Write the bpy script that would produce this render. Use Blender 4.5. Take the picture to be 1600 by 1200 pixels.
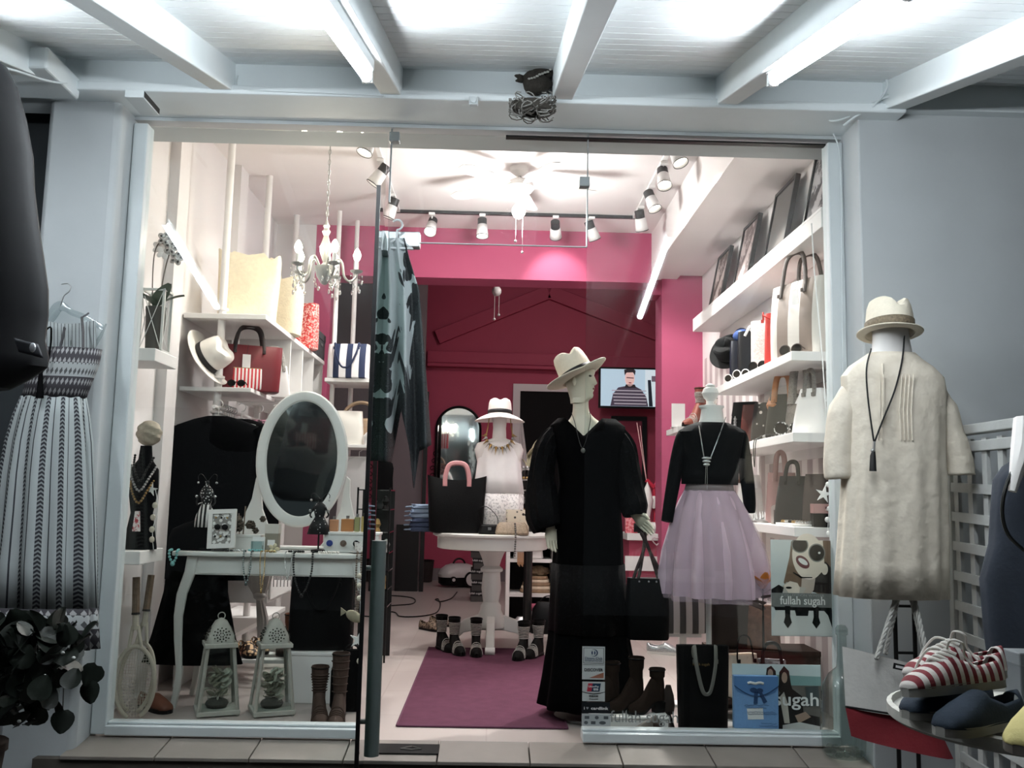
import bpy, bmesh, math, random
from mathutils import Vector, Matrix, Euler
import numpy as np
random.seed(7)
PI = math.pi
for _o in list(bpy.data.objects): bpy.data.objects.remove(_o)
scene = bpy.context.scene
COL = scene.collection

# ------------------------------------------------------------------ camera
FPX = 1450.0
CAM = Vector((0.0, -4.45, 1.15))
CAMROT = Matrix.Rotation(math.radians(-1.1), 3, 'Z') @ Matrix.Rotation(math.radians(90 + 6.9), 3, 'X') @ Matrix.Rotation(math.radians(1.17), 3, 'Z')
cam_data = bpy.data.cameras.new('camera')
cam_data.sensor_width = 36.0
cam_data.sensor_fit = 'HORIZONTAL'
cam_data.lens = FPX / 1600.0 * 36.0
cam_data.clip_start = 0.05
cam = bpy.data.objects.new('camera', cam_data)
cam.matrix_world = Matrix.Translation(CAM) @ CAMROT.to_4x4()
COL.objects.link(cam)
scene.camera = cam

# ------------------------------------------------------------------ world, exposure
world = bpy.data.worlds.new('night'); scene.world = world
world.use_nodes = True
world.node_tree.nodes['Background'].inputs[0].default_value = (0.09, 0.10, 0.11, 1)
world.node_tree.nodes['Background'].inputs[1].default_value = 0.38
scene.view_settings.view_transform = 'Standard'
scene.view_settings.look = 'None'
scene.view_settings.exposure = 0.0
scene.view_settings.gamma = 1.0
scene.view_settings.use_curve_mapping = False

# ------------------------------------------------------------------ pixel -> place (1600 x 1200 photograph)
def ray(px, py):
    return (CAMROT @ Vector(((px - 800) / FPX, (600 - py) / FPX, -1.0)))
def P(px, py, y):
    r = ray(px, py); t = (y - CAM.y) / r.y
    return CAM + r * t
def PX(px, py, X):
    r = ray(px, py); t = (X - CAM.x) / r.x
    return CAM + r * t
def PZ(px, py, Z):
    r = ray(px, py); t = (Z - CAM.z) / r.z
    return CAM + r * t
def S(y): return (y - CAM.y) / FPX          # metres per pixel at depth y

# ------------------------------------------------------------------ materials
def lin(h):
    h = h.lstrip('#'); c = [int(h[i:i + 2], 16) / 255 for i in (0, 2, 4)]
    return tuple((v / 12.92 if v <= .04045 else ((v + .055) / 1.055) ** 2.4) for v in c) + (1.0,)
MATS = {}
class NT:
    def __init__(s, name):
        s.m = bpy.data.materials.new(name); s.m.use_nodes = True
        s.t = s.m.node_tree; s.b = s.t.nodes['Principled BSDF']
    def n(s, kind, **kw):
        nd = s.t.nodes.new(kind)
        for k, v in kw.items():
            if k.startswith('i_'):
                key = k[2:]; key = int(key) if key.isdigit() else key.replace('_', ' ')
                nd.inputs[key].default_value = v
            else: setattr(nd, k, v)
        return nd
    def l(s, a, b): s.t.links.new(a, b)
    def math(s, op, a, b=None, c=None):
        nd = s.n('ShaderNodeMath', operation=op)
        for i, v in enumerate((a, b, c)):
            if v is None: continue
            if hasattr(v, 'is_linked'): s.l(v, nd.inputs[i])
            else: nd.inputs[i].default_value = v
        return nd.outputs[0]
    def mix(s, fac, a, b):
        nd = s.n('ShaderNodeMix', data_type='RGBA')
        for i, v in ((0, fac), (6, a), (7, b)):
            if hasattr(v, 'is_linked'): s.l(v, nd.inputs[i])
            else: nd.inputs[i].default_value = lin(v) if isinstance(v, str) else v
        return nd.outputs[2]
    def obj(s): return s.n('ShaderNodeTexCoord').outputs['Object']
    def uv(s):
        nd = s.n('ShaderNodeAttribute', attribute_name='puv'); return nd.outputs['Vector']
    def sep(s, v):
        nd = s.n('ShaderNodeSeparateXYZ'); s.l(v, nd.inputs[0]); return nd.outputs
    def noise(s, vec, scale, detail=3, rough=.55):
        nd = s.n('ShaderNodeTexNoise', i_Scale=scale, i_Detail=detail, i_Roughness=rough)
        s.l(vec, nd.inputs['Vector']); return nd.outputs[0]
    def voro(s, vec, scale, feature='F1', rnd=1.0):
        nd = s.n('ShaderNodeTexVoronoi', feature=feature, i_Scale=scale, i_Randomness=rnd)
        s.l(vec, nd.inputs['Vector']); return nd.outputs[0]
    def bump(s, h, st=.3, dist=.01):
        nd = s.n('ShaderNodeBump', i_Strength=st, i_Distance=dist)
        s.l(h, nd.inputs['Height']); s.l(nd.outputs[0], s.b.inputs['Normal'])
    def col(s, v): s.l(v, s.b.inputs['Base Color'])
def mat(name, hexc, rough=.55, metal=0., var=.06, vs=9., bump=0., bs=120., spec=.4, sheen=0., coat=0., trans=0., alpha=1.):
    if name in MATS: return MATS[name]
    k = NT(name); b = k.b
    b.inputs['Roughness'].default_value = rough; b.inputs['Metallic'].default_value = metal
    b.inputs['Specular IOR Level'].default_value = spec
    b.inputs['Sheen Weight'].default_value = sheen; b.inputs['Coat Weight'].default_value = coat
    b.inputs['Transmission Weight'].default_value = trans; b.inputs['Alpha'].default_value = alpha
    c = lin(hexc)
    o = k.obj()
    f = k.noise(o, vs, 4)
    d = tuple(max(0, v * (1 - 2.2 * var)) for v in c[:3]) + (1,); e = tuple(min(1, v * (1 + 1.6 * var)) for v in c[:3]) + (1,)
    k.col(k.mix(f, d, e))
    if bump: k.bump(k.noise(o, bs, 3), bump, .004)
    MATS[name] = k.m
    return k.m
def emit(name, hexc, strength):
    if name in MATS: return MATS[name]
    k = NT(name); k.b.inputs['Base Color'].default_value = lin(hexc)
    k.b.inputs['Emission Color'].default_value = lin(hexc); k.b.inputs['Emission Strength'].default_value = strength
    MATS[name] = k.m; return k.m
def glass(name, tint='#eef4f2', refl=1.0, rough=.0):
    # thin pane: clear to the eye and to light, mirror share by Fresnel
    if name in MATS: return MATS[name]
    k = NT(name); k.t.nodes.remove(k.b)
    out = k.t.nodes['Material Output']
    tr = k.n('ShaderNodeBsdfTransparent'); tr.inputs[0].default_value = lin(tint)
    gl = k.n('ShaderNodeBsdfAnisotropic') if False else k.n('ShaderNodeBsdfGlossy'); gl.inputs['Roughness'].default_value = rough
    lw = k.n('ShaderNodeLayerWeight', i_Blend=.5)
    f = k.math('MULTIPLY', k.math('ADD', .04, k.math('MULTIPLY', k.math('POWER', lw.outputs['Facing'], 5.), .9)), refl)
    mx = k.n('ShaderNodeMixShader'); k.l(f, mx.inputs[0]); k.l(tr.outputs[0], mx.inputs[1]); k.l(gl.outputs[0], mx.inputs[2])
    k.l(mx.outputs[0], out.inputs[0]); MATS[name] = k.m; return k.m
def stripes(name, cols, axis=0, period=.1, rough=.6, widths=None, bump=.15, src='obj', off=0.):
    """flat printed stripes; cols = two hex colours"""
    if name in MATS: return MATS[name]
    k = NT(name); v = k.sep(k.obj() if src == 'obj' else k.uv())[axis]
    fr = k.math('FRACT', k.math('ADD', k.math('DIVIDE', v, period), off + 100.))
    g = k.math('GREATER_THAN', fr, widths or .5)
    k.col(k.mix(g, cols[0], cols[1])); k.b.inputs['Roughness'].default_value = rough
    k.b.inputs['Specular IOR Level'].default_value = .25
    k.bump(k.noise(k.obj(), 160, 2), bump, .003)
    MATS[name] = k.m; return k.m
def blotch(name, cols, scale=40., thr=.5, rough=.6, kind='noise', bump=.2, spec=.3):
    """two-tone printed or mottled pattern"""
    if name in MATS: return MATS[name]
    k = NT(name); o = k.obj()
    v = k.noise(o, scale, 4, .7) if kind == 'noise' else k.voro(o, scale)
    r = k.n('ShaderNodeValToRGB'); k.l(v, r.inputs[0])
    r.color_ramp.elements[0].position = max(0, thr - .04); r.color_ramp.elements[1].position = min(1, thr + .04)
    r.color_ramp.elements[0].color = lin(cols[0]); r.color_ramp.elements[1].color = lin(cols[1])
    k.col(r.outputs[0]); k.b.inputs['Roughness'].default_value = rough; k.b.inputs['Specular IOR Level'].default_value = spec
    if bump: k.bump(v, bump, .004)
    MATS[name] = k.m; return k.m

# ------------------------------------------------------------------ mesh builder
def V(*a): return Vector(a)
class B:
    def __init__(s): s.v = []; s.f = []; s.fm = []; s.uv = {}; s.cur = 0
    def mi(s, i): s.cur = i; return s
    def add(s, vs, fs, uvs=None):
        o = len(s.v); s.v += [tuple(x) for x in vs]
        for f in fs: s.f.append([o + i for i in f]); s.fm.append(s.cur)
        if uvs:
            for i, u in enumerate(uvs): s.uv[o + i] = u
        return s
    def box(s, a, b, M=None):
        x0, y0, z0 = a; x1, y1, z1 = b
        vs = [V(x, y, z) for z in (z0, z1) for y in (y0, y1) for x in (x0, x1)]
        if M is not None: vs = [M @ v for v in vs]
        return s.add(vs, [(0, 2, 3, 1), (4, 5, 7, 6), (0, 1, 5, 4), (2, 6, 7, 3), (0, 4, 6, 2), (1, 3, 7, 5)])
    def cbox(s, c, size, R=None):
        h = [q / 2 for q in size]; M = Matrix.Translation(V(*c)) @ (R.to_4x4() if R is not None else Matrix.Identity(4))
        return s.box((-h[0], -h[1], -h[2]), (h[0], h[1], h[2]), M)
    def loft(s, rings, cap=True, closed=True, uvs=None):
        n = len(rings[0]); vs = [p for r in rings for p in r]; fs = []
        m = n if closed else n - 1
        for i in range(len(rings) - 1):
            for j in range(m):
                a = i * n + j; b = i * n + (j + 1) % n
                fs.append((a, b, b + n, a + n))
        if cap and closed:
            fs.append(tuple(range(n - 1, -1, -1))); fs.append(tuple(range((len(rings) - 1) * n, len(rings) * n)))
        return s.add(vs, fs, uvs)
    def tube(s, pts, r, n=8, closed=False, cap=True, flat=1.0):
        pts = [V(*p) for p in pts]; m = len(pts)
        rr = r if isinstance(r, (list, tuple)) else [r] * m
        rings = []; up = None
        for i, p in enumerate(pts):
            if closed: t = pts[(i + 1) % m] - pts[i - 1]
            else: t = pts[min(i + 1, m - 1)] - pts[max(i - 1, 0)]
            if t.length < 1e-9: t = V(0, 0, 1)
            t.normalize()
            if up is None:
                up = V(0, 0, 1) if abs(t.z) < .9 else V(0, 1, 0)
            u = (up - t * up.dot(t))
            if u.length < 1e-6: u = t.orthogonal()
            u.normalize(); w = t.cross(u); up = u
            rings.append([p + (u * math.cos(2 * PI * k / n) + w * (math.sin(2 * PI * k / n) * flat)) * rr[i] for k in range(n)])
        if closed: rings.append(rings[0]); return s.loft(rings, cap=False)
        return s.loft(rings, cap)
    def cyl(s, p, q, r0, r1=None, n=12, cap=True): return s.tube([p, q], [r0, r0 if r1 is None else r1], n, cap=cap)
    def lathe(s, prof, o=(0, 0, 0), n=24, sx=1., sy=1., cap=False, R=None):
        rings = []
        for r, z in prof:
            ring = []
            for k in range(n):
                a = 2 * PI * k / n; p = V(r * math.cos(a) * sx, r * math.sin(a) * sy, z)
                if R is not None: p = R @ p
                ring.append(V(*o) + p)
            rings.append(ring)
        return s.loft(rings, cap)
    def prism(s, poly, o, u, v, d):
        """polygon (a,b) in the frame o,u,v, extruded by vector d"""
        o, u, v, d = V(*o), V(*u), V(*v), V(*d)
        a = [o + u * p[0] + v * p[1] for p in poly]; n = len(a)
        b = [p + d for p in a]
        return s.add(a + b, [tuple(range(n)), tuple(range(2 * n - 1, n - 1, -1))] + [(i, (i + 1) % n, n + (i + 1) % n, n + i) for i in range(n)])
    def ell(s, c, r, n=14, m=8, R=None):
        if not isinstance(r, (tuple, list)): r = (r, r, r)
        prof = [(max(1e-4, math.sin(PI * i / m)), -math.cos(PI * i / m)) for i in range(m + 1)]
        M = Matrix.Diagonal(V(*r))
        if R is not None: M = R @ M
        return s.lathe(prof, c, n, R=M, cap=True)
    def shell(s, rows, n=48, k=0, sup=2.0, cap=(False, False), phase=0., th=0):
        """stack of (super)ellipses: rows (z, rx, ry, cx, cy, foldamp); uv = (angle, z)"""
        vs = []; uvs = []
        for row in rows:
            z, rx, ry = row[:3]; cx, cy = (row[3], row[4]) if len(row) > 4 else (0, 0); amp = row[5] if len(row) > 5 else 0
            for j in range(n + 1):
                a = 2 * PI * j / n + phase
                ca, sa = math.cos(a), math.sin(a)
                ex = 2.0 / sup
                q = 1 + amp * (math.cos(k * a) + .45 * math.cos((k * .5 + 1.0) // 1 * a + 1.3 + z * 2)) if k else 1
                x = math.copysign(abs(ca) ** ex, ca) * rx * q; y = math.copysign(abs(sa) ** ex, sa) * ry * q
                vs.append(V(cx + x, cy + y, z)); uvs.append((j / n, z, 0))
        fs = []; w = n + 1
        for i in range(len(rows) - 1):
            for j in range(n): a = i * w + j; fs.append((a, a + 1, a + 1 + w, a + w))
        if cap[0]: fs.append(tuple(range(n - 1, -1, -1)))
        if cap[1]: fs.append(tuple((len(rows) - 1) * w + j for j in range(n)))
        return s.add(vs, fs, uvs)
    def grid(s, fn, nu, nv):
        vs = []; uvs = []
        for i in range(nv + 1):
            for j in range(nu + 1):
                u, v = j / nu, i / nv; vs.append(V(*fn(u, v))); uvs.append((u, v, 0))
        w = nu + 1
        return s.add(vs, [(i * w + j, i * w + j + 1, (i + 1) * w + j + 1, (i + 1) * w + j) for i in range(nv) for j in range(nu)], uvs)
    def xf(s, M, start=0):
        for i in range(start, len(s.v)): s.v[i] = tuple(M @ V(*s.v[i]))
        return s
    def build(s, name, mats, parent=None, smooth=35, thick=0., bevel=0., world=False, sub=0):
        me = bpy.data.meshes.new(name)
        vs = s.v
        if world and parent is not None:
            Mi = wm(parent).inverted(); vs = [tuple(Mi @ V(*p)) for p in vs]
        me.from_pydata(vs, [], s.f)
        if not isinstance(mats, (list, tuple)): mats = [mats]
        for m in mats: me.materials.append(m)
        me.polygons.foreach_set('material_index', s.fm)
        if s.uv:
            at = me.attributes.new('puv', 'FLOAT_VECTOR', 'POINT')
            for i, u in s.uv.items(): at.data[i].vector = u
        bm = bmesh.new(); bm.from_mesh(me)
        if s.uv and not thick:
            pass
        bmesh.ops.recalc_face_normals(bm, faces=bm.faces); bm.to_mesh(me); bm.free()
        if smooth:
            me.polygons.foreach_set('use_smooth', [True] * len(me.polygons))
            me.set_sharp_from_angle(angle=math.radians(smooth))
        me.update()
        o = bpy.data.objects.new(name, me); COL.objects.link(o)
        if parent is not None: o.parent = parent
        if sub:
            md = o.modifiers.new('sub', 'SUBSURF'); md.levels = md.render_levels = sub
        if thick:
            md = o.modifiers.new('solid', 'SOLIDIFY'); md.thickness = thick; md.offset = 0
        if bevel:
            md = o.modifiers.new('bevel', 'BEVEL'); md.width = bevel; md.segments = 2; md.limit_method = 'ANGLE'
        return o
def wm(o):
    M = o.matrix_basis.copy()
    while o.parent is not None: o = o.parent; M = o.matrix_basis @ M
    return M
USED = {}
def tag(o, label=None, cat=None, group=None, kind=None):
    if label: o['label'] = label
    if cat: o['category'] = cat
    if group: o['group'] = group
    if kind: o['kind'] = kind
    return o
def thing(name, label, cat, loc=(0, 0, 0), rz=0., group=None, rot=None):
    o = bpy.data.objects.new(name, None); COL.objects.link(o); o.empty_display_size = .05
    o.location = loc; o.rotation_euler = rot if rot is not None else (0, 0, rz)
    return tag(o, label, cat, group)
def setting(name, parent=None):
    o = bpy.data.objects.new(name, None); COL.objects.link(o); o['kind'] = 'structure'; o.empty_display_size = .05
    return o
def struct(name, b, m, parent=None, **kw):
    o = b.build(name, m, parent, **kw)
    if parent is None: o['kind'] = 'structure'
    return o
def copytree(o, parent=None):
    c = o.copy(); COL.objects.link(c); c.parent = parent
    for ch in list(o.children): copytree(ch, c)
    return c
def text(name, body, size, mt, loc, u=(1, 0, 0), v=(0, 0, 1), parent=None, align='CENTER', ext=.0006, bold=0., width=None):
    cu = bpy.data.curves.new(name, 'FONT'); cu.body = body; cu.size = size; cu.align_x = align; cu.align_y = 'CENTER'; cu.extrude = ext; cu.offset = bold
    cu.resolution_u = 3
    to = bpy.data.objects.new(name, cu); COL.objects.link(to)
    dg = bpy.context.evaluated_depsgraph_get(); me = bpy.data.meshes.new_from_object(to.evaluated_get(dg))
    bpy.data.objects.remove(to)
    u, v = V(*u).normalized(), V(*v).normalized(); w = u.cross(v)
    M = Matrix((u, v, w)).transposed().to_4x4(); M.translation = V(*loc)
    if width and len(me.vertices):
        xs = [q.co.x for q in me.vertices]; f = width / max(1e-6, max(xs) - min(xs)); M = M @ Matrix.Diagonal((f, 1, 1, 1))
    if parent is not None: M = wm(parent).inverted() @ M
    me.transform(M); me.name = name
    me.materials.clear(); me.materials.append(mt)
    o = bpy.data.objects.new(name, me); COL.objects.link(o)
    if parent is not None: o.parent = parent
    return o
def arc(c, r, a0, a1, n, u=(1, 0, 0), v=(0, 0, 1), ry=None):
    c, u, v = V(*c), V(*u), V(*v); ry = r if ry is None else ry
    return [c + u * (r * math.cos(a0 + (a1 - a0) * i / n)) + v * (ry * math.sin(a0 + (a1 - a0) * i / n)) for i in range(n + 1)]
def spline(pts, n=6, closed=False):
    pts = [V(*p) for p in pts]; m = len(pts); out = []
    rng = range(m) if closed else range(m - 1)
    for i in rng:
        p0 = pts[(i - 1) % m] if closed or i > 0 else pts[i]; p1 = pts[i]; p2 = pts[(i + 1) % m]
        p3 = pts[(i + 2) % m] if closed or i + 2 < m else p2
        for k in range(n):
            t = k / n
            out.append(.5 * ((2 * p1) + (p2 - p0) * t + (2 * p0 - 5 * p1 + 4 * p2 - p3) * t * t + (3 * p1 - p0 - 3 * p2 + p3) * t ** 3))
    if not closed: out.append(pts[-1])
    return out
def interp(tab, x):
    for i in range(len(tab) - 1):
        if x <= tab[i + 1][0]:
            f = (x - tab[i][0]) / max(1e-9, tab[i + 1][0] - tab[i][0]); f = min(1, max(0, f))
            return [a + (b - a) * f for a, b in zip(tab[i][1:], tab[i + 1][1:])]
    return list(tab[-1][1:])
def spot(name, loc, target, power, ang=60, blend=.5, col=(1, .93, .86), size=.04):
    l = bpy.data.lights.new(name, 'SPOT'); l.energy = power; l.spot_size = math.radians(ang); l.spot_blend = blend; l.color = col; l.shadow_soft_size = size
    o = bpy.data.objects.new(name, l); COL.objects.link(o); o.location = loc
    o.rotation_euler = (V(*target) - V(*loc)).to_track_quat('-Z', 'Y').to_euler(); return o
def point(name, loc, power, col=(1, .93, .86), size=.03):
    l = bpy.data.lights.new(name, 'POINT'); l.energy = power; l.color = col; l.shadow_soft_size = size
    o = bpy.data.objects.new(name, l); COL.objects.link(o); o.location = loc; return o
# ================================================================== THE SETTING
XL, XR, ZT, ZB = -1.727, 1.63, 2.932, .095          # glazed opening in the plane y = 0
DJL, DJR, ZTR = -.538, .44, 2.378                    # door jambs, transom height
WX0, WX1, CEIL, YB = -1.95, 1.87, 3.5, 3.57          # room: side walls, ceiling, red beam
YW = 8.4                                             # back wall
M_ext = mat('painted render, pale blue grey', '#b6bbbd', .75, var=.05, vs=2.5, bump=.25, bs=14)
M_extd = mat('painted timber, pale grey', '#dbe2e4', .6, var=.05, vs=3, bump=.12, bs=30)
M_board = mat('white painted board', '#e3e7e8', .45, var=.04, vs=4, bump=.1, bs=40)
M_frame = mat('white lacquered frame', '#c9d0d2', .35, var=.04, vs=5, bump=.05)
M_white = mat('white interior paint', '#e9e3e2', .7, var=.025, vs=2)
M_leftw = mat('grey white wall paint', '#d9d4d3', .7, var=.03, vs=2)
M_pink = mat('raspberry wall paint', '#b04f70', .62, var=.05, vs=1.5, bump=.05, bs=60)
M_pinkd = mat('raspberry wall paint, back room', '#b34560', .62, var=.05, vs=1.5, bump=.05, bs=60)
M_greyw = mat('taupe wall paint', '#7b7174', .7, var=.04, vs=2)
M_slab = mat('dark street paving', '#34322f', .8, var=.15, vs=6, bump=.3, bs=30)
M_riser = mat('dark step stone', '#4b453f', .8, var=.1, vs=5, bump=.2, bs=40)
M_tile = mat('beige sill tile', '#7f7871', .55, var=.1, vs=5, bump=.1, bs=50)
M_black = mat('black metal', '#131314', .45, .4, var=.05)
M_hard = mat('satin steel fitting', '#9ca2a3', .35, .7, var=.03)
def floor_material():
    k = NT('pale stone floor tile'); o = k.obj()
    br = k.n('ShaderNodeTexBrick', offset=0.0, i_Scale=1.0, i_Mortar_Size=.004, i_Mortar_Smooth=.2, i_Brick_Width=.6, i_Row_Height=.6)
    k.l(o, br.inputs['Vector'])
    br.inputs['Color1'].default_value = lin('#b4aaa5'); br.inputs['Color2'].default_value = lin('#aea49f'); br.inputs['Mortar'].default_value = lin('#a39691')
    n = k.noise(o, 3.5, 5)
    k.col(k.mix(k.math('MULTIPLY', n, .5), br.outputs[0], '#a8a09b'))
    k.b.inputs['Roughness'].default_value = .38; return k.m
M_floor = floor_material()
def wallpaper():
    k = NT('striped wallpaper, greige and off white'); y = k.sep(k.obj())[1]
    fr = k.math('FRACT', k.math('ADD', k.math('DIVIDE', y, .19), 50.))
    g = k.math('GREATER_THAN', fr, .5)
    k.col(k.mix(g, '#c2b5b5', '#eee6e4')); k.b.inputs['Roughness'].default_value = .7; return k.m
M_paper = wallpaper()

# ---- ground, step, sill tiles
struct('floor_street', B().box((-7, -9, -.62), (7, -.25, -.5)), M_slab)
st = setting('trim_1')
B().box((-1.95, -.25, -.6), (1.9, .02, -.012)).build('step_riser', M_riser, st, smooth=0)
for i in range(9):
    x0 = -1.83 + i * .405; x1 = min(x0 + .4, 1.70)
    if x1 - x0 < .05: continue
    b = B(); b.prism([(-.262, -.012), (-.262, .004), (-.03, .034), (-.03, -.012)], (x0, 0, 0), (0, 1, 0), (0, 0, 1), (x1 - x0, 0, 0))
    b.build('tile', M_tile, st, smooth=0, bevel=.003)
# ---- shop floor, walls, ceiling
struct('floor', B().box((-3.2, .0, -.1), (3.2, YW + .1, 0.0)), M_floor)
struct('wall_left', B().box((WX0 - .15, .06, 0), (WX0, YB + .12, CEIL)), M_leftw)
b = B(); b.box((WX0, YB, 0), (-1.60, YB + .12, CEIL)).box((WX0, .9, 0), (-1.89, 1.08, CEIL)).box((WX0, 2.1, 0), (-1.87, 2.3, CEIL))
struct('wall_left_return', b, M_leftw)
wr = setting('wall_right')
B().box((WX1, .06, 0), (WX1 + .15, 4.05, 2.40)).build('papered_wall', M_paper, wr, smooth=0)
B().box((WX1, .06, 2.40), (WX1 + .15, 4.05, CEIL)).build('painted_wall', M_white, wr, smooth=0)
ce = setting('ceiling')
B().box((-3.2, .05, CEIL), (3.2, YB + .12, CEIL + .1)).build('ceiling_slab', M_white, ce, smooth=0)
B().box((1.37, .05, 3.14), (1.64, 3.98, CEIL)).build('ceiling_boxing', M_white, ce, smooth=0)
B().box((1.64, .05, 3.175), (WX1 + .1, 3.98, CEIL)).build('ceiling_recess', M_white, ce, smooth=0)
# red downstand beam, posts, back room
bm_ = setting('trim_2')
B().box((-1.60, YB, 3.05), (1.37, YB + .3, CEIL)).build('downstand_beam', M_pink, bm_, smooth=0)
B().box((-1.60, YB, 0), (-1.45, YB + .3, 3.05)).build('post', M_pink, bm_, smooth=0)
B().box((1.37, YB + .25, 3.0), (1.56, YB + .5, 3.2)).build('beam_return', M_pink, bm_, smooth=0)
B().box((1.50, 3.78, 0), (WX1 + .1, 4.1, 3.2)).build('column', M_pink, bm_, smooth=0)
struct('wall_back', B().box((-3.2, YW, 0), (3.2, YW + .15, 4.3)), M_pinkd)
pd = setting('trim_3')          # relief gable moulding on the back wall
def onback(px, py): q = P(px, py, YW); return (q.x, q.z)
def bar(p, q, w, d, name):
    p, q = V(p[0], 0, p[1]), V(q[0], 0, q[1]); t = (q - p).normalized(); nrm = V(-t.z, 0, t.x) * w / 2
    c = [p + nrm, q + nrm, q - nrm, p - nrm]
    B().prism([(v.x, v.z) for v in c], (0, YW, 0), (1, 0, 0), (0, 0, 1), (0, -d, 0)).build(name, M_pinkd, pd, smooth=0, bevel=.012)
L_, A_, R_ = onback(683, 528), onback(858, 457), onback(1040, 528)
bar(L_, A_, .20, .07, 'raking_moulding'); bar(A_, R_, .20, .07, 'raking_moulding')
bar(onback(668, 558), onback(1060, 570), .17, .09, 'base_moulding')
bar(onback(668, 571), onback(1060, 583), .05, .14, 'cornice')
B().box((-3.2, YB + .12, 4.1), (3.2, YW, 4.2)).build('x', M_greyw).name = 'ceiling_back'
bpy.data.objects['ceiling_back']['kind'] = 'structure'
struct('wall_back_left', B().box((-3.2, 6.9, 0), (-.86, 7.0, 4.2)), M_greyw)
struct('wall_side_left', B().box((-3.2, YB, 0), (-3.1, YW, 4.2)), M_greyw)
struct('wall_side_right', B().box((3.1, 4.0, 0), (3.2, YW, 4.2)), M_pinkd)
struct('wall_side_front', B().box((WX1, 4.1, 0), (3.2, 4.2, 4.2)), M_pinkd)
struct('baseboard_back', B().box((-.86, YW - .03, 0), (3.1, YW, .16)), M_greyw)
# back doorway with white architrave
d3 = setting('door_3')
x0, x1 = P(800, 700, YW).x, P(905, 700, YW).x; zt = P(800, 600, YW).z
b = B(); b.box((x0, YW - .05, 0), (x0 + .1, YW, zt)).box((x1, YW - .05, 0), (x1 + .1, YW, zt)).box((x0 + .1, YW - .05, zt - .1), (x1, YW, zt))
b.build('architrave', M_white, d3, smooth=0)
B().box((x0 + .1, YW - .012, 0), (x1, YW, zt - .1)).build('dark_interior', mat('doorway darkness', '#0d0d0e', .9), d3, smooth=0)  # black sheet stands in for the unlit interior behind the doorway
b = B(); b.grid(lambda u, v: (x0 + .1 + u * (.04 + .16 * v), YW - .03 - .015 * math.sin(u * 14), zt - .55 - v * 1.1), 12, 10)
b.build('curtain_edge', M_white, d3, thick=.004)
# dark sliding door in the taupe wall
d4 = setting('door_4')
q0, q1 = P(617, 905, 6.88), P(655, 820, 6.88)
B().box((q0.x, 6.86, 0), (q1.x, 6.9, q1.z)).build('door_leaf', mat('near black door', '#101011', .5), d4, smooth=0)
B().box((q1.x + .02, 6.84, 0), (q1.x + .07, 6.9, 2.4)).build('door_jamb', mat('near black door', '#101011', .5), d4, smooth=0)

# ---- outside walls
struct('wall_front_left', B().box((-2.14, -.2, -.55), (-1.80, .06, 3.05)), M_ext, bevel=.03)
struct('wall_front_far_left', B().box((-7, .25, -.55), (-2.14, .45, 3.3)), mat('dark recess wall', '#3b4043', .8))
wr2 = setting('wall_front_right')
B().box((1.705, -.24, -.55), (3.0, .06, 3.06)).build('render_face', M_ext, wr2, smooth=0, bevel=.008)
B().box((2.19, -.14, 2.2), (7, .2, 3.3)).build('render_face', M_ext, wr2, smooth=0)
B().box((3.6, -.24, -.55), (7, .2, 2.3)).build('render_face', M_ext, wr2, smooth=0)
B().box((-2.14, -.03, ZT + .02), (3.0, .25, 3.5)).build('lintel', M_ext, wr2, smooth=0)

# ---- canopy: boards, beams, wall plate
SL = .256
def cz(y): return 3.128 + SL * (y + .3)
can = setting('ceiling_canopy')
bw = .088
me = None
for i in range(52):
    ya = -.28 - i * bw; yb = ya - bw + .006
    if yb < -4.9: break
    b = B(); t = .018
    b.add([(x, y, cz(y) + dz) for x in (-5, 5) for y, dz in ((ya, 0), (ya, t), (yb, t), (yb, 0))], [(0, 1, 2, 3), (7, 6, 5, 4), (0, 3, 7, 4), (1, 5, 6, 2), (0, 4, 5, 1), (3, 2, 6, 7)])
    b.build('plank', M_board, can, smooth=0)
b = B(); b.add([(x, y, cz(y) + .022 + dz) for x in (-5, 5) for y, dz in ((0.1, 0), (0.1, .02), (-4.9, .02), (-4.9, 0))], [(0, 1, 2, 3), (7, 6, 5, 4), (0, 3, 7, 4), (1, 5, 6, 2), (0, 4, 5, 1), (3, 2, 6, 7)])
b.build('roof_sheet', M_board, can, smooth=0)
BX = [-2.86, -2.075, -1.288, -.509, .286, 1.058, 1.85, 2.63, 3.4]
for x in BX:
    b = B(); w = .048
    b.add([(x + dx, y, cz(y) + dz) for dx in (-w, w) for y, dz in ((-.20, -.135), (-.20, .01), (-4.9, .01), (-4.9, -.135))], [(0, 1, 2, 3), (7, 6, 5, 4), (0, 3, 7, 4), (1, 5, 6, 2), (0, 4, 5, 1), (3, 2, 6, 7)])
    b.build('beam', M_extd, can, smooth=0, bevel=.006)
B().box((-5, -.3, 3.0), (5, -.03, 3.14)).build('wall_plate', M_extd, can, smooth=0, bevel=.005)
B().box((-2.6, -.335, 2.968), (1.9, -.03, 3.012)).build('plate_trim', M_extd, can, smooth=0, bevel=.008)
b = B(); b.box((-4.0, -.62, 2.93), (-1.95, -.3, 3.03)); b.build('boxed_gutter', M_extd, can, smooth=0, bevel=.01)

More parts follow.
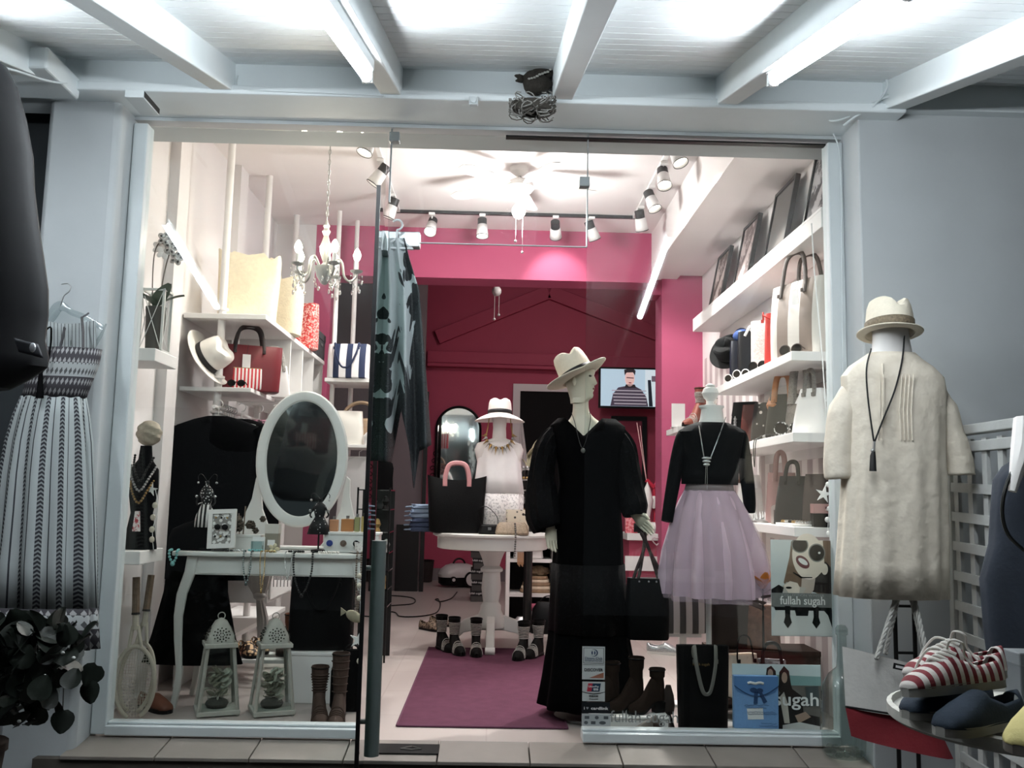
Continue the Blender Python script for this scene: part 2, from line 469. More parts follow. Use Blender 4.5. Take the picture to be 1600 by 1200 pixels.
# ---- shop front: frames and glass
M_pane = glass('window glass', '#fafdfc', .95)
M_door = glass('door glass', '#b9c9c4', 1.3)
def frame(name, x0, x1, z0, z1, l=.07, r=.07, t=0, bt=.055):
    w = setting(name)
    if l: B().box((x0 - l, -.045, z0 - bt), (x0, .045, z1)).build('window_frame', M_frame, w, smooth=0, bevel=.006)
    if r: B().box((x1, -.045, z0 - bt), (x1 + r, .045, z1)).build('window_frame', M_frame, w, smooth=0, bevel=.006)
    b = B(); b.box((x0, -.06, z0 - bt), (x1, .05, z0 - .012)).box((x0, -.03, z0 - .012), (x1, .03, z0)); b.build('window_sill', M_frame, w, smooth=0, bevel=.005)
    B().box((x0, -.006, z0), (x1, .006, z1)).build('window_pane', M_pane, w, smooth=0)
    return w
frame('window_1', XL, DJL - .02, ZB, ZT, r=0)
frame('window_2', DJR, XR, ZB, ZT, l=0, r=.075)
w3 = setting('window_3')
B().box((.03, -.02, ZT - .008), (XR, .02, ZT)).build('head_shadow_gap', M_black, w3, smooth=0)  # dark strip stands in for the shadow gap under the lintel
B().box((DJL, -.006, ZTR), (DJR, .006, ZT)).build('window_pane', M_pane, w3, smooth=0)
B().box((DJL + .12, -.007, ZTR - .004), (DJR, .007, ZTR)).build('glass_edge', M_frame, w3, smooth=0)
for (px, py) in ((617, 216), (913, 286), (912, 189)):
    q = P(px, py, -.01); B().cbox((q.x, -.012, q.z), (.05, .05, .048)).build('glass_clamp', M_hard, w3, smooth=0, bevel=.003)
b = B(); b.box((DJL - .004, -.008, ZTR + .2), (DJL + .004, .008, ZT + .1)); b.build('glass_joint', M_hard, w3, smooth=0)
b = B(); b.box((DJR - .003, -.008, ZTR), (DJR + .003, .008, ZT + .1)); b.build('glass_joint', M_hard, w3, smooth=0)
# the open glass door, swung out square to the shop front
d1 = setting('door_1')
dl = .86
DR = Matrix.Translation((-.55, 0, 0)) @ Matrix.Rotation(math.radians(4.8), 4, 'Z')
B().box((-.006, -dl, .03), (.006, -.02, ZTR - .01)).xf(DR).build('door_glass', M_door, d1, smooth=0)
B().box((-.008, -dl - .014, .03), (.008, -dl, ZTR - .01)).xf(DR).build('edge_seal', M_black, d1, smooth=0)
q = P(640, 372, -.04)
B().box((-.022, -.2, ZTR - .1), (.022, .0, ZTR + .0)).xf(DR).build('patch_fitting', M_hard, d1, smooth=0, bevel=.004)
B().box((DJL, -.05, q.z - .045), (q.x + .05, .01, q.z + .03)).build('transom_patch', M_hard, d1, smooth=0, bevel=.004)
b = B(); b.tube([(.045, -.62, .12), (.045, -.62, .96)], .03, 14); b.tube([(0, -.62, .25), (.045, -.62, .25)], .01, 8).tube([(0, -.62, .85), (.045, -.62, .85)], .01, 8); b.xf(DR)
b.build('pull_handle', mat('grey green steel bar', '#66716f', .4, .4), d1)
# dark panelled house door on the right
d2 = setting('door_2')
M_dk = mat('charcoal painted door', '#4c4f50', .5, var=.05)
M_dk2 = mat('black brown door frame', '#2a2a2a', .5, var=.05)
qa = P(1508, 437, -.16); yd = -.12
X0, ZT2 = qa.x, qa.z
b = B(); b.box((X0, yd - .06, -.55), (X0 + .10, yd + .05, ZT2)).box((X0, yd - .06, ZT2 - .17), (X0 + 1.3, yd + .05, ZT2)).box((X0 - .02, yd - .1, ZT2 - .03), (X0 + 1.3, yd, ZT2 + .02)).box((X0, yd - .075, ZT2 - .135), (X0 + 1.3, yd, ZT2 - .075))
b.build('door_frame', M_dk2, d2, smooth=0, bevel=.01)
B().box((X0 + .1, yd, -.55), (X0 + 1.2, yd + .04, ZT2 - .17)).build('door_leaf', M_dk, d2, smooth=0)
cx, czz = X0 + .62, P(1600, 590, yd).z - .02
for r0, r1, dd in ((.40, .345, .03), (.31, .25, .018)):
    pts = [(r0 * math.cos(a), r0 * math.sin(a)) for a in [PI * i / 24 for i in range(25)]] + [(r1 * math.cos(a), r1 * math.sin(a)) for a in [PI * (24 - i) / 24 for i in range(25)]]
    bb = B()
    for i in range(24):
        A = [(r * math.cos(PI * j / 24), r * math.sin(PI * j / 24)) for r, j in ((r0, i), (r0, i + 1), (r1, i + 1), (r1, i))]
        bb.prism(A, (cx, yd, czz), (1, 0, 0), (0, 0, 1), (0, -dd, 0))
    bb.build('arched_moulding', M_dk, d2, smooth=0)
B().prism([(.25 * math.cos(PI * i / 20), .25 * math.sin(PI * i / 20)) for i in range(21)], (cx, yd, czz), (1, 0, 0), (0, 0, 1), (0, -.006, 0)).build('fanlight_pane', mat('dark door glass', '#050606', .08, spec=.6), d2, smooth=0)
B().box((cx - .33, yd - .03, czz - .07), (cx + .33, yd, czz - .02)).build('arched_sill', M_dk, d2, smooth=0, bevel=.006)

# ================================================================== LAMPS OF THE PLACE
M_tube = emit('fluorescent tube', '#eef5fa', 135.)
M_batten = mat('white lamp batten', '#dfe4e5', .4)
def tube_lamp(label, px, py, ya=-1.04, dx=0.0, X=None):
    q = P(px, py, ya) if X is None else V(X, ya, P(1205, 130, ya).z)
    L = 1.22; c = math.cos(math.atan(SL)); s = math.sin(math.atan(SL))
    t = thing('fluorescent_lamp', label, 'lamp', q, group='fluorescent lamps under the canopy')
    d = V(0, -c, -s); nrm = V(0, -s, c)
    B().tube([d * .03, d * (L - .03)], .019, 14).build('tube', M_tube, t)
    for a, e in ((0, .03), (L - .03, L)):
        B().tube([d * a, d * e], .021, 12).build('end_cap', M_batten, t)
    b = B(); R = Matrix((V(1, 0, 0), -d, nrm)).transposed()
    b.cbox(d * (L / 2) + nrm * .05, (.05, L + .02, .045), R)
    b.build('batten', M_batten, t, smooth=0, bevel=.004)
    for a in (.2, L - .2): B().cbox(d * a + nrm * .11, (.03, .03, .09), R).build('bracket', M_batten, t, smooth=0)
    for a in (.0, L):
        B().cbox(d * a + nrm * .02, (.04, .02, .075), R).build('lamp_holder', M_batten, t, smooth=0)
    return t
tube_lamp('bright fluorescent tube lamp on the beam left of the door', 574, 122)
tube_lamp('bright fluorescent tube lamp on the beam over the right window', 1207, 128)
tube_lamp('fluorescent tube lamp over the left window, seen as a reflection in its glass', 0, 0, X=-2.02)

# flush ceiling lamp of the back room, above the red beam's sight line
bl = thing('ceiling_lamp', 'round white ceiling lamp of the back room, hidden above the red beam', 'lamp', (1.0, 5.3, 4.1))
B().lathe([(.001, -.07), (.1, -.065), (.15, -.03), (.155, 0)], n=28).build('diffuser', emit('back lamp diffuser', '#fff0e8', 6.), bl)
B().lathe([(.16, -.02), (.17, -.02), (.17, 0), (.16, 0)], n=28).build('rim', M_batten, bl)
point('back_lamp_light', (1.0, 5.3, 3.95), 55, (1, .95, .92), .12)
# ================================================================== GENERATORS
M_skin = mat('pale mannequin plastic', '#cfc8b4', .35, var=.02)
M_mwhite = mat('white mannequin plastic', '#e2dfdc', .4, var=.02)
M_straw = mat('fine cream straw', '#d8d0be', .7, var=.05, vs=60, bump=.5, bs=260)
M_strawt = mat('tan straw', '#c9b99c', .75, var=.1, vs=60, bump=.6, bs=220)
M_band = mat('black ribbon', '#101012', .6)
M_wood = mat('white furniture lacquer', '#d8d8d4', .4, var=.03, vs=6)
M_shelf = mat('white melamine', '#e6e3e1', .45, var=.02)
M_tag = mat('white paper tag', '#eeeceb', .7)
M_leather = mat('black leather', '#070708', .45, var=.05, bump=.25, bs=180, spec=.18)
M_cloth = mat('black cloth', '#060607', .9, var=.1, bump=.3, bs=90, spec=.06)
M_chain = mat('silver chain', '#b9b9b8', .3, .9)
M_gold = mat('old gold metal', '#a5895a', .35, .85)
M_mirror = mat('mirror silver', '#c9cfce', .03, 1., var=0.)
def rotm(rx=0, ry=0, rz=0): return Euler((rx, ry, rz), 'XYZ').to_matrix()

def hat(name, label, loc, rot, m, rc=.098, h=.115, brim=.062, curl=.02, bandm=None, bandh=.032, pinch=.03, group='hats on show', droop=.0, s=1.):
    t = thing(name, label, 'hat', loc, rot=rot, group=group); t.scale = (s, s, s)
    n = 40; b = B(); rows = []
    for z, f in ((0, 1.0), (.25, .985), (.5, .955), (.75, .91), (.9, .83), (.97, .68), (1.0, .42), (1.0, .02)):
        rows.append((z * h, rc * .88 * f, rc * f * 1.08))
    b.shell(rows, n)
    for i, p in enumerate(b.v):
        x, y, z = p; k = max(0, (z / h - .55) / .45)
        z2 = z - pinch * k * math.exp(-(x / (.28 * rc)) ** 2) * (1 - .15 * y / rc)
        x2 = x * (1 - .20 * k * max(0, -y / rc))
        b.v[i] = (x2, y, z2)
    b.build('crown', m, t, thick=.003)
    b = B()
    def f(u, v):
        a = 2 * PI * u; r = v * brim
        z = curl * (v ** 2) * (.35 + .65 * abs(math.cos(a))) - droop * v * (.5 + .5 * math.cos(a - PI / 2 * -1)) - .002
        return ((rc * .88 + r) * math.cos(a), (rc * 1.08 + r) * math.sin(a), z)
    b.grid(f, n, 6); b.build('brim', m, t, thick=.004)
    b = B(); b.shell([(.003, rc * .885 + .002, rc * 1.085 + .002), (bandh, rc * .872 + .003, rc * 1.07 + .003)], n)
    b.build('hat_band', bandm or M_band, t, thick=.002)
    return t

def bag(name, label, loc, rz, w, h, d, m, flare=1.0, handles=2, hh=.18, hw=.1, hm=None, hr=.006, style='up', rim=None, group='handbags on show', cat='bag', tag_at=None, lean=0., sup=5., base=None, flat=1.6, sag=0., top=None):
    """soft tote: body, rim, two handles"""
    t = thing(name, label, cat, loc, rot=(lean, 0, rz), group=group)
    b = B(); rows = []
    for f in (0, .02, .08, .25, .5, .75, .92, 1.0):
        k = 1 + (flare - 1) * f; e = .93 if f == 0 else 1
        bul = 1 + .06 * math.sin(PI * f)
        rows.append((f * h, w / 2 * k * e, d / 2 * bul * e * (1 - .35 * f ** 3)))
    rows.append((h * .985, w / 2 * flare * .97, d / 2 * .5)); rows.append((h * .7, w / 2 * .9, d / 2 * .4))
    b.shell(rows, 40, sup=sup, cap=(True, True))
    if sag:
        for i, p in enumerate(b.v): b.v[i] = (p[0], p[1], p[2] - sag * (p[2] / h) ** 2 * (1 - (2 * p[0] / w) ** 2))
    b.build('body', m, t)
    if base is not None:
        b = B(); b.shell([(0, w / 2 * .94, d / 2 * .94), (.004, w / 2 * 1.004, d / 2 * 1.01), (h * .28, w / 2 * (1 + (flare - 1) * .28) * 1.006, d / 2 * 1.07)], 40, sup=sup, cap=(True, False)); b.build('base_panel', base, t)
    hm = hm or m
    for sgn in ((-1, 1) if handles == 2 else (-1,) if handles == 1 else ()):
        y = sgn * d / 2 * .68; b = B()
        z0 = h * .82
        if style == 'up': pts = spline([(-hw, y * 1.2, z0), (-hw * .98, y, h), (-hw * .7, y * .8, h + hh * .8), (0, y * .7, h + hh), (hw * .7, y * .8, h + hh * .8), (hw * .98, y, h), (hw, y * 1.2, z0)], 5)
        else: pts = spline([(-hw, y, z0 + .02), (-hw * .98, y * 1.25, h * 1.01), (-hw * .85, y * 1.5 + sgn * .01, h - hh * .4), (-hw * .4, y * 1.6 + sgn * .015, h - hh * .9), (0, y * 1.6 + sgn * .015, h - hh), (hw * .4, y * 1.6 + sgn * .015, h - hh * .9), (hw * .85, y * 1.5 + sgn * .01, h - hh * .4), (hw * .98, y * 1.25, h * 1.01), (hw, y, z0 + .02)], 4)
        b.tube(pts, hr, 8, flat=flat); b.build('handle', hm, t)
        for sx in (-1, 1):
            b = B(); b.cbox((sx * hw, y * 1.22 + sgn * d * .1, z0 + .01), (.016, .006, .02)); b.build('handle_tab', hm, t, smooth=0)
    if tag_at:
        x, z = tag_at; b = B(); b.cbox((x, -d / 2 * 1.1 - .006, z), (.05, .002, .085)); tg = b.build('price_tag', M_tag, t, smooth=0)
        b = B(); b.tube([(x, -d / 2 * 1.1 - .006, z + .04), (x + .01, -d / 2 * .9, h)], .0012, 5); b.build('tag_string', M_band, tg)
    return t

def boot(parent_or_none, name, label, loc, rz, h, m, L=.25, group='boots on show', cat='boot', heel=.03, wid=.044, laces=None, open_top=True, sole=None, tilt=0., lacem=None):
    t = thing(name, label, cat, loc, rot=(tilt, 0, rz), group=group)
    ya, yb = -L * .66, L * .34; N, K = 18, 12
    def lift(y): q_ = max(0, min(1, (y + L * .34) / (L * .42))); return heel * q_ * q_ * (3 - 2 * q_)
    def hw(f): return wid * interp([(0, .22), (.05, .55), (.14, .82), (.3, 1.0), (.5, .84), (.72, .76), (.9, .74), (.97, .55), (1, .3)], f)[0]
    def ht(f): return interp([(0, .02), (.08, .036), (.2, .046), (.4, .066), (.55, .095), (.7, .12), (.9, .12), (1, .10)], f)[0]
    b = B(); rings = []
    for i in range(N + 1):
        f = i / N; y = ya + (yb - ya) * f; z0 = lift(y) + .010
        rings.append([V(hw(f) * math.copysign(abs(math.cos(q_)) ** .8, math.cos(q_)), y, z0 + ht(f) * abs(math.sin(q_)) ** .85) for q_ in [PI * k_ / K for k_ in range(K + 1)]])
    b.loft(rings, closed=False)
    b.shell([(.03 + heel, wid * .74, L * .165, 0, L * .165), (.10 + heel, wid * .72, L * .165, 0, L * .165), (.15 + heel, wid * .80, L * .165, 0, L * .16), (h * .8, wid * .95, L * .19, 0, L * .16), (h, wid * 1.0, L * .20, 0, L * .16), (h, wid * .90, L * .18, 0, L * .16), (h - .03, wid * .88, L * .175, 0, L * .16)], 28)
    b.build('upper', m, t, smooth=50)
    b = B(); lo, hi = [], []
    for i in range(N + 1):
        f = i / N; y = ya + (yb - ya) * f; w_ = hw(f) * 1.04; z0 = lift(y); lo.append([V(-w_, y, z0), V(w_, y, z0), V(w_, y, z0 + .012), V(-w_, y, z0 + .012)])
    b.loft(lo); b.build('sole', sole or M_leather, t, smooth=30)
    b = B(); b.loft([[V(sx * wid * .62 * e_, L * .19 + sy * L * .14 * e_, z_) for sx, sy in ((-1, -1), (1, -1), (1, 1), (-1, 1))] for z_, e_ in ((0, .9), (heel + .004, 1.05))]); b.build('heel', sole or M_leather, t, smooth=0)
    b = B(); b.tube(arc((0, L * .16, h - .008), wid * 1.02, 0, 2 * PI, 24, (1, 0, 0), (0, 1, 0), ry=L * .205), .003, 6); b.build('top_binding', sole or M_leather, t)
    if laces:
        for k in range(laces):
            z = .12 + heel + (h - .16 - heel) * k / max(1, laces - 1); g_ = interp([(.15 + heel, .82, .17), (h * .8, .97, .195), (h, 1.03, .205)], z)
            b = B(); b.tube(arc((0, L * .16, z), wid * g_[0] * 1.04, -PI * .95, -PI * .05, 10, (1, 0, 0), (0, 1, 0), ry=L * g_[1] * 1.04), .0032, 6); b.build('strap', lacem or M_lace, t)
        for i in (5, 6, 7, 8):
            b = B(); b.tube([V(p.x * 1.03, p.y, p.z + .002) for p in rings[i]], .0028, 6); b.build('strap', lacem or M_lace, t)
    if open_top:
        b = B(); b.shell([(h - .03, wid * .89, L * .178, 0, L * .16), (h - .031, wid * .01, L * .002, 0, L * .16)], 24); b.build('opening', mat('dark lining', '#060606', .9), t)
    return t
M_lace = mat('black white snake leather', '#b4b1ab', .5, var=.5, vs=120)

def lowshoe(name, label, loc, rz, L, m, solem, group, toe=None, inner='#1a1213', lace=None, rot=None, wide=.092):
    t = thing(name, label, 'shoe', loc, rot=rot if rot is not None else (0, 0, rz), group=group)
    w = wide / 2
    def halfw(f): return w * interp([(0, .25), (.04, .62), (.12, .9), (.28, 1.0), (.5, .84), (.72, .76), (.9, .72), (.97, .5), (1, .2)], f)[0]
    def ht(f): return interp([(0, .02), (.08, .045), (.2, .058), (.35, .075), (.48, .088), (.7, .062), (.88, .07), (1, .075)], f)[0]
    N = 26
    b = B(); rings = []
    for i in range(N + 1):
        f = i / N; y = -L / 2 + f * L; hw = halfw(f)
        rings.append([V(-hw, y, 0), V(hw, y, 0), V(hw * 1.03, y, .022), V(-hw * 1.03, y, .022)])
    b.loft(rings); b.build('sole', solem, t, smooth=30)
    b = B(); rings = []; K = 14; uv = []
    for i in range(N + 1):
        f = i / N; y = -L / 2 + f * L; hw = halfw(f) * .98; hh = ht(f)
        ring = []
        for k in range(K + 1):
            a = PI * k / K; c, s_ = math.cos(a), math.sin(a)
            z = .018 + (hh - .018) * abs(s_) ** .8
            ring.append(V(hw * math.copysign(abs(c) ** .85, c), y, z)); uv.append((f, k / K, 0))
        rings.append(ring)
    # cut the ankle opening
    vs = [p for r in rings for p in r]; fs = []
    for i in range(N):
        f = (i + .5) / N
        for k in range(K):
            if .5 < f < .93 and 4 <= k < K - 4: continue
            a = i * (K + 1) + k; fs.append((a, a + 1, a + K + 2, a + K + 1))
    b.add(vs, fs, uv); b.build('upper', m, t, thick=.004)
    b = B(); b.ell((0, L * .21, .03), (w * .55, L * .19, .008), 16, 6); b.build('insole', mat('insole ' + inner, inner, .8), t)
    if lace:
        for k in range(4):
            y = -L * .17 + k * L * .05; z = ht((y + L / 2) / L) + .004
            b = B(); b.tube(spline([(-w * .45, y, z - .008), (0, y - .006, z + .003), (w * .45, y + .008, z - .008)], 4), .0045, 7); b.build('lace', lace, t)
        b = B(); b.tube(spline([(0, -L * .02, .092), (.03, -L * .06, .118), (.055, -L * .02, .11), (.04, L * .03, .08), (.06, L * .07, .05)], 5), .003, 6); b.build('lace_loop', lace, t)
        b = B(); b.tube(spline([(0, -L * .02, .092), (-.03, -L * .09, .10), (-.055, -L * .15, .07), (-.06, -L * .2, .045)], 5), .003, 6); b.build('lace_end', lace, t)
    return t

def beads(pts, r, n=6, step=None):
    b = B()
    pts = [V(*p) for p in pts]
    d = 0; step = step or 2.1 * r; nxt = 0
    for i in range(len(pts) - 1):
        seg = (pts[i + 1] - pts[i]).length
        while nxt <= d + seg:
            b.ell(pts[i].lerp(pts[i + 1], (nxt - d) / max(seg, 1e-9)), r, n, 4); nxt += step
        d += seg
    return b
def picture(name, label, loc, u, v, w, h, fm, pm, fw=.02, th=.02, cat='picture', group=None, matw=0):
    """framed picture; centre loc, u right, v up, faces u x v"""
    t = thing(name, label, cat, loc, group=group); u, v = V(*u).normalized(), V(*v).normalized(); nn = u.cross(v)
    R = Matrix((u, nn * -1, v)).transposed()
    b = B()
    for s_ in (-1, 1):
        b.cbox(u * (s_ * (w - fw) / 2), (fw, th, h), R); b.cbox(v * (s_ * (h - fw) / 2), (w - 2 * fw, th, fw), R)
    b.build('frame', fm, t, smooth=0)
    B().cbox(nn * -.002, (w - fw, th * .4, h - fw), R).build('print', pm, t, smooth=0)
    return t
def hanger(b, c, w=.4, drop=.1, r=.004, u=(1, 0, 0)):
    c, u = V(*c), V(*u)
    b.tube([c + u * (-w / 2) + V(0, 0, -drop), c + V(0, 0, -.005), c + u * (w / 2) + V(0, 0, -drop), c + u * (-w / 2) + V(0, 0, -drop)], r, 6)
    b.tube([c, c + V(0, 0, .04)] + arc(c + V(0, 0, .065), .025, -PI / 2, PI * .8, 10, tuple(u)), r * .7, 6)
    return b
def leafmesh(name, m, L=.08, w=.05, bend=.25):
    b = B()
    b.grid(lambda u, v: ((u - .5) * w * 2 * math.sqrt(max(0, math.sin(PI * (v * .94 + .03)))) * (1 - .35 * v), v * L, -bend * L * v * v + .22 * w * abs(u - .5) * 2), 4, 6)
    o = b.build(name, m, smooth=60); me = o.data; bpy.data.objects.remove(o); return me
# ================================================================== OUTSIDE: THINGS ROUND THE SHOP FRONT
# --- black garment hanging at the left edge, near the camera
y0 = -1.9; s0 = S(y0)
prof = [(88, -12), (100, 3), (130, 18), (180, 32), (240, 43), (290, 45), (350, 52), (400, 60), (450, 67), (490, 67), (530, 62), (556, 68), (572, 66), (590, 40), (606, 8)]
cX = P(-110, 350, y0).x
t = thing('hanging_jacket', 'black draped jacket with a crystal button hanging at the left edge', 'jacket', P(-110, 606, y0))
rows = []
for py, px in prof[::-1]:
    q = P(px, py, y0); rows.append((q.z, abs(q.x - cX), .11, cX, y0 + .02, .012))
b = B(); b.shell(rows, 64, k=7, cap=(True, True)); b.build('cloth', mat('black satin cloth', '#0e0f12', .6, var=.1, vs=5, spec=.3, bump=.2, bs=12), t, world=True)
q0, q1 = P(30, 530, y0 - .12), P(66, 560, y0 - .12)
b = B(); b.grid(lambda u, v: tuple(P(22 + 38 * u + 8 * v, 528 + 10 * u + 22 * v, y0 - .115 + .02 * (u - .5) ** 2)), 8, 4); b.build('cuff_flap', mat('charcoal satin', '#34363b', .5), t, world=True, thick=.004)
q = P(51, 543, y0 - .125); b = B(); b.ell(q, (.009, .006, .013), 10, 6); b.build('crystal_button', mat('cut crystal', '#e8ecf0', .08, .6), t, world=True)
b = B(); b.tube([P(-110, 95, y0), P(-110, 40, y0)], .006, 8); b.tube(arc(P(-110, 30, y0), .03, -PI / 2, PI, 10), .004, 6); b.build('hanger_hook', M_black, t, world=True)

# --- striped maxi dress on a clear hanger on the left wall
def dressmat(kind):
    k = NT('woven dress cloth, ' + kind); uvv = k.sep(k.uv()); u, v = uvv[0], uvv[1]
    if kind == 'striped':
        f = k.math('FRACT', k.math('MULTIPLY', u, 15.))
        inb = k.math('MULTIPLY', k.math('GREATER_THAN', f, .20), k.math('LESS_THAN', f, .50))
        lu = k.math('ABSOLUTE', k.math('SUBTRACT', f, .35))
        ch = k.math('GREATER_THAN', k.math('FRACT', k.math('ADD', k.math('MULTIPLY', v, 55.), k.math('MULTIPLY', lu, 3.4))), .45)
        line = k.math('MULTIPLY', k.math('GREATER_THAN', f, .80), k.math('LESS_THAN', f, .86))
        c = k.mix(k.math('MULTIPLY', inb, k.math('ADD', .45, k.math('MULTIPLY', ch, .55))), '#a0a6a6', '#2f2f34')
        c = k.mix(line, c, '#35363b')
    else:
        f = k.math('FRACT', k.math('MULTIPLY', v, 22.)); g = k.math('FRACT', k.math('MULTIPLY', v, 5.5))
        dark = k.math('GREATER_THAN', g, .34)
        hx = k.math('FRACT', k.math('MULTIPLY', u, 46.))
        dia = k.math('LESS_THAN', k.math('ADD', k.math('ABSOLUTE', k.math('SUBTRACT', hx, .5)), k.math('ABSOLUTE', k.math('SUBTRACT', f, .5))), .36)
        c = k.mix(dark, '#9a9d9d', '#3d3b3f'); c = k.mix(k.math('MULTIPLY', dia, .85), c, k.mix(dark, '#2d2b2f', '#9c9c9c'))
    k.col(c); k.b.inputs['Roughness'].default_value = .85; k.b.inputs['Specular IOR Level'].default_value = .15
    k.bump(k.noise(k.obj(), 30, 3), .3, .004); return k.m
MD_s, MD_b = dressmat('striped'), dressmat('banded')
y0 = -.30
t = thing('maxi_dress', 'white and charcoal striped strappy maxi dress hung on the left wall', 'dress', P(72, 1010, y0))
def rowpx(py, xl, xr, ry, amp, y=y0):
    a, c = P(xl, py, y), P(xr, py, y); return ((a.z + c.z) / 2, (c.x - a.x) / 2, ry, (a.x + c.x) / 2, y, amp)
b = B(); b.shell([rowpx(*r) for r in ((950, -12, 148, .085, .10), (880, -8, 147, .085, .10), (800, 0, 146, .08, .09), (740, 6, 144, .075, .08), (690, 14, 142, .07, .07), (650, 24, 138, .06, .05), (620, 34, 134, .05, .015))], 120, k=11); b.build('skirt', MD_s, t, world=True, thick=.003)
b = B(); b.shell([rowpx(*r) for r in ((1012, -20, 150, .09, .11), (980, -16, 149, .088, .105), (948, -12, 148, .0865, .10))], 120, k=11); b.build('hem_band', MD_b, t, world=True, thick=.003)
b = B(); b.shell([rowpx(*r) for r in ((622, 34, 134, .05, .0), (600, 40, 142, .055, 0), (570, 50, 154, .06, 0), (545, 60, 159, .06, 0))], 60); b.build('bodice', MD_b, t, world=True, thick=.003)
for a, c in (((66, 548), (70, 512)), ((93, 546), (101, 512)), ((130, 545), (128, 496)), ((128, 496), (139, 489))):
    b = B(); p, q = P(*a, y0 - .055), P(*c, y0 - .03); b.tube([p, (p + q) / 2 + V(.004, -.004, 0), q], .011 if a[1] > 500 else .004, 6, flat=.4); b.build('strap', mat('charcoal braid', '#4d4c50', .8, var=.3, vs=150), t, world=True)
b = B(); b.grid(lambda u, v: tuple(P(66 + u * 84, 500 + v * 48 + 6 * math.sin(u * PI), y0 + .03)), 14, 4); b.build('back_panel', MD_s, t, world=True, thick=.003)
b = B(); b.tube(spline([P(68, 520, y0 - .07), P(80, 513, y0 - .09), P(76, 560, y0 - .09), P(64, 580, y0 - .09)], 6), .004, 6); b.tube([P(64, 578, y0 - .09), P(63, 600, y0 - .09), P(62, 622, y0 - .09)], [.008, .012, .017], 8); b.build('tassel', M_cloth, t, world=True)
t = thing('clothes_hanger', 'clear plastic hanger with wire hook above the striped maxi dress', 'hanger', P(105, 500, -.24))
yh = -.25
b = B(); b.tube(spline([P(*q, yh) for q in ((64, 512), (78, 498), (90, 480), (100, 480), (112, 488), (128, 494), (146, 504), (160, 512))], 4), [.014 + .012 * math.sin(PI * min(1, i / 14)) for i in range(29)], 10, flat=.5); b.build('shoulder_bar', glass('clear plastic', '#eef2f2', 1.6, .12), t, world=True)
b = B(); b.tube([P(166, 506, yh), P(158, 524, yh), P(147, 542, yh)], [.006, .012, .016], 10, flat=.5); b.build('strap_stop', glass('clear plastic', '#eef2f2', 1.6, .12), t, world=True)
b = B(); b.tube([P(94, 478, yh - .006), P(100, 462, yh - .006)] + [P(*q, yh - .006) for q in ((108, 456), (111, 448), (106, 443), (96, 444))], .0022, 6); b.build('wire_hook', M_chain, t, world=True)

# --- plant in front of the dress
M_leaf = mat('dark green leaf', '#151c16', .5, var=.25, vs=30)
lm = leafmesh('leaf', M_leaf)
pt = thing('leafy_shrub', 'dark leafy shrub with tiny white flowers below the striped dress', 'plant', P(-60, 1195, -.75))
rnd = random.Random(3)
base = P(-40, 1130, -.7)
b = B(); stems = []
for i in range(15):
    q = P(rnd.uniform(-30, 120), rnd.uniform(985, 1120), rnd.uniform(-.95, -.6)); stems.append(q)
    b.tube(spline([base + V(0, 0, -.1), base.lerp(q, .5) + V(0, 0, .05), q], 4), [.006] * 8 + [.002], 5)
for a in ((138, 1055), (146, 1045), (98, 1108)):
    q = P(*a, -.85); b.tube(spline([P(100, 1060, -.8), q], 3), .002, 5)
b.build('stem', mat('brown stem', '#2d2821', .8), pt, world=True)
def place_leaf(q, e, s):
    o = bpy.data.objects.new('leaf', lm); COL.objects.link(o); o.parent = pt
    o.matrix_basis = wm(pt).inverted() @ (Matrix.Translation(q) @ Euler(e).to_matrix().to_4x4() @ Matrix.Diagonal((s, s, s, 1)))
for i in range(190):
    px, py = rnd.uniform(-30, 118), rnd.uniform(985, 1135)
    if (px > 95 and py > 1085) or (px > 60 and py > 1118) : continue
    place_leaf(P(px, py, rnd.uniform(-1.05, -.6)), (rnd.uniform(.4, 1.9), rnd.uniform(-.6, .6), rnd.uniform(-PI, PI)), rnd.uniform(.75, 1.35))
for px, py, e in ((152, 1040, (-1.3, .5, .3)), (133, 1066, (-1.4, -.4, -.2)), (98, 1110, (-1.5, 0, .2)), (130, 1000, (1.2, .3, -1.2)), (118, 1015, (1.0, .2, -1.6))):
    place_leaf(P(px, py, -.88), e, 1.0)
for a in ((95, 993), (98, 1020), (115, 1028), (70, 1056), (63, 1085), (72, 1085), (30, 1127)):
    b = B(); q = P(*a, -1.0); b.ell(q, (.008, .005, .006), 8, 5); b.build('flower', mat('white petal', '#dfe2de', .7), pt, world=True)
b = B(); q = P(-60, 1175, -.7); b.lathe([(.12, -.28), (.15, .0), (.16, .0), (.16, .03), (.14, .03)], q, 20, cap=True); b.build('pot', mat('dark clay pot', '#3a2f29', .8), pt, world=True)

# --- linen tunic on a hung torso form, right pillar
y0 = -.62
k = NT('crumpled beige linen'); o_ = k.obj()
k.col(k.mix(k.noise(o_, 14, 4), '#c6bcab', '#ebe2d3')); k.b.inputs['Roughness'].default_value = .85; k.b.inputs['Specular IOR Level'].default_value = .15
k.bump(k.noise(o_, 13, 3, .5), .38, .03); M_linen = k.m
tf = thing('torso_mannequin', 'headless white torso form in a beige linen tunic on the right pillar', 'mannequin', P(1395, 930, y0))
b = B()
def rp(py, xl, xr, ry, amp=0, y=y0): return rowpx(py, xl, xr, ry, amp, y)
b.shell([rp(600, 1340, 1450, .05), rp(575, 1350, 1437, .05), rp(562, 1360, 1426, .05), rp(550, 1363, 1424, .058), rp(530, 1364, 1420, .056), rp(515, 1364, 1418, .056)], 32, cap=(True, True)); b.build('form', M_mwhite, tf, world=True)
b = B()
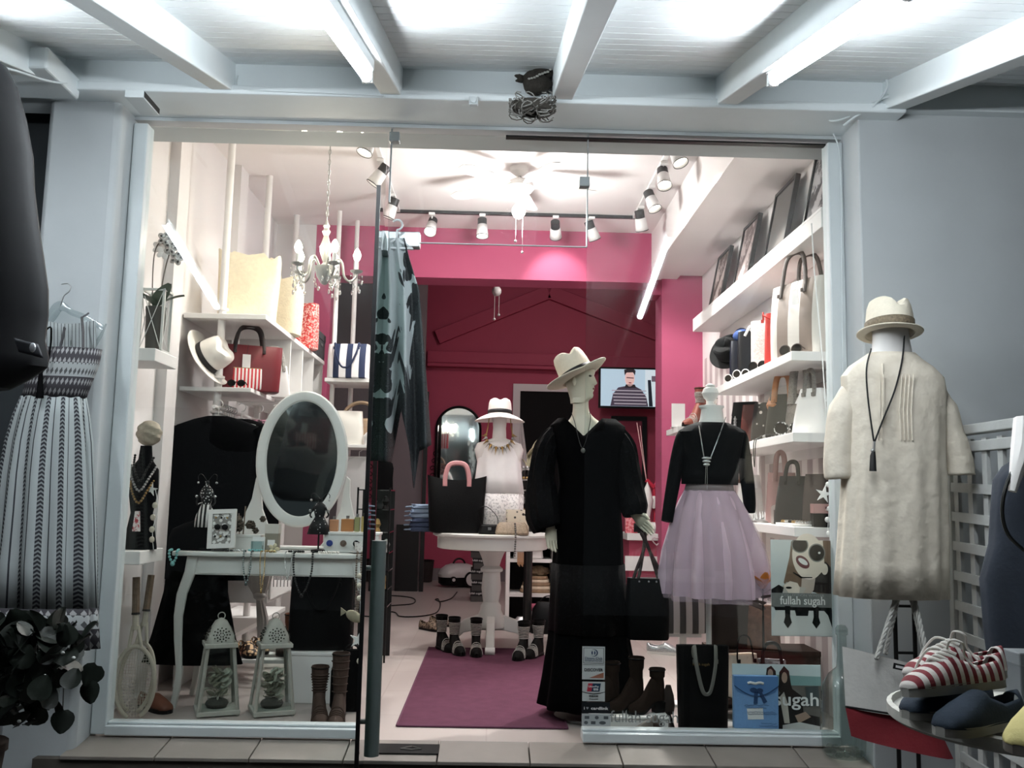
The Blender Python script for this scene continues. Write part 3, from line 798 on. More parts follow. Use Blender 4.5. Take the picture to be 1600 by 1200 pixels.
b.shell([rp(*r) for r in ((932, 1308, 1474, .14, .035), (880, 1312, 1474, .135, .03), (820, 1316, 1474, .13, .03), (760, 1320, 1473, .125, .026), (720, 1321, 1472, .12, .02), (690, 1322, 1472, .115, .012), (650, 1322, 1474, .11, .008), (615, 1318, 1476, .105, .004), (590, 1316, 1472, .095, 0), (574, 1328, 1456, .085, 0), (562, 1345, 1438, .072, 0), (553, 1358, 1428, .064, 0))], 110, k=13, sup=2.4)
b.build('tunic', M_linen, tf, world=True, thick=.003)
for i, px in enumerate((1375, 1381, 1410, 1416, 1422, 1428)):          # pin tucks
    b = B(); b.tube([P(px, 585, y0 - .106), P(px - (4 if px > 1400 else 0), 640, y0 - .117), P(px - 2, 688, y0 - .122)], .0028, 5); b.build('pin_tuck', M_linen, tf, world=True)
b = B(); b.tube([P(1379, 568, y0 - .085), P(1379, 600, y0 - .107), P(1378, 668, y0 - .12)], .005, 6, flat=.5); b.build('button_placket', M_linen, tf, world=True)
for xs in (((1338, 604, .05), (1318, 640, .058), (1312, 690, .06), (1311, 724, .062), (1313, 748, .055)), ((1452, 604, .05), (1472, 640, .06), (1484, 690, .068), (1492, 720, .07), (1494, 742, .072))):
    b = B(); pts = [P(x, yy, y0 + .01) for x, yy, r in xs]; b.tube(spline(pts, 4), [xs[min(i // 4, 4)][2] for i in range(17)], 20, cap=False); b.build('sleeve', M_linen, tf, world=True, thick=.003)
hat('fedora', 'cream straw fedora with a raffia band on the linen tunic form', P(1390, 522, y0), (-.12, .06, .05), M_straw, rc=.105, h=.155, brim=.036, curl=.008, bandm=mat('brown raffia band', '#6d614f', .8, var=.45, vs=120), bandh=.05, pinch=.045)
nk = thing('tassel_necklace', 'long black cord necklace with tassel over the linen tunic', 'necklace', P(1368, 735, y0 - .14))
b = B(); b.tube(spline([P(1361, 545, y0 - .045), P(1354, 575, y0 - .095), P(1356, 620, y0 - .118), P(1364, 680, y0 - .135), P(1366, 692, y0 - .137)], 6), .0035, 6); b.build('cord', M_band, nk, world=True); b = B(); b.tube(spline([P(1413, 520, y0 - .04), P(1410, 560, y0 - .085), P(1398, 610, y0 - .118), P(1378, 660, y0 - .13), P(1366, 692, y0 - .137)], 6), .0035, 6); b.build('cord', M_band, nk, world=True)
b = B(); b.tube([P(1366, 690, y0 - .138), P(1365, 705, y0 - .14)], .006, 8); b.ell(P(1364, 704, y0 - .14), .009); b.build('knot', M_chain, nk, world=True)
b = B(); b.tube([P(1365, 704, y0 - .14), P(1364, 712, y0 - .142), P(1364, 736, y0 - .143)], [.006, .011, .014], 12); b.build('tassel', M_band, nk, world=True)
sd = thing('metal_stand', 'black metal ladder stand behind the canvas tote', 'stand', (P(1415, 1100, -.5).x, -.5, -.5))
xa, xb = P(1398, 950, -.5).x, P(1428, 950, -.5).x
for x in (xa, xb): B().cyl((x, -.5, -.5), (x, -.5, 1.55), .009, n=10).build('upright', M_black, sd, world=True)
for py in (947, 1020, 1130): z = P(1410, py, -.5).z; B().cyl((xa, -.5, z), (xb, -.5, z), .006, n=8).build('rung', M_black, sd, world=True)

z = P(1412, 926, -.70).z
B().cyl(((xa + xb) / 2, -.5, z), ((xa + xb) / 2, -.71, z), .008, n=8).build('hook_arm', M_black, sd, world=True)
B().cyl((xa, -.5, z), (xb, -.5, z), .006, n=8).build('rung', M_black, sd, world=True)
# --- canvas tote with red base and rope handles
y0 = -.78
ct = thing('canvas_tote', 'white canvas tote with dark red base and rope handles', 'bag', P(1400, 1160, y0))
def quad(b, pxs, y, th):
    ps = [P(px, py, y) for px, py in pxs]; b.prism([(p.x, p.z) for p in ps], (0, y, 0), (1, 0, 0), (0, 0, 1), (0, th, 0)); return b
def pillow(pxs, y, th, nu=10, nv=8):
    """cushioned four-corner cloth block: tl, tr, br, bl"""
    b = B(); c = [P(px, py, y) for px, py in pxs]
    for sg in (-1, 1):
        def f(u, v):
            p = (c[0].lerp(c[1], u)).lerp(c[3].lerp(c[2], u), v); e = (4 * u * (1 - u)) ** .5
            return (p.x, y + sg * th / 2 * e * (.45 + .55 * v), p.z)
        b.grid(f, nu, nv)
    return b
b = pillow(((1316, 1010), (1447, 1043), (1462, 1125), (1321, 1104)), y0, .09); b.build('body', mat('off white canvas', '#cfcdc8', .8, var=.08, vs=12, bump=.5, bs=30), ct, world=True)
b = pillow(((1321, 1106), (1462, 1127), (1490, 1186), (1330, 1150)), y0 - .004, .115); b.build('base_panel', mat('dark red canvas', '#7b2028', .8, var=.1, vs=10, bump=.4, bs=60), ct, world=True)
b = B(); b.tube([P(1321, 1104, y0 - .05), P(1390, 1115, y0 - .062), P(1464, 1127, y0 - .05)], .004, 6); b.build('piping', M_band, ct, world=True)
def rope(p, q, r=.009, sagx=0):
    p, q = V(*p), V(*q); b = B(); n = 26; t_ = (q - p).normalized(); u = t_.cross(V(0, 1, 0)).normalized(); w = t_.cross(u)
    for ph in (0, 2.09, 4.19):
        b.tube([p.lerp(q, i / n) + (u * math.cos(i * .9 + ph) + w * math.sin(i * .9 + ph)) * r * .5 + u * (sagx * math.sin(PI * i / n)) for i in range(n + 1)], r * .62, 6)
    return b
for a, c in (((1369, 1030), (1402, 928)), ((1383, 1022), (1404, 930)), ((1453, 1042), (1428, 932)), ((1446, 1030), (1422, 926))):
    rope(P(*a, y0 - (.05 if a[0] in (1369, 1453) else -.03)), P(*c, y0 + .08)).build('rope_handle', mat('grey white rope', '#a5a49f', .85, var=.1), ct, world=True)
q = P(1409, 1043, y0 - .06); b = B(); b.cbox(q, (.065, .004, .022), rotm(0, .2, 0)); lb = b.build('woven_label', M_band, ct, world=True, smooth=0)
b = B(); b.cbox(q + V(0, -.004, 0), (.05, .002, .009), rotm(0, .2, 0)); b.build('label_print', M_tag, lb, world=True, smooth=0)

# --- white lattice and house rail at the right
M_lat = mat('weathered white lattice wood', '#b9bbb9', .7, var=.1, vs=8, bump=.2, bs=60)
XL2 = 2.03
lt = thing('lattice_screen', 'white wooden lattice screen beside the dark house door', 'lattice', (XL2, -.9, -.5))
zt = 1.46
for i in range(9):
    y = -.42 - i * .122; B().box((XL2 - .008, y - .019, -.5), (XL2 + .008, y + .019, zt - .03)).build('upright_slat', M_lat, lt, world=True, smooth=0)
for i in range(13):
    z = zt - .23 - i * .126
    b = B(); b.prism([(-.38, z + .02), (-.38, z - .02), (-1.45, z - .02 - .045), (-1.45, z + .02 - .045)], (XL2 - .02, 0, 0), (0, 1, 0), (0, 0, 1), (.012, 0, 0)); b.build('cross_slat', M_lat, lt, world=True, smooth=0)
B().box((XL2 - .03, -1.45, zt - .01), (XL2 + .03, -.36, zt + .03)).build('top_rail', M_lat, lt, world=True, smooth=0, bevel=.004)
B().box((XL2 - .02, -1.45, zt - .085), (XL2 + .02, -.36, zt - .04)).build('second_rail', M_lat, lt, world=True, smooth=0, bevel=.004)
B().box((XL2 - .025, -.40, -.5), (XL2 + .025, -.36, zt)).build('post', M_lat, lt, world=True, smooth=0, bevel=.004)

# --- navy garment at the right edge
y0 = -1.55
ng = thing('navy_garment', 'dark navy dress on a white hanging form at the right edge', 'dress', P(1620, 1040, y0))
rows = []
for py, px in ((1045, 1548), (980, 1540), (905, 1534), (850, 1549), (800, 1552), (750, 1556), (728, 1572), (716, 1592)):
    q = P(px, py, y0); c = P(1660, py, y0); rows.append((q.z, c.x - q.x, .1, c.x, y0, .02))
b = B(); b.shell(rows, 60, k=9, cap=(True, True)); b.build('cloth', mat('dark navy jersey', '#232a35', .85, var=.1, bump=.3, bs=50), ng, world=True)
b = B(); b.tube([P(1600, 655, y0 - .06), P(1598, 700, y0 - .08), P(1588, 740, y0 - .115), P(1582, 768, y0 - .12)], [.03, .034, .02, .012], 10); b.build('form_arm', M_mwhite, ng, world=True)
b = B(); b.tube(spline([P(1590, 720, y0 - .11), P(1572, 760, y0 - .118), P(1566, 800, y0 - .115), P(1575, 835, y0 - .118), P(1600, 860, y0 - .118)], 5), .006, 6); b.build('bead_collar', mat('dark beads', '#20211f', .3, .3), ng, world=True)

# --- round tray table with shoes, right foreground
tz = .63; tc = PZ(1640, 1120, tz); tcx, tcy = tc.x, tc.y
ty = -2.1; tcx = P(1625, 1100, ty).x; tcy = ty
R_ = tcx - P(1418, 1110, ty - .05).x
tr = thing('tray_table', 'round white tray table in the right foreground holding shoes', 'table', (tcx, tcy, -.5))
b = B(); b.lathe([(.001, tz - .02), (R_ - .01, tz - .02), (R_, tz - .012), (R_, tz + .012), (R_ - .012, tz + .016), (R_ - .016, tz), (.001, tz)], (tcx, tcy, 0), 48); b.build('tray_top', mat('worn white tray', '#b3b3ad', .6, var=.2, vs=14, bump=.1), tr, world=True)
b = B(); b.cyl((tcx, tcy, -.5), (tcx, tcy, tz - .02), .025, n=14); b.build('column', M_black, tr, world=True)
b = B(); b.lathe([(.001, -.47), (.18, -.48), (.2, -.5), (.001, -.5)], (tcx, tcy, 0), 24); b.build('foot_plate', M_black, tr, world=True)
M_ssole = mat('grey rubber sole', '#8d8c87', .7, var=.1)
def shoestripe():
    k = NT('dark red and white striped canvas'); f = k.sep(k.uv())[0]
    g = k.math('GREATER_THAN', k.math('FRACT', k.math('MULTIPLY', f, 11.)), .5)
    k.col(k.mix(g, '#c9c4bf', '#6e1b25')); k.b.inputs['Roughness'].default_value = .85; k.bump(k.noise(k.obj(), 150, 2), .3, .003); return k.m
M_sst = shoestripe(); M_lc = mat('white cotton lace', '#d6d3cc', .85)
yS = tcy - .16
def onTray(px, py, z=0): q = PZ(px, py, tz + z); return V(q.x, q.y, tz + z)
q1 = onTray(1490, 1085, .075)
lowshoe('striped_shoe', 'red and white striped lace-up shoe lying nearest the canvas tote', V(P(1492, 1070, -2.22).x, -2.22, tz + .085), 0, .285, M_sst, M_ssole, 'striped shoes on the tray', lace=M_lc, rot=(.04, -.14, -PI / 2 + .3))
lowshoe('striped_shoe', 'red and white striped shoe behind its laced partner on the tray', V(P(1500, 1050, -2.1).x, -2.08, tz + .088), 0, .285, M_sst, M_ssole, 'striped shoes on the tray', lace=M_lc, rot=(.02, -.08, -PI / 2 + .22))
M_nv = mat('dark navy canvas', '#1d2a38', .85, var=.15, vs=20, bump=.3)
lowshoe('navy_shoe', 'navy canvas shoe under the striped shoe on the tray', V(P(1500, 1100, -2.2).x, -2.14, tz + .017), 0, .285, M_nv, M_ssole, 'navy shoes on the tray', rot=(0, 0, -PI / 2 + .42))
lowshoe('navy_shoe', 'navy canvas shoe with its toe at the front rim of the tray', V(P(1545, 1110, -2.33).x, -2.29, tz + .017), 0, .285, M_nv, M_ssole, 'navy shoes on the tray', rot=(0, 0, -PI / 2 + .5))
lowshoe('yellow_shoe', 'pale yellow shoe toe cut by the right edge of the photo', V(P(1640, 1150, -2.45).x, -2.42, tz + .02), 0, .285, mat('pale yellow suede', '#cbbf80', .8, var=.1, vs=20, bump=.3), mat('taupe rubber sole', '#5c5650', .8), 'yellow shoe', rot=(0, 0, -PI / 2 + .75))
b = B(); q = P(1585, 1060, -1.85)
t = thing('grey_box', 'grey box standing behind the shoes on the tray', 'box', (q.x, -1.93, tz + .003)); B().box((-.05, -.04, 0), (.07, .04, .13)).build('body', mat('grey card', '#5d6266', .7), t, smooth=0, bevel=.004); B().box((-.052, -.042, .10), (.072, .042, .135)).build('lid', mat('grey card lid', '#6a6f73', .7), t, smooth=0, bevel=.004)

# --- clear demijohn on the sill
q = P(1303, 1178, -.165)
dj = thing('glass_demijohn', 'large clear glass bottle on the sill beside the canvas tote', 'bottle', (1.602, -.163, .024))
b = B(); b.lathe([(.001, .004), (.08, .004), (.093, .02), (.097, .1), (.097, .24), (.088, .31), (.06, .36), (.026, .39), (.021, .44), (.021, .53), (.027, .535), (.027, .55)], n=32); b.build('body', glass('bottle glass', '#e6ecea', 1.6, .04), dj)
b = B(); b.lathe([(.027, .548), (.027, .56), (.018, .575), (.001, .577)], n=20); b.build('stopper', glass('bottle glass', '#e6ecea', 1.6, .04), dj)
b = B()
for i in range(14):
    a = i * .45; b.ell((.07 * math.cos(a), .07 * math.sin(a), .02 + .006 * (i % 3)), (.018, .014, .012), 8, 5)
b.build('crumpled_wrap', glass('cellophane', '#eef2f2', 3.0, .1), dj)

# --- wicker ring and dry clump under the centre beam
q = P(832, 168, -.40)
wk = thing('wicker_ring', 'woven grey twig ring hanging under the centre canopy beam', 'ornament', q)
rnd = random.Random(5)
for layer in range(2):
    b = B()
    for i in range(34):
        a = rnd.uniform(0, 2 * PI); ph = rnd.uniform(-.8, .8); z0 = rnd.uniform(-.03, .03)
        pts = []
        for k in range(9):
            aa = a + k * .16; r = .072 + .022 * math.sin(k * .8 + ph * 3); pts.append((r * math.cos(aa) * 1.15, r * math.sin(aa) * .8, z0 + .028 * math.sin(k * .55 + ph * 5)))
        b.tube(pts, .0028, 5)
    b.build('twig_weave', mat('grey twig', '#54514c', .9, var=.3, vs=60) if layer == 0 else mat('pale twig', '#8b8a86', .9, var=.2, vs=60), wk)
b = B(); b.lathe([(.06, -.03), (.085, -.02), (.088, .0), (.08, .02), (.055, .028)], n=24, sx=1.1, sy=.8); b.build('core', mat('dark twig core', '#37342f', .95), wk)
q = P(838, 130, -.36); cl = thing('dry_grass_clump', 'dark dried nest clump wedged against the centre canopy beam', 'nest', q)
b = B(); b.ell((0, 0, 0), (.07, .05, .055), 16, 10); b.ell((-.075, 0, .02), (.02, .02, .02), 8, 6); b.ell((.03, 0, .05), (.05, .04, .03)); 
for i, p in enumerate(b.v): b.v[i] = tuple(V(*p) * (1 + .12 * math.sin(i * 12.9)))
b.build('body', mat('dark dry earth', '#37332e', .95, var=.3, vs=60, bump=1, bs=90), cl)
b = B()
for i in range(9): b.ell((-.035 + i * .012, -.055, -.005 + i * .006 + rnd.uniform(-.006, .006)), (.008, .006, .005), 6, 4)
b.build('white_flecks', mat('white lime fleck', '#a9a8a2', .9), cl)

# --- socket, cables, gutter bracket
q = P(740, 160, -.34); t = thing('junction_box', 'small white socket box on the canopy plate left of the wicker ring', 'junction box', q)
B().cbox((0, -.01, 0), (.042, .03, .04)).build('body', M_frame, t, smooth=0, bevel=.004); B().cyl((0, -.026, -.004), (0, -.034, -.004), .012, n=12).build('knob', M_frame, t)
q = P(215, 152, -.42); t = thing('pipe_outlet', 'short white square pipe end under the gutter at upper left', 'pipe', q)
B().cbox((0, .06, 0), (.085, .2, .035)).build('body', M_frame, t, smooth=0, bevel=.003); B().cbox((.0425, .06, 0), (.003, .19, .026)).build('opening', M_black, t, smooth=0)
def cable(name, label, pxs, r=.005, m=None, y=None):
    t = thing(name, label, 'cable', P(pxs[0][0], pxs[0][1], pxs[0][2])); b = B(); b.tube(spline([P(*p) for p in pxs], 5), r, 6); b.build('flex', m or M_frame, t, world=True); b = B(); q = P(*pxs[-1]); b.ell(q, r * 1.8, 8, 5); b.build('clip', m or M_frame, t, world=True); return t
cable('wall_cable', 'white cable sagging from the beam to the right pillar top', ((1287, 182, -.1), (1300, 189, -.25), (1320, 185, -.27), (1345, 172, -.28), (1370, 158, -.33), (1388, 150, -.36)))
cable('wall_cable', 'grey cable knotted where the right beam meets the pillar', ((1318, 196, -.25), (1340, 180, -.29), (1362, 168, -.33), (1385, 140, -.36), (1384, 120, -.37)), .006)
cable('wall_cable', 'thin white cable running down the right window frame', ((1290, 184, -.03), (1300, 205, -.06), (1312, 240, -.06), (1315, 330, -.06), (1316, 450, -.06), (1317, 560, -.06), (1318, 640, -.06)), .004)
cable('wall_cable', 'white cable tacked along the far left canopy beam', ((0, 104, -.9), (30, 112, -.8), (70, 125, -.6), (100, 130, -.45), (112, 128, -.36)), .005)
cable('wall_cable', 'thin grey cable along the canopy plate above the left window', ((372, 118, -.32), (374, 138, -.33), (420, 142, -.34), (520, 146, -.34), (600, 150, -.34)), .003)
# ================================================================== LEFT WINDOW
M_pole = mat('white steel pole', '#e4e0de', .4)
su = thing('pole_shelving', 'white pole and plank shelving along the left wall', 'shelving', (-1.7, 1.3, 0))
for y in (1.33, 2.32, 3.3):
    b = B(); b.cyl((-1.72, y, 0), (-1.72, y, CEIL), .024, n=14); pl = b.build('pole', M_pole, su, world=True)
    for z in (1.62, 1.76, 1.84, 2.27):
        b = B(); b.lathe([(.026, 0), (.038, .004), (.038, .016), (.026, .02)], (-1.72, y, z), 14); b.build('collar', M_pole, pl, world=True)
def plank(x0, x1, y0, y1, z, par, th=.032): return B().box((x0, y0, z - th), (x1, y1, z)).build('shelf', M_shelf, par, world=True, smooth=0, bevel=.003)
ZS1 = P(340, 490, 1.28).z; ZS2 = P(340, 605, 1.28).z
plank(-1.94, -1.43, 1.27, 3.3, ZS1, su)
plank(-1.94, -1.50, 1.27, 1.9, ZS2, su, .026)
plank(-1.94, -1.57, 1.3, 2.9, .27, su)
b = B()
for y in (2.05, 2.47, 2.89, 3.28): b.box((-1.80, y - .01, ZS2), (-1.44, y + .01, ZS1 - .03))
b.box((-1.80, 2.05, ZS2 - .015), (-1.44, 3.28, ZS2)); b.build('cubby_box', M_shelf, su, world=True, smooth=0)
b = B(); b.cyl((-1.70, 1.2, 1.655), (-1.70, 2.5, 1.655), .012, n=10); b.build('hanging_rail', M_pole, su, world=True)
su2 = thing('pole_shelving', 'white pole shelf carrying the navy striped bag beside the open door', 'shelving', (-1.33, 3.2, 0))
for x, y in ((-1.33, 3.15), (-1.22, 3.42)):
    b = B(); b.cyl((x, y, 0), (x, y, CEIL), .02, n=12); b.build('pole', M_pole, su2, world=True)
ZQ = P(540, 592, 3.0).z; plank(-1.36, -1.0, 2.95, 3.4, ZQ, su2, .03)
ZQ2 = P(560, 695, 3.0).z; plank(-1.36, -.95, 2.95, 3.4, ZQ2, su2, .025)
b = B(); b.cyl((-1.36, 3.1, ZQ2 - .1), (-.85, 3.1, ZQ2 - .1), .011, n=8); b.build('hanging_rail', M_pole, su2, world=True)
# coats and shirts on the rails
def garment(name, label, loc, rz, w, top, bot, d, m, cat='coat', sleeves=True, k=9, amp=.03, group='garments on the left rails', hookz=None, flare=1.1):
    x, y = loc[:2]; t = thing(name, label, cat, (x, y, bot), rz, group=group); H = top - bot
    b = B(); rows = []
    for f, wf, df in ((0, flare, 1.1), (.2, (1 + flare) / 2, 1.05), (.5, .98, 1), (.75, .92, .95), (.88, .96, .9), (.94, .86, .75), (.98, .5, .6), (1.0, .22, .45)):
        rows.append((f * H, w / 2 * wf, d / 2 * df, 0, 0, amp * (1 - f)))
    b.shell(rows, 60, k=k, sup=2.5, cap=(False, True)); b.build('cloth', m, t, thick=.003)
    if sleeves:
        for s_ in (-1, 1):
            b = B(); b.tube(spline([(s_ * w * .43, 0, H * .93), (s_ * w * .56, .0, H * .8), (s_ * w * .60, -.01, H * .6), (s_ * w * .59, -.02, H * .42)], 4), [.05] * 5 + [.055] * 4 + [.05] * 4, 12); b.build('sleeve', m, t)
    b = B(); hanger(b, (0, 0, H + .01), w * .8, .06); b.build('hanger', M_mwhite, t)
    return t
garment('black_coat', 'long black coat at the front of the left rail', (-1.69, 1.27), 0, .58, 1.60, .62, .16, mat('blue black wool', '#07080a', .95, bump=.2, spec=.05))
garment('black_coat', 'second black coat behind the front one on the left rail', (-1.60, 1.46), .1, .5, 1.60, .7, .12, M_cloth)
garment('print_blouse', 'pink and black print blouse on the rail behind the black coats', (-1.53, 1.62), .2, .42, 1.61, 1.0, .1, blotch('pink black print', ('#2b2226', '#c58a9c'), 30, .5), 'blouse')
garment('check_blouse', 'black and white check blouse on the rail left of the oval mirror', (-1.46, 1.8), .25, .4, 1.63, 1.0, .1, blotch('black white check', ('#111111', '#cfcac8'), 45, .5), 'blouse')
garment('black_skirt', 'long sheer black skirt hanging below the left wall shelf', (-1.60, .75), 0, .34, .98, .22, .14, mat('black chiffon', '#0a0a0b', .9, var=.2, spec=.06), 'skirt', sleeves=False, k=8, amp=.06, flare=1.5)
garment('white_shirt', 'pale translucent shirt on the rail beside the door edge', (-1.08, 3.1), 0, .32, ZQ2 - .1, ZQ2 - .8, .1, mat('pale chiffon', '#c9c6c6', .8), 'shirt', sleeves=False)
garment('dark_cardigan', 'dark fringed cardigan next to the pale shirt on the rail', (-.9, 3.14), 0, .2, ZQ2 - .1, ZQ2 - .75, .1, M_cloth, 'cardigan', sleeves=False)
for i in range(6):
    hs = thing('clothes_hanger', 'empty clear plastic hanger on the rail above the black coats', 'hanger', (-1.68, 1.33 + i * .05, 1.62), group='empty hangers on the left rail')
    b = B(); c_ = V(0, 0, 0); w_, dr = .36, .07
    b.tube([c_ + V(-w_ / 2, 0, -dr), c_ + V(0, 0, -.005), c_ + V(w_ / 2, 0, -dr), c_ + V(-w_ / 2, 0, -dr)], .004, 6); b.build('bar', glass('clear plastic', '#eef2f2', 1.6, .12), hs)
    b = B(); b.tube([c_, c_ + V(0, 0, .02)] + arc((0, 0, .042), .02, -PI / 2, PI * .8, 10), .0025, 6); b.build('hook', M_chain, hs)

# bags and hats on the shelves
z = ZS1 + .001
M_raff = mat('cream raffia', '#e9ddc2', .85, var=.08, vs=40, bump=.6, bs=90)
bag('raffia_bag', 'tall cream raffia bag at the front of the top left shelf', (-1.63, 1.58, z), .1, .36, .46, .2, M_raff, flare=1.12, handles=0)
for _n in ('raffia_bag',):
    _m = [c for c in bpy.data.objects[_n].children if c.name.startswith('body')][0].data
    for v_ in _m.vertices:
        if v_.co.z > .3: v_.co.z += .022 * math.sin(v_.co.x * 46 + v_.co.y * 30) * (v_.co.z - .3) / .16 - .18 * max(0, v_.co.x) * (v_.co.z / .46)
        v_.co.y += .012 * math.sin(v_.co.x * 21 + v_.co.z * 17)
bag('raffia_bag', 'slouchy cream raffia bag behind the tall one on the top left shelf', (-1.60, 2.1, z), -.3, .42, .42, .2, M_raff, flare=1.1, handles=1, hh=.16, style='down', hm=mat('beige strap', '#cfc2aa', .8), sag=.03)
bag('crochet_bag', 'red white crochet tote at the far end of the top left shelf', (-1.53, 2.72, z), -.35, .3, .36, .14, blotch('red white crochet', ('#cf2c2a', '#f2c9c0'), 60, .52, bump=.5), handles=0, flare=1.0)
t = thing('storage_box', 'dark grey storage box with lid beyond the red crochet tote', 'box', (-1.55, 3.12, z)); B().box((-.12, -.17, 0), (.12, .17, .2)).build('body', mat('anthracite card', '#3c3b3e', .6), t, smooth=0, bevel=.004); B().box((-.125, -.175, .15), (.125, .175, .21)).build('lid', mat('anthracite card', '#3c3b3e', .6), t, smooth=0, bevel=.004); B().box((.126, -.03, .1), (.13, .03, .12)).build('label_holder', M_chain, t, smooth=0)
z = ZS2 + .001
hat('panama_hat', 'white panama hat with black band propped on the middle left shelf', (-1.80, 1.33, z + .185), (.35, 1.02, .25), mat('white felt straw', '#e6e1da', .75, bump=.3, bs=200), rc=.115, h=.14, brim=.085, curl=.015, pinch=.02, s=1.05)
rt = bag('red_tote', 'dark red leather tote with white tag on the middle left shelf', (-1.60, 1.55, z), .35, .40, .30, .17, mat('burgundy leather', '#6d1a23', .4, var=.05, bump=.15), flare=1.06, hh=.13, hw=.09, hm=mat('dark brown strap', '#2c1d1c', .5), hr=.007, tag_at=(-.02, .19))
pc = thing('striped_pouch', 'red and white striped pouch in front of the burgundy tote', 'pouch', (-1.55, 1.36, z), .3)
b = B(); b.shell([(0, .085, .012), (.01, .088, .018), (.07, .088, .016), (.13, .086, .006)], 30, sup=6, cap=(True, True)); b.build('body', stripes('red white stripe', ('#c93a42', '#efe6e2'), 0, .022), pc); B().box((-.086, -.004, .128), (.086, .004, .134)).build('zip', M_gold, pc, smooth=0)
gl = thing('sunglasses', 'dark sunglasses lying by the striped pouch on the left shelf', 'sunglasses', (-1.60, 1.30, z))
b = B(); b.ell((-.03, 0, .03), (.026, .004, .022), 14, 6).ell((.03, 0, .03), (.026, .004, .022), 14, 6).tube([(-.008, 0, .036), (.008, 0, .036)], .003, 6); b.build('lenses', M_leather, gl)
b = B(); b.tube([(-.056, 0, .035), (-.055, .09, .012)], .003, 6).tube([(.056, 0, .035), (.055, .09, .012)], .003, 6); b.build('temples', M_leather, gl)
bag('white_bag', 'white shoulder bag with snake strap left of the cubbies', (-1.52, 1.86, z), .5, .26, .22, .12, mat('white leather', '#eae7e5', .45), flare=.75, hh=.12, hw=.07, hm=M_lace, hr=.008)
M_nst = stripes('navy white stripe', ('#2b3552', '#f0eeee'), 0, .105, widths=.46)
bag('striped_bag', 'navy and white striped beach bag on the pole shelf', (-1.18, 3.02, ZQ + .001), -.12, .33, .28, .18, M_nst, handles=1, hh=.2, style='down', hm=mat('navy cord', '#2a3350', .8), flare=1.0)
bag('red_striped_bag', 'red and white bag squeezed behind the striped beach bag', (-.94, 3.1, ZQ + .001 - .02), .3, .14, .28, .08, stripes('crimson white stripe', ('#c22d3c', '#eceaea'), 0, .05), handles=0)
z = ZQ2 + .001
bag('cream_bag', 'cream handbag with a thick tan ring handle on the lower pole shelf', (-1.17, 3.05, z), .1, .26, .27, .14, mat('cream leather', '#e7e2da', .5), flare=.85, handles=0)
t = thing('ring_handle_bag', 'tan ring handled bag beside the cream handbag', 'bag', (-1.08, 3.12, z)); b = B(); b.tube(arc((0, 0, .2), .15, -.2, PI + .2, 20), .03, 10, flat=.5); b.build('ring_handle', mat('tan leather', '#b59a80', .5), t); b = B(); b.shell([(0, .15, .04), (.02, .155, .05), (.2, .15, .045), (.22, .14, .02)], 30, sup=4, cap=(True, True)); b.build('body', mat('tan leather', '#b59a80', .5), t)
t = thing('bunny_figurine', 'white deer figurine with antlers on the pole shelf', 'figurine', (-.98, 2.99, z)); b = B(); b.tube([(-.04, 0, .0), (-.03, 0, .06), (0, 0, .09), (.03, 0, .14)], [.012, .03, .03, .02], 10); b.ell((.035, -.01, .17), (.025, .02, .018)); b.build('body', M_mwhite, t); b = B(); b.tube([(.03, 0, .18), (.02, 0, .24), (.035, 0, .27)], .004, 6).tube([(.045, 0, .18), (.06, 0, .23), (.055, 0, .27)], .004, 6); b.build('antlers', M_mwhite, t)
bag('print_clutch', 'maroon print clutch at the end of the pole shelf', (-.93, 3.2, z), .2, .14, .2, .06, blotch('maroon print', ('#4b1c28', '#c9b3ac'), 50, .5), handles=0)

# wall shelves just inside the left glass, with orchid and jewellery bust
zA = P(245, 552, .36).z; zB = P(220, 858, .36).z
for z, lb, nm, x1 in ((zA, 'white wall shelf under the caged orchid', 'wall_shelf', P(262, 560, .36).x), (zB, 'white wall shelf under the black jewellery bust', 'wall_shelf', P(240, 860, .36).x)):
    t = thing(nm, lb, 'shelf', (-1.8, .36, z - .07)); B().box((-1.95, .18, z - .065), (x1, .5, z)).build('board', M_shelf, t, world=True, smooth=0, bevel=.004); B().box((-1.945, .24, z - .16), (-1.93, .27, z - .065)).build('bracket', M_shelf, t, world=True, smooth=0)
oc = thing('orchid_cage', 'white trellis cage planter holding a white orchid', 'planter', (P(240, 545, .36).x, .36, zA + .002))
w, h = .115, .33
xo = 0
b = B()
for sx in (-1, 1):
    for sy in (-1, 1): b.cbox((sx * w / 2, sy * w / 2, h / 2), (.012, .012, h))
for z in (.006, h - .006):
    for s_ in (-1, 1): b.cbox((0, s_ * w / 2, z), (w, .012, .012)).cbox((s_ * w / 2, 0, z), (.012, w, .012))
b.build('frame', M_wood, oc, smooth=0)
for s_ in (-1, 1):
    for a, c in (((-w / 2, .0), (w / 2, h)), ((w / 2, 0), (-w / 2, h))):
        b = B(); b.tube([(a[0], s_ * w / 2, a[1]), (c[0], s_ * w / 2, c[1])], .002, 5); b.build('cross_wire', M_wood, oc)
        b = B(); b.tube([(s_ * w / 2, a[0], a[1]), (s_ * w / 2, c[0], c[1])], .002, 5); b.build('cross_wire', M_wood, oc)
b = B(); b.lathe([(.001, .01), (.042, .01), (.05, .2), (.053, .24), (.047, .24), (.001, .22)], n=20); b.build('pot', mat('dark grey pot', '#4a4742', .7, bump=.2), oc)
lmo = leafmesh('orchid_leaf', mat('orchid leaf', '#4c5a48', .4), .16, .05, .3)
for a, tl in ((.3, .9), (2.2, .7), (4.0, 1.0), (5.4, .8)):
    o = bpy.data.objects.new('leaf', lmo); COL.objects.link(o); o.parent = oc; o.location = (0, 0, .24); o.rotation_euler = (tl, 0, a)
M_pet = mat('white orchid petal', '#efe9e6', .6)
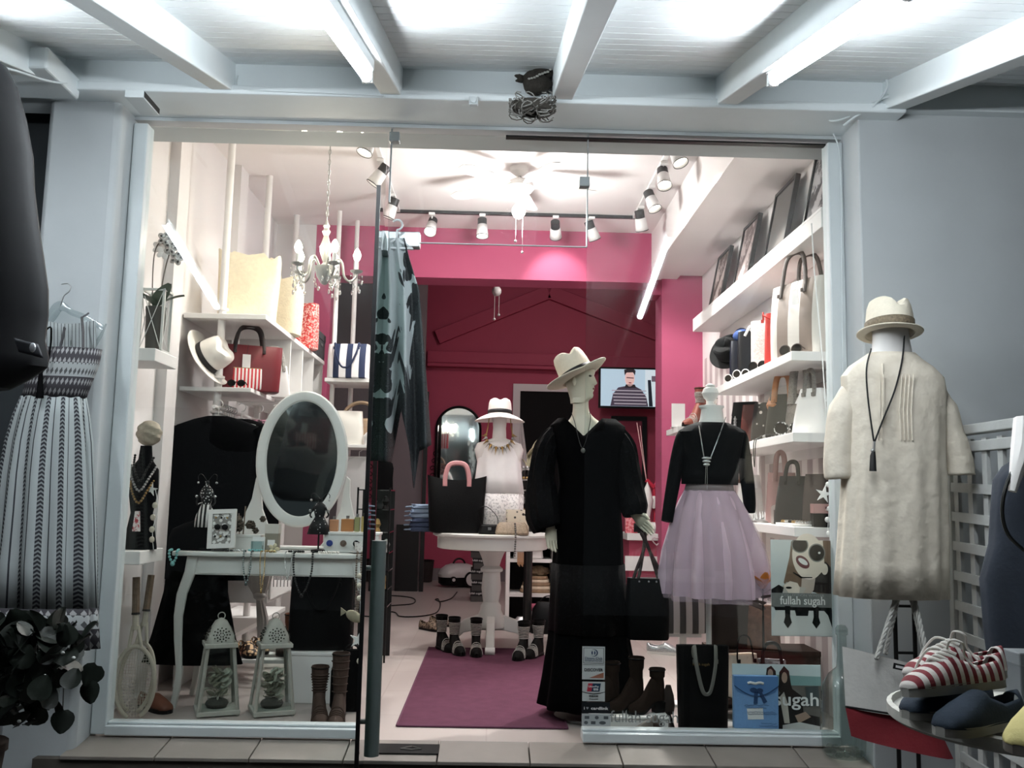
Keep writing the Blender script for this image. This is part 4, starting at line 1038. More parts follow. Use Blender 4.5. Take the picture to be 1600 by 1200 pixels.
for i, (x0_, pts) in enumerate(((-.02, [(-.02, 0, .24), (-.03, 0, .4), (-.025, -.01, .52), (0, -.02, .58), (.05, -.03, .56)]), (.015, [(.01, 0, .24), (.02, .01, .38), (.03, .02, .48), (.06, 0, .55), (.1, -.02, .5)]))):
    b = B(); b.tube(spline(pts, 5), .003, 6); st_ = b.build('stem', mat('orchid stem', '#5d5348', .6), oc)
    for f in ((.0, 0, .56), (.035, -.03, .60), (.07, -.03, .55), (.10, -.02, .50), (.03, -.02, .53))[i::1][:4]:
        b = B()
        for k in range(5):
            a = 2 * PI * k / 5; b.ell((f[0] + .022 * math.cos(a), f[1] - .01, f[2] + .022 * math.sin(a)), (.02, .004, .016), 10, 5, rotm(0, -a, 0))
        b.build('flower', M_pet, oc)
jb = thing('jewellery_bust', 'black lace jewellery bust hung with necklaces inside the left window', 'jewellery stand', (P(218, 855, .34).x, .34, zB + .002))
b = B(); b.shell([(0, .085, .05), (.01, .085, .052), (.18, .055, .038), (.3, .075, .045), (.4, .07, .045), (.45, .035, .03), (.52, .028, .026)], 28, cap=(True, True)); b.build('bust', M_cloth, jb)
b = B(); b.ell((0.01, 0, .585), (.062, .06, .066), 28, 18)
for i, p in enumerate(b.v):
    r_ = 1 + .07 * math.sin(p[2] * 150 + 3.5 * math.atan2(p[1], p[0])); b.v[i] = (.01 + (p[0] - .01) * r_, p[1] * r_, p[2])
b.build('wrapped_head', mat('beige knit wrap', '#a79c8c', .9, var=.15, vs=30, bump=.9, bs=40), jb)
for r_, z0, m_ in ((.05, .47, mat('dark beads', '#20211f', .3, .3)), (.065, .42, M_chain), (.06, .36, M_gold)):
    bb = beads(spline([(-r_, -.01, z0), (-r_ * .7, -.05, z0 - .06), (0, -.058, z0 - .13), (r_ * .7, -.05, z0 - .06), (r_, -.01, z0)], 6), .007); bb.build('bead_strand', m_, jb)
b = B(); b.prism([(-.02, 0), (.02, 0), (.012, .1), (-.012, .1)], (0, -.058, .09), (1, 0, 0), (0, 0, 1), (0, -.003, 0)); b.build('coral_pendant', blotch('red coral print', ('#e6dedb', '#b03a44'), 60, .55), jb, smooth=0)
sw = thing('shell_garland', 'white shell and starfish garland beside the jewellery bust', 'garland', (P(236, 850, .3).x, .31, zB + .002))
b = B(); b.tube(spline([(0, 0, .30), (.02, 0, .2), (.0, 0, .1), (.01, 0, .0)], 5), .0015, 5); b.build('string', M_tag, sw)
for z in (.05, .1, .16, .22): b = B(); b.ell((.008 * math.sin(z * 60), -.005, z), (.014, .008, .016), 8, 6); b.build('shell', mat('shell', '#c9bfae', .5, var=.2, vs=60), sw)
def star(b, c, r, th=.006):
    pts = [(r * (1 if i % 2 == 0 else .34) * math.sin(2 * PI * i / 10 + .2), r * (1 if i % 2 == 0 else .34) * math.cos(2 * PI * i / 10 + .2)) for i in range(10)]
    b.prism(pts, c, (1, 0, 0), (0, 0, 1), (0, -th, 0)); return b
b = star(B(), (-.02, 0, .3), .035); b.build('starfish', M_mwhite, sw, smooth=0)

# ------------------------------------------------------------------ console table with oval mirror
ty0, ty1 = .62, 1.06
TZ = P(430, 864, ty0).z; tx0, tx1 = P(268, 870, ty0).x, P(586, 872, ty0).x
vt = thing('console_table', 'white console table with curved legs in the left window', 'table', ((tx0 + tx1) / 2, .84, 0))
B().box((tx0, ty0, TZ - .025), (tx1, ty1, TZ)).build('tabletop', M_wood, vt, world=True, smooth=0, bevel=.006)
B().box((tx0 + .1, ty0 + .04, TZ - .125), (tx1 - .04, ty1 - .04, TZ - .025)).build('apron', M_wood, vt, world=True, smooth=0, bevel=.003)
B().box((tx0 + .13, ty0 + .036, TZ - .118), (tx1 - .08, ty0 + .042, TZ - .034)).build('drawer_front', M_wood, vt, world=True, smooth=0, bevel=.002)
for sx in (0, 1):
    for sy in (0, 1):
        x = tx0 + .07 if sx == 0 else tx1 - .07; y = ty0 + .06 if sy == 0 else ty1 - .06; dx = -1 if sx == 0 else 1
        b = B(); rows = []
        for f, w_, off in ((1.0, .062, .03), (.9, .06, .02), (.75, .055, -.018), (.6, .048, -.03), (.45, .044, -.024), (.25, .038, -.008), (.1, .034, -.02), (.0, .03, -.034)):
            rows.append((f * (TZ - .03), w_ / 2, w_ / 2, x - dx * off * 1.0, y))
        b.shell(rows[::-1], 24, sup=5, cap=(True, True)); b.build('leg', M_wood, vt, world=True)
vm = thing('oval_mirror', 'oval swing mirror in a white frame standing on the console table', 'mirror', (P(472, 860, .95).x, .95, TZ + .002))
mc = P(472, 716, .93); rx, rz = .262, .392
tilt = Matrix.Rotation(-.06, 3, 'X') @ Matrix.Rotation(.0, 3, 'Z')
N = 56; ring = []
for i in range(N):
    a = 2 * PI * i / N; c, s_ = math.cos(a), math.sin(a); pr = []
    for k in range(8):
        e = 2 * PI * k / 8; rr = .032 * math.cos(e); pr.append(mc + tilt @ V((rx - .03 + rr) * c, .016 * math.sin(e), (rz - .03 + rr) * s_))
    ring.append(pr)
ring.append(ring[0]); b = B(); b.loft(ring, cap=False); b.build('frame', M_wood, vm, world=True)
b = B(); b.prism([((rx - .045) * math.cos(2 * PI * i / N), (rz - .045) * math.sin(2 * PI * i / N)) for i in range(N)], mc + tilt @ V(0, -.002, 0), tilt @ V(1, 0, 0), tilt @ V(0, 0, 1), tilt @ V(0, .006, 0)); b.build('mirror_glass', M_mirror, vm, world=True, smooth=0)
for sx in (-1, 1):
    pts = [(sx * .30, 0), (sx * .31, .16), (sx * .275, .30), (sx * .272, .40), (sx * .25, .42), (sx * .235, .34), (sx * .22, .22), (sx * .15, .06), (sx * .1, .0)]
    if sx < 0: pts = [(sx * .40, 0), (sx * .36, .1), (sx * .29, .28), (sx * .272, .40), (sx * .25, .42), (sx * .24, .34), (sx * .225, .22), (sx * .16, .06), (sx * .1, .0)]
    b = B(); b.prism(pts, (mc.x, .985, TZ + .004), (1, 0, 0), (0, 0, 1), (0, .02, 0)); b.build('upright', M_wood, vm, world=True, smooth=0, bevel=.004)
    b = B(); b.cyl((mc.x + sx * .245, .94, mc.z), (mc.x + sx * .245, 1.0, mc.z), .012, n=10); b.build('pivot_knob', M_chain, vm, world=True)
B().box((mc.x - .36, .9, TZ + .003), (mc.x + .3, 1.04, TZ + .018)).build('base_board', M_wood, vm, world=True, smooth=0, bevel=.004)
# things on the console
def onT(px, y): return V(P(px, 860, y).x, y, TZ + .002)
def dollstand(label, q, h, m1, m2, armspan=.05, hook=True):
    t = thing('jewellery_doll', label, 'jewellery stand', q)
    B().lathe([(.001, 0), (.04, 0), (.04, .012), (.008, .016)], n=20).build('foot', M_leather, t); 
    b = B(); b.cyl((0, 0, .01), (0, 0, h * .55), .005, n=8); b.build('rod', M_black, t)
    b = B(); b.shell([(h * .28, .062, .036, 0, 0, .04), (h * .42, .05, .032, 0, 0, .03), (h * .56, .024, .02)], 40, k=8); b.build('skirt', m1, t, thick=.002)
    b = B(); b.shell([(h * .55, .024, .02), (h * .62, .03, .022), (h * .72, .036, .024), (h * .76, .026, .018), (h * .8, .01, .01), (h * .85, .012, .012)], 24, cap=(True, True)); b.build('torso', m2, t)
    for s_ in (-1, 1):
        b = B(); b.tube(spline([(s_ * .03, 0, h * .72), (s_ * .05, -.01, h * .6), (s_ * .04, -.02, h * .55)], 4), .005, 6); b.build('wire_arm', M_black, t)
        b = B(); b.tube(spline([(0, 0, h * .84), (s_ * .03, 0, h * .93), (s_ * armspan, 0, h * .92), (s_ * armspan, 0, h * .86)], 4), .002, 5); b.build('wire_hook', M_black, t)
        b = B(); b.ell((s_ * armspan, 0, h * .83), .007, 8, 5).ell((s_ * .05, -.015, h * .66), .008, 8, 5); b.build('earring', M_chain, t)
    return t
dollstand('black and white striped dress jewellery stand on the console', onT(318, .72), .44, stripes('black white fan stripe', ('#161616', '#dcdad8'), 0, .022), blotch('black white dots', ('#e0dedc', '#121212'), 90, .33, kind='voro'))
dollstand('black polka dot dress jewellery stand on the console', onT(497, .75), .34, blotch('white dots on black', ('#e6e4e2', '#0d0d0e'), 55, .16, kind='voro', bump=0), blotch('white dots on black', ('#e6e4e2', '#0d0d0e'), 55, .16, kind='voro', bump=0))
q = onT(345, .68)
t = picture('earring_frame', 'small white frame of earrings and sunglasses on the console', V(q.x, .68, TZ + .12), (1, 0, .05), (-.05, .15, 1), .15, .21, M_mwhite, blotch('lattice card', ('#e3e1de', '#8d8a86'), 50, .45, kind='voro', bump=0), .024, .02)
b = B(); b.ell((-.02, -.02, 0.01), (.018, .004, .016), 12, 6).ell((.02, -.02, .01), (.018, .004, .016), 12, 6).tube([(-.006, -.02, .016), (.006, -.02, .016)], .002, 5); b.build('small_sunglasses', M_leather, t)
for i, (x, z) in enumerate(((-.03, .06), (0, .06), (.03, .06), (-.03, -.04), (0, -.04), (.03, -.04))): b = B(); b.ell((x, -.02, z), (.006, .004, .006), 8, 5); b.build('stud_earring', M_leather if i % 2 else M_gold, t)
q = onT(387, .82); t = thing('planter_box', 'white wooden box of dried dark flowers on the console', 'planter', q)
b = B(); b.box((-.075, -.04, 0), (.075, .04, .075)).box((-.08, -.045, .07), (.08, .045, .085)); b.build('box', M_wood, t, smooth=0, bevel=.003)
rnd = random.Random(11); M_dry = mat('dried brown flower', '#4c443a', .9, var=.3, vs=60, bump=.6)
for i in range(13):
    x, z = rnd.uniform(-.07, .07), rnd.uniform(.1, .17); b = B(); b.ell((x, rnd.uniform(-.03, .03), z), (.018, .018, .016), 9, 6)
    for k, p in enumerate(b.v): b.v[k] = tuple(V(x, 0, z) + (V(*p) - V(x, 0, z)) * (1 + .25 * math.sin(k * 7.3)))
    b.build('dried_flower', M_dry, t)
b = B(); b.tube([(-.03, 0, .08), (-.025, 0, .24)], .004, 6).tube([(-.05, 0, .08), (-.06, 0, .2)], .003, 6); b.build('dry_stalk', mat('dry stalk', '#7d6f62', .9), t)
q = onT(425, .78); t = thing('gift_box', 'beige card box with white lid on the console', 'box', q); B().box((-.036, -.03, 0), (.036, .03, .095)).build('body', mat('beige card', '#8f897c', .7), t, smooth=0); B().box((-.038, -.032, .095), (.038, .032, .145)).build('lid', mat('cream card', '#cfcac2', .7), t, smooth=0); B().box((-.02, -.0315, .03), (.02, -.0305, .06)).build('label', M_tag, t, smooth=0)
q = onT(402, .70); t = thing('bracelet_stand', 'small glass cube with turquoise bracelet on the console', 'jewellery stand', q); B().box((-.03, -.025, .0), (.03, .025, .055)).build('cube', glass('cube glass', '#cfe0df', 2.0), t, smooth=0); B().box((-.033, .02, 0), (.033, .028, .075)).build('card', M_tag, t, smooth=0); beads(arc((0, -.04, .008), .035, 0, 2 * PI, 20, (1, 0, 0), (0, .5, 0)), .006).build('bracelet', mat('turquoise beads', '#6fb0b4', .3), t)
q = onT(548, .80); dc = thing('drawer_chest', 'small white two-knob drawer chest on the console', 'box', q)
B().box((-.14, -.06, 0), (.16, .07, .095)).build('body', M_wood, dc, smooth=0, bevel=.003); B().box((-.145, -.065, .095), (.165, .075, .11)).build('lid', M_wood, dc, smooth=0, bevel=.003)
for x, m_ in ((-.105, mat('cobalt knob', '#2c3d7d', .3)), (-.03, mat('brown knob', '#5b4a3f', .5)), (.04, M_leather)):
    B().lathe([(.001, 0), (.017, .003), (.018, .012), (.01, .02), (.009, .03)], (x, -.092, .05), 14, R=rotm(-PI / 2, 0, 0)).build('drawer_knob', m_, dc)
z = TZ + .114
for i, (px, w_, h_, mm) in enumerate(((522, .05, .065, mat('orange perfume', '#d9a27c', .15, trans=.4)), (543, .07, .07, mat('amber perfume', '#c98f5f', .15, trans=.4)), (558, .03, .08, mat('green perfume', '#aeb07f', .15, trans=.4)), (570, .04, .085, mat('yellow perfume', '#cdb878', .15, trans=.4)))):
    lb = ('orange', 'amber', 'small green', 'yellow')[i]
    t = thing('perfume_bottle', lb + ' perfume bottle on the white drawer chest', 'bottle', (P(px, 825, .79).x, .79, z), group='perfume bottles'); B().box((-w_ / 2, -.015, 0), (w_ / 2, .015, h_)).build('flask', mm, t, smooth=0, bevel=.004); B().cyl((0, 0, h_), (0, 0, h_ + .018), .009, n=10).build('cap', M_chain, t)
q = onT(563, .70); t = thing('teacup', 'white floral cup and saucer at the right end of the console', 'cup', q); B().lathe([(.001, .0), (.03, 0), (.055, .008), (.056, .011), (.03, .005)], n=22).build('saucer', M_mwhite, t); B().lathe([(.02, .006), (.03, .02), (.034, .06), (.032, .06), (.026, .02), (.001, .015)], n=22).build('cup', blotch('floral china', ('#e8e5e2', '#6b4f4a'), 70, .6), t); b = B(); b.tube(arc((.034, 0, .035), .016, -PI / 2, PI / 2, 8), .004, 6); b.build('cup_handle', M_mwhite, t)
for px, y_, lb, m_, n_ in ((345, .64, 'grey bead bracelet lying at the front of the console', mat('dark beads', '#20211f', .3, .3), 3), (428, .64, 'gold flower brooch on the console front edge', M_gold, 1), (465, .65, 'dark hair clip on the console', M_leather, 2), (512, .645, 'white pearl bracelet at the console front edge', mat('pearl', '#e2ddd6', .25), 3), (370, .66, 'small silver bead heap beside the earring frame', M_chain, 2)):
    q = onT(px, y_); t = thing('trinket', lb, 'jewellery', q)
    for k in range(n_): beads(arc((k * .025 - .02, 0, .006), .028, 0, 2 * PI, 16, (1, 0, 0), (0, .5, 0)), .006).build('bead_loop', m_, t)
    if n_ == 1:
        for k in range(5): b = B(); b.ell((.018 * math.cos(k * 1.257), -.004, .018 + .018 * math.sin(k * 1.257)), (.014, .004, .01), 8, 5, rotm(0, -k * 1.257, 0)); b.build('petal', mat('cream enamel', '#d9cfae', .3), t)
# necklaces over the front edge
for px, drop, m_, lb, r_, wv in ((388, .16, mat('dark pearl', '#5d6564', .25, .3), 'grey pearl strand hanging over the console front, leftmost', .0055, .02), (412, .2, M_gold, 'fine gold strand hanging beside the grey pearls', .004, .012), (452, .13, M_chain, 'short silver chain over the console front', .0035, .018), (475, .215, mat('dark beads', '#20211f', .3, .3), 'long dark bead strand looped over the console front', .006, .05), (562, .3, mat('brown bead', '#6b5d50', .4), 'brown bead strand over the console edge near the door', .006, .012), (272, .06, mat('turquoise fringe', '#86c3c2', .7), 'turquoise fringe tassel at the console left corner', .008, .02)):
    q = P(px, 864, ty0); t = thing('bead_necklace', lb, 'necklace', (q.x, ty0 - .01, TZ - drop), group='necklaces over the console edge')
    pts = spline([(-wv, .03, drop + .006), (-wv, -.006, drop + .0), (-wv * .9, -.004, drop * .5), (0, -.004, 0), (wv * .9, -.004, drop * .5), (wv, -.006, drop), (wv, .03, drop + .006)], 6)
    beads(pts, r_).build('bead_strand', m_, t); b = B(); b.ell((0, -.004, -.006), r_ * 1.6, 8, 5); b.build('pendant_bead', m_, t)

# ------------------------------------------------------------------ floor of the left window
M_lan = mat('antique white metal', '#a9a8a0', .6, var=.1, vs=25)
def lantern(label, px, y):
    q = P(px, 1110, y); t = thing('lantern', label, 'lantern', (q.x, y, 0), .38, group='white metal lanterns')
    w0, w1, h = .095, .065, .34
    B().box((-w0 - .012, -w0 - .012, .006), (w0 + .012, w0 + .012, .03)).build('base_tray', M_lan, t, smooth=0, bevel=.004)
    for sx in (-1, 1):
        for sy in (-1, 1):
            B().cyl((sx * w0, sy * w0, .03), (sx * w1, sy * w1, h), .009, n=4).build('corner_post', M_lan, t, smooth=0); B().ell((sx * w0, sy * w0, .006), .008, 8, 5).build('foot', M_lan, t)
    for k in range(4):
        R = rotm(0, 0, k * PI / 2); b = B(); b.add([R @ V(-w0, -w0, .03), R @ V(w0, -w0, .03), R @ V(w1, -w1, h), R @ V(-w1, -w1, h)], [(0, 1, 2, 3)]); b.build('glass_pane', glass('lantern glass', '#e9efed', 1.2), t, smooth=0)
    B().box((-w1 - .018, -w1 - .018, h), (w1 + .018, w1 + .018, h + .022)).build('collar', M_lan, t, smooth=0, bevel=.003)
    b = B(); b.shell([(h + .022, w1 + .008, w1 + .008), (h + .06, w1 + .002, w1 + .002), (h + .1, w1 - .018, w1 - .018), (h + .13, .03, .03), (h + .145, .006, .006)], 32, sup=4, cap=(False, True)); dm = b.build('dome', M_lan, t)
    for k in range(4):
        R = rotm(0, 0, k * PI / 2)
        for rr, n_, r_ in ((.012, 6, .0035), (.026, 10, .0045), (.04, 12, .004)):
            b = B()
            for i in range(n_):
                a = 2 * PI * i / n_; x, z = rr * math.cos(a), .065 + rr * .82 * math.sin(a)
                yy = -interp([(0, w1 + .009), (.038, w1 + .003), (.08, w1 - .017), (.11, .031)], z - .022)[0] - .001
                b.ell(R @ V(x, yy, h + z), (r_, r_, r_), 6, 4)
            b.build('pierced_rosette', mat('dark piercing', '#3a3833', .9), dm)
    b = B(); b.tube(arc((0, 0, h + .155), .018, 0, 2 * PI, 14), .003, 6); b.build('ring', M_lan, t)
    rr = random.Random(px); lmf = leafmesh('lantern_leaf', mat('pale silk leaf', '#cfccbe', .7, var=.3, vs=40), .05, .03, .3)
    for i in range(46):
        o = bpy.data.objects.new('silk_leaf', lmf); COL.objects.link(o); o.parent = t; a = rr.uniform(0, 6.28); r_ = rr.uniform(.0, .05)
        o.location = (r_ * math.cos(a), r_ * math.sin(a), .05 + rr.uniform(0, .15)); o.rotation_euler = (rr.uniform(.2, 1.6), 0, a)
    b = B(); b.ell((0, 0, .05), (.06, .06, .03), 14, 6); b.build('moss', mat('dark moss', '#2d2f26', .9, bump=.8), t)
lantern('white pierced metal lantern with silk flowers, left of the pair', 338, .58)
lantern('white pierced metal lantern with silk flowers, right of the pair', 424, .60)
M_rw = mat('pale old racket wood', '#b7b0a2', .6, var=.1, vs=20)
def racket(label, q, rot, s=1.):
    t = thing('wooden_racket', label, 'racket', q, rot=rot, group='old wooden rackets')
    b = B(); b.tube(arc((0, 0, .19), .095, -PI / 2 + .3, 1.5 * PI - .3, 40, ry=.17), .011, 8, flat=.8); b.build('hoop', M_rw, t)
    b = B(); b.tube([(-.03, 0, .355), (-.012, 0, .46)], .009, 8).tube([(.03, 0, .355), (.012, 0, .46)], .009, 8).tube([(0, 0, .44), (0, 0, .52)], .015, 10); b.build('throat', M_rw, t)
    b = B(); b.tube([(0, 0, .52), (0, 0, .70)], .018, 10); b.build('grip', mat('worn tan grip', '#6d5a49', .8, var=.2, vs=60), t); B().cyl((0, 0, .515), (0, 0, .525), .02, n=10).build('grip_band', M_band, t)
    b = B()
    for i in range(-6, 7):
        x = i * .0135; hz = .165 * math.sqrt(max(0, 1 - (x / .092) ** 2)); b.tube([(x, 0, .19 - hz), (x, 0, .19 + hz)], .0009, 3)
    for i in range(-11, 12):
        z = i * .0145; hx = .092 * math.sqrt(max(0, 1 - (z / .165) ** 2)); b.tube([(-hx, 0, .19 + z), (hx, 0, .19 + z)], .0009, 3)
    b.build('strings', mat('gut string', '#b9b3a6', .6), t)
q = P(214, 1122, .34); racket('old wooden racket leaning in the left window corner, front', (q.x, .30, .012), (-.12, -.08, .1))
q = P(205, 1122, .34); racket('old wooden racket behind the front one in the left corner', (q.x - .03, .42, .012), (-.16, -.02, -.25))
M_br = mat('dark brown suede', '#3a2a22', .85, var=.1, bump=.3, bs=120); M_tan = mat('russet leather', '#6d3f2e', .6, var=.1)
q = P(255, 1098, .75); lowshoe('brown_shoe', 'russet slip-on shoe on the floor beside the rackets', (q.x, .62, 0.001), .9, .27, M_tan, M_leather, 'floor shoes left')
q = P(497, 1122, .40); boot(None, 'strappy_boot', 'brown strappy gladiator boot on the left window floor, left one', (q.x, .42, 0), .25, .27, M_br, laces=7, lacem=M_br, group='strappy boots')
q = P(528, 1122, .40); boot(None, 'strappy_boot', 'brown gladiator boot standing nearest the open door', (q.x, .40, 0), .05, .34, M_br, laces=5, lacem=M_br, group='strappy boots')
q = P(482, 1085, .95)
t = thing('white_plinth', 'low white display cube under the big black bag', 'plinth', (P(490, 1085, .92).x, .98, 0)); B().box((-.13, -.15, 0), (.17, .15, .27)).build('body', M_shelf, t, smooth=0, bevel=.004); B().box((-.135, -.155, .255), (.175, .155, .275)).build('top', M_shelf, t, smooth=0, bevel=.004)
pq = t.location
bag('black_bag', 'large black leather bag on the low white cube', (pq[0] + .02, .95, .277), .1, .36, .43, .17, M_leather, flare=.95, handles=1, hh=.2, style='down')
bp = thing('black_backpack', 'black backpack on the floor behind the gladiator boots', 'bag', (P(548, 1100, .72).x, .72, 0)); b = B(); b.shell([(0, .1, .07), (.02, .11, .08), (.2, .11, .08), (.28, .09, .06), (.31, .04, .03)], 30, sup=3, cap=(True, True)); b.build('body', M_cloth, bp); b = B(); b.tube(arc((0, -.02, .3), .04, 0, PI, 10), .006, 6); b.build('handle', M_leather, bp)
sg = thing('fish_garland', 'hanging fish and starfish garland beside the door edge', 'garland', P(563, 1040, .12)); 
b = B(); b.tube([P(562, 880, .12), P(563, 940, .12), P(562, 1040, .12)], .0015, 5); b.build('string', M_tag, sg, world=True)
q = P(553, 963, .12); b = B(); b.ell(q, (.042, .012, .026), 16, 8, rotm(0, .5, 0)); fs_ = b.build('fish', mat('sand painted fish', '#9c927c', .8, var=.2, vs=40), sg, world=True); b = B(); b.prism([(0, 0), (-.03, .02), (-.03, -.02)], q + V(-.034, 0, .02), (1, 0, 0), (0, 0, 1), (0, .006, 0)); b.build('tail_fin', mat('sand painted fish', '#9c927c', .8), fs_, world=True, smooth=0)
b = star(B(), P(560, 1000, .12), .045); b.build('starfish', M_mwhite, sg, world=True, smooth=0)
for py in (900, 915, 935, 1033): b = B(); b.ell(P(561, py, .12), (.012, .009, .014), 8, 6); b.build('shell', mat('shell', '#c9bfae', .5, var=.2, vs=60), sg, world=True)
q = P(304, 1042, 1.15); bag('gift_bag', 'pale blue and black striped gift bag behind the console leg', (q.x, 1.15, .2), .25, .15, .27, .07, stripes('blue black lines', ('#7fa6cf', '#141a24'), 2, .6, widths=.52, off=.25), handles=2, hh=.05, hw=.03, hr=.002, style='down', hm=M_band, cat='gift bag')
t = thing('shoe_rack', 'low white shoe rack on the floor behind the lanterns', 'rack', (-1.35, 1.5, 0)); 
for y_ in (1.22, 1.42, 1.62, 1.82): B().box((-1.85, y_, .14), (-.95, y_ + .09, .16)).build('slat', M_shelf, t, world=True, smooth=0)
for x_ in (-1.83, -.97): B().box((x_ - .015, 1.2, 0), (x_ + .015, 1.93, .14)).build('end_panel', M_shelf, t, world=True, smooth=0)
M_leo = blotch('leopard suede', ('#d8b48c', '#2a1b12'), 40, .5, kind='voro')
for i, (px, y_, m_, lb, rz_) in enumerate(((385, 1.35, M_leo, 'leopard print flat shoe on the low white rack, left', .6), (402, 1.5, M_leo, 'leopard print flat shoe on the low white rack, right', .5), (352, 1.3, M_tan, 'brown sandal on the rack seen through the left lantern', .8), (440, 1.45, M_br, 'dark brown shoe on the rack seen through the right lantern', .3), (276, 1.3, M_leather, 'flat black shoe on the rack left of the console leg', 1.0))):
    q = P(px, 1050, y_); lowshoe('flat_shoe', lb, (q.x, y_, .161), rz_, .25, m_, M_leather, 'shoes on the low rack')
q = P(464, 1012, 1.3); boot(None, 'ankle_boot', 'copper brown ankle boot on a box left of the black bag', (q.x - .02, 1.28, .161), .5, .26, mat('copper brown fur', '#7a4a35', .7, var=.4, vs=40, bump=1, bs=90), group='brown ankle boots')
q = P(403, 950, 1.1); t = thing('white_scarf', 'sheer white scarf knotted and hanging behind the console', 'scarf', (q.x, 1.14, .3))
b = B(); b.shell([(.0, .03, .02, .03, 0, .1), (.12, .03, .02, .02, 0, .1), (.22, .02, .018, 0, 0, .1), (.3, .06, .03, -.01, 0, .08), (.48, .09, .03, 0, 0, .08), (.56, .08, .03)], 50, k=9, cap=(False, False)); b.build('cloth', mat('sheer white voile', '#d7d2ce', .8, alpha=.8), t, thick=.002); b = B(); b.ell((0, -.01, .24), (.04, .03, .025)); b.build('knot', mat('sheer white voile', '#d7d2ce', .8, alpha=.8), t)
t = thing('white_drawer_unit', 'white drawer unit on the left wall behind the necklaces', 'cabinet', (-1.35, 1.75, .36)); B().box((-1.86, 1.55, .45), (-1.40, 2.27, .75)).build('body', M_shelf, t, world=True, smooth=0); B().box((-1.395, 1.57, .47), (-1.385, 2.25, .73)).build('drawer_front', M_shelf, t, world=True, smooth=0, bevel=.002); B().box((-1.86, 1.55, .27), (-1.82, 2.27, .45)).build('foot_panel', M_shelf, t, world=True, smooth=0)
t = thing('fringe_bag', 'black beaded fringe hanging from the drawer unit', 'bag', (P(448, 930, 1.45).x, 1.47, .5)); b = B()
for i in range(26): x = -.09 + i * .0072; b.tube([(x, 0, .27), (x + .002, -.004, .06 + .05 * abs(math.sin(i * 2.1)))], .0022, 4)
b.build('fringe', M_leather, t); B().box((-.1, -.006, .26), (.1, .006, .29)).build('band', M_leather, t, smooth=0)

# ------------------------------------------------------------------ chandelier
yc = .98; q = P(507, 430, yc)
ch = thing('chandelier', 'small crystal chandelier with candle bulbs over the console', 'chandelier', q)
M_cm = mat('pewter glass metal', '#a9a8a3', .3, .5); M_cry = mat('crystal drop', '#eef0f0', .05, 0, trans=.85)
b = B(); zc = CEIL - q.z
b.tube([(0, 0, .33), (0, 0, zc)], .0025, 6)
for i in range(int((zc - .33) / .032)):
    z = .345 + i * .032; b.tube(arc((0, 0, z), .008, 0, 2 * PI, 10, (1, 0, 0) if i % 2 else (0, 1, 0), ry=.018), .0022, 5)
b.build('chain', M_cm, ch)
B().lathe([(.05, zc - .02), (.045, zc - .035), (.01, zc - .045)], n=20).build('ceiling_rose', M_cm, ch)
B().lathe([(.001, -.06), (.02, -.05), (.045, -.01), (.062, .04), (.064, .05), (.03, .055), (.012, .075), (.02, .1), (.034, .14), (.036, .17), (.022, .21), (.014, .24), (.026, .265), (.014, .285), (.022, .3), (.012, .315), (.006, .335)], n=24).build('stem', M_cm, ch)
M_bulb = emit('warm candle bulb', '#fff3dd', 28.)
for i, a in enumerate((.15, .15 + 2 * PI / 5, .15 + 4 * PI / 5, .15 + 6 * PI / 5, .15 + 8 * PI / 5)):
    c, s_ = math.cos(a), math.sin(a)
    def W(r, z): return V(r * c, r * s_, z)
    b = B(); b.tube(spline([W(.03, .03), W(.07, .10), W(.10, .08), W(.115, .0), W(.15, -.03), W(.185, .0), W(.187, .03)], 5), .007, 8); ar = b.build('arm', M_cm, ch)
    b = B(); b.lathe([(.012, .02), (.034, .03), (.038, .038), (.01, .036)], W(.187, 0), 16); b.build('drip_pan', M_cm, ar)
    b = B(); b.cyl(W(.187, .036), W(.187, .095), .013, .011, 12); b.build('candle_sleeve', M_mwhite, ar)
    b = B(); b.lathe([(.008, .095), (.019, .112), (.024, .132), (.017, .155), (.006, .172), (.001, .176)], W(.187, 0), 14); b.build('bulb', M_bulb, ar)
    for k in range(6):
        aa = k * PI / 3 + .3; d = W(.187, .03) + V(.034 * math.cos(aa), .034 * math.sin(aa), 0); L_ = .05 + .03 * ((k + i) % 3)
        b = B(); b.tube([d, d + V(0, 0, -L_)], .001, 4); b.ell(d + V(0, 0, -L_ * .5), .005, 6, 4); b.ell(d + V(0, 0, -L_ - .012), (.0075, .0075, .016), 8, 6); b.build('crystal_drop', M_cry, ar)
    pl_ = point('candle_light', (0, 0, 0), 3.6, (1, .88, .72), .03); pl_.parent = ch; pl_.location = W(.187, .20)
for k in range(8):
    a = k * PI / 4; d = V(.058 * math.cos(a), .058 * math.sin(a), .04); L_ = .06 + .04 * (k % 2); b = B(); b.tube([d, d + V(0, 0, -L_)], .001, 4); b.ell(d + V(0, 0, -L_ - .012), (.0075, .0075, .016), 8, 6); b.build('crystal_drop', M_cry, ch)
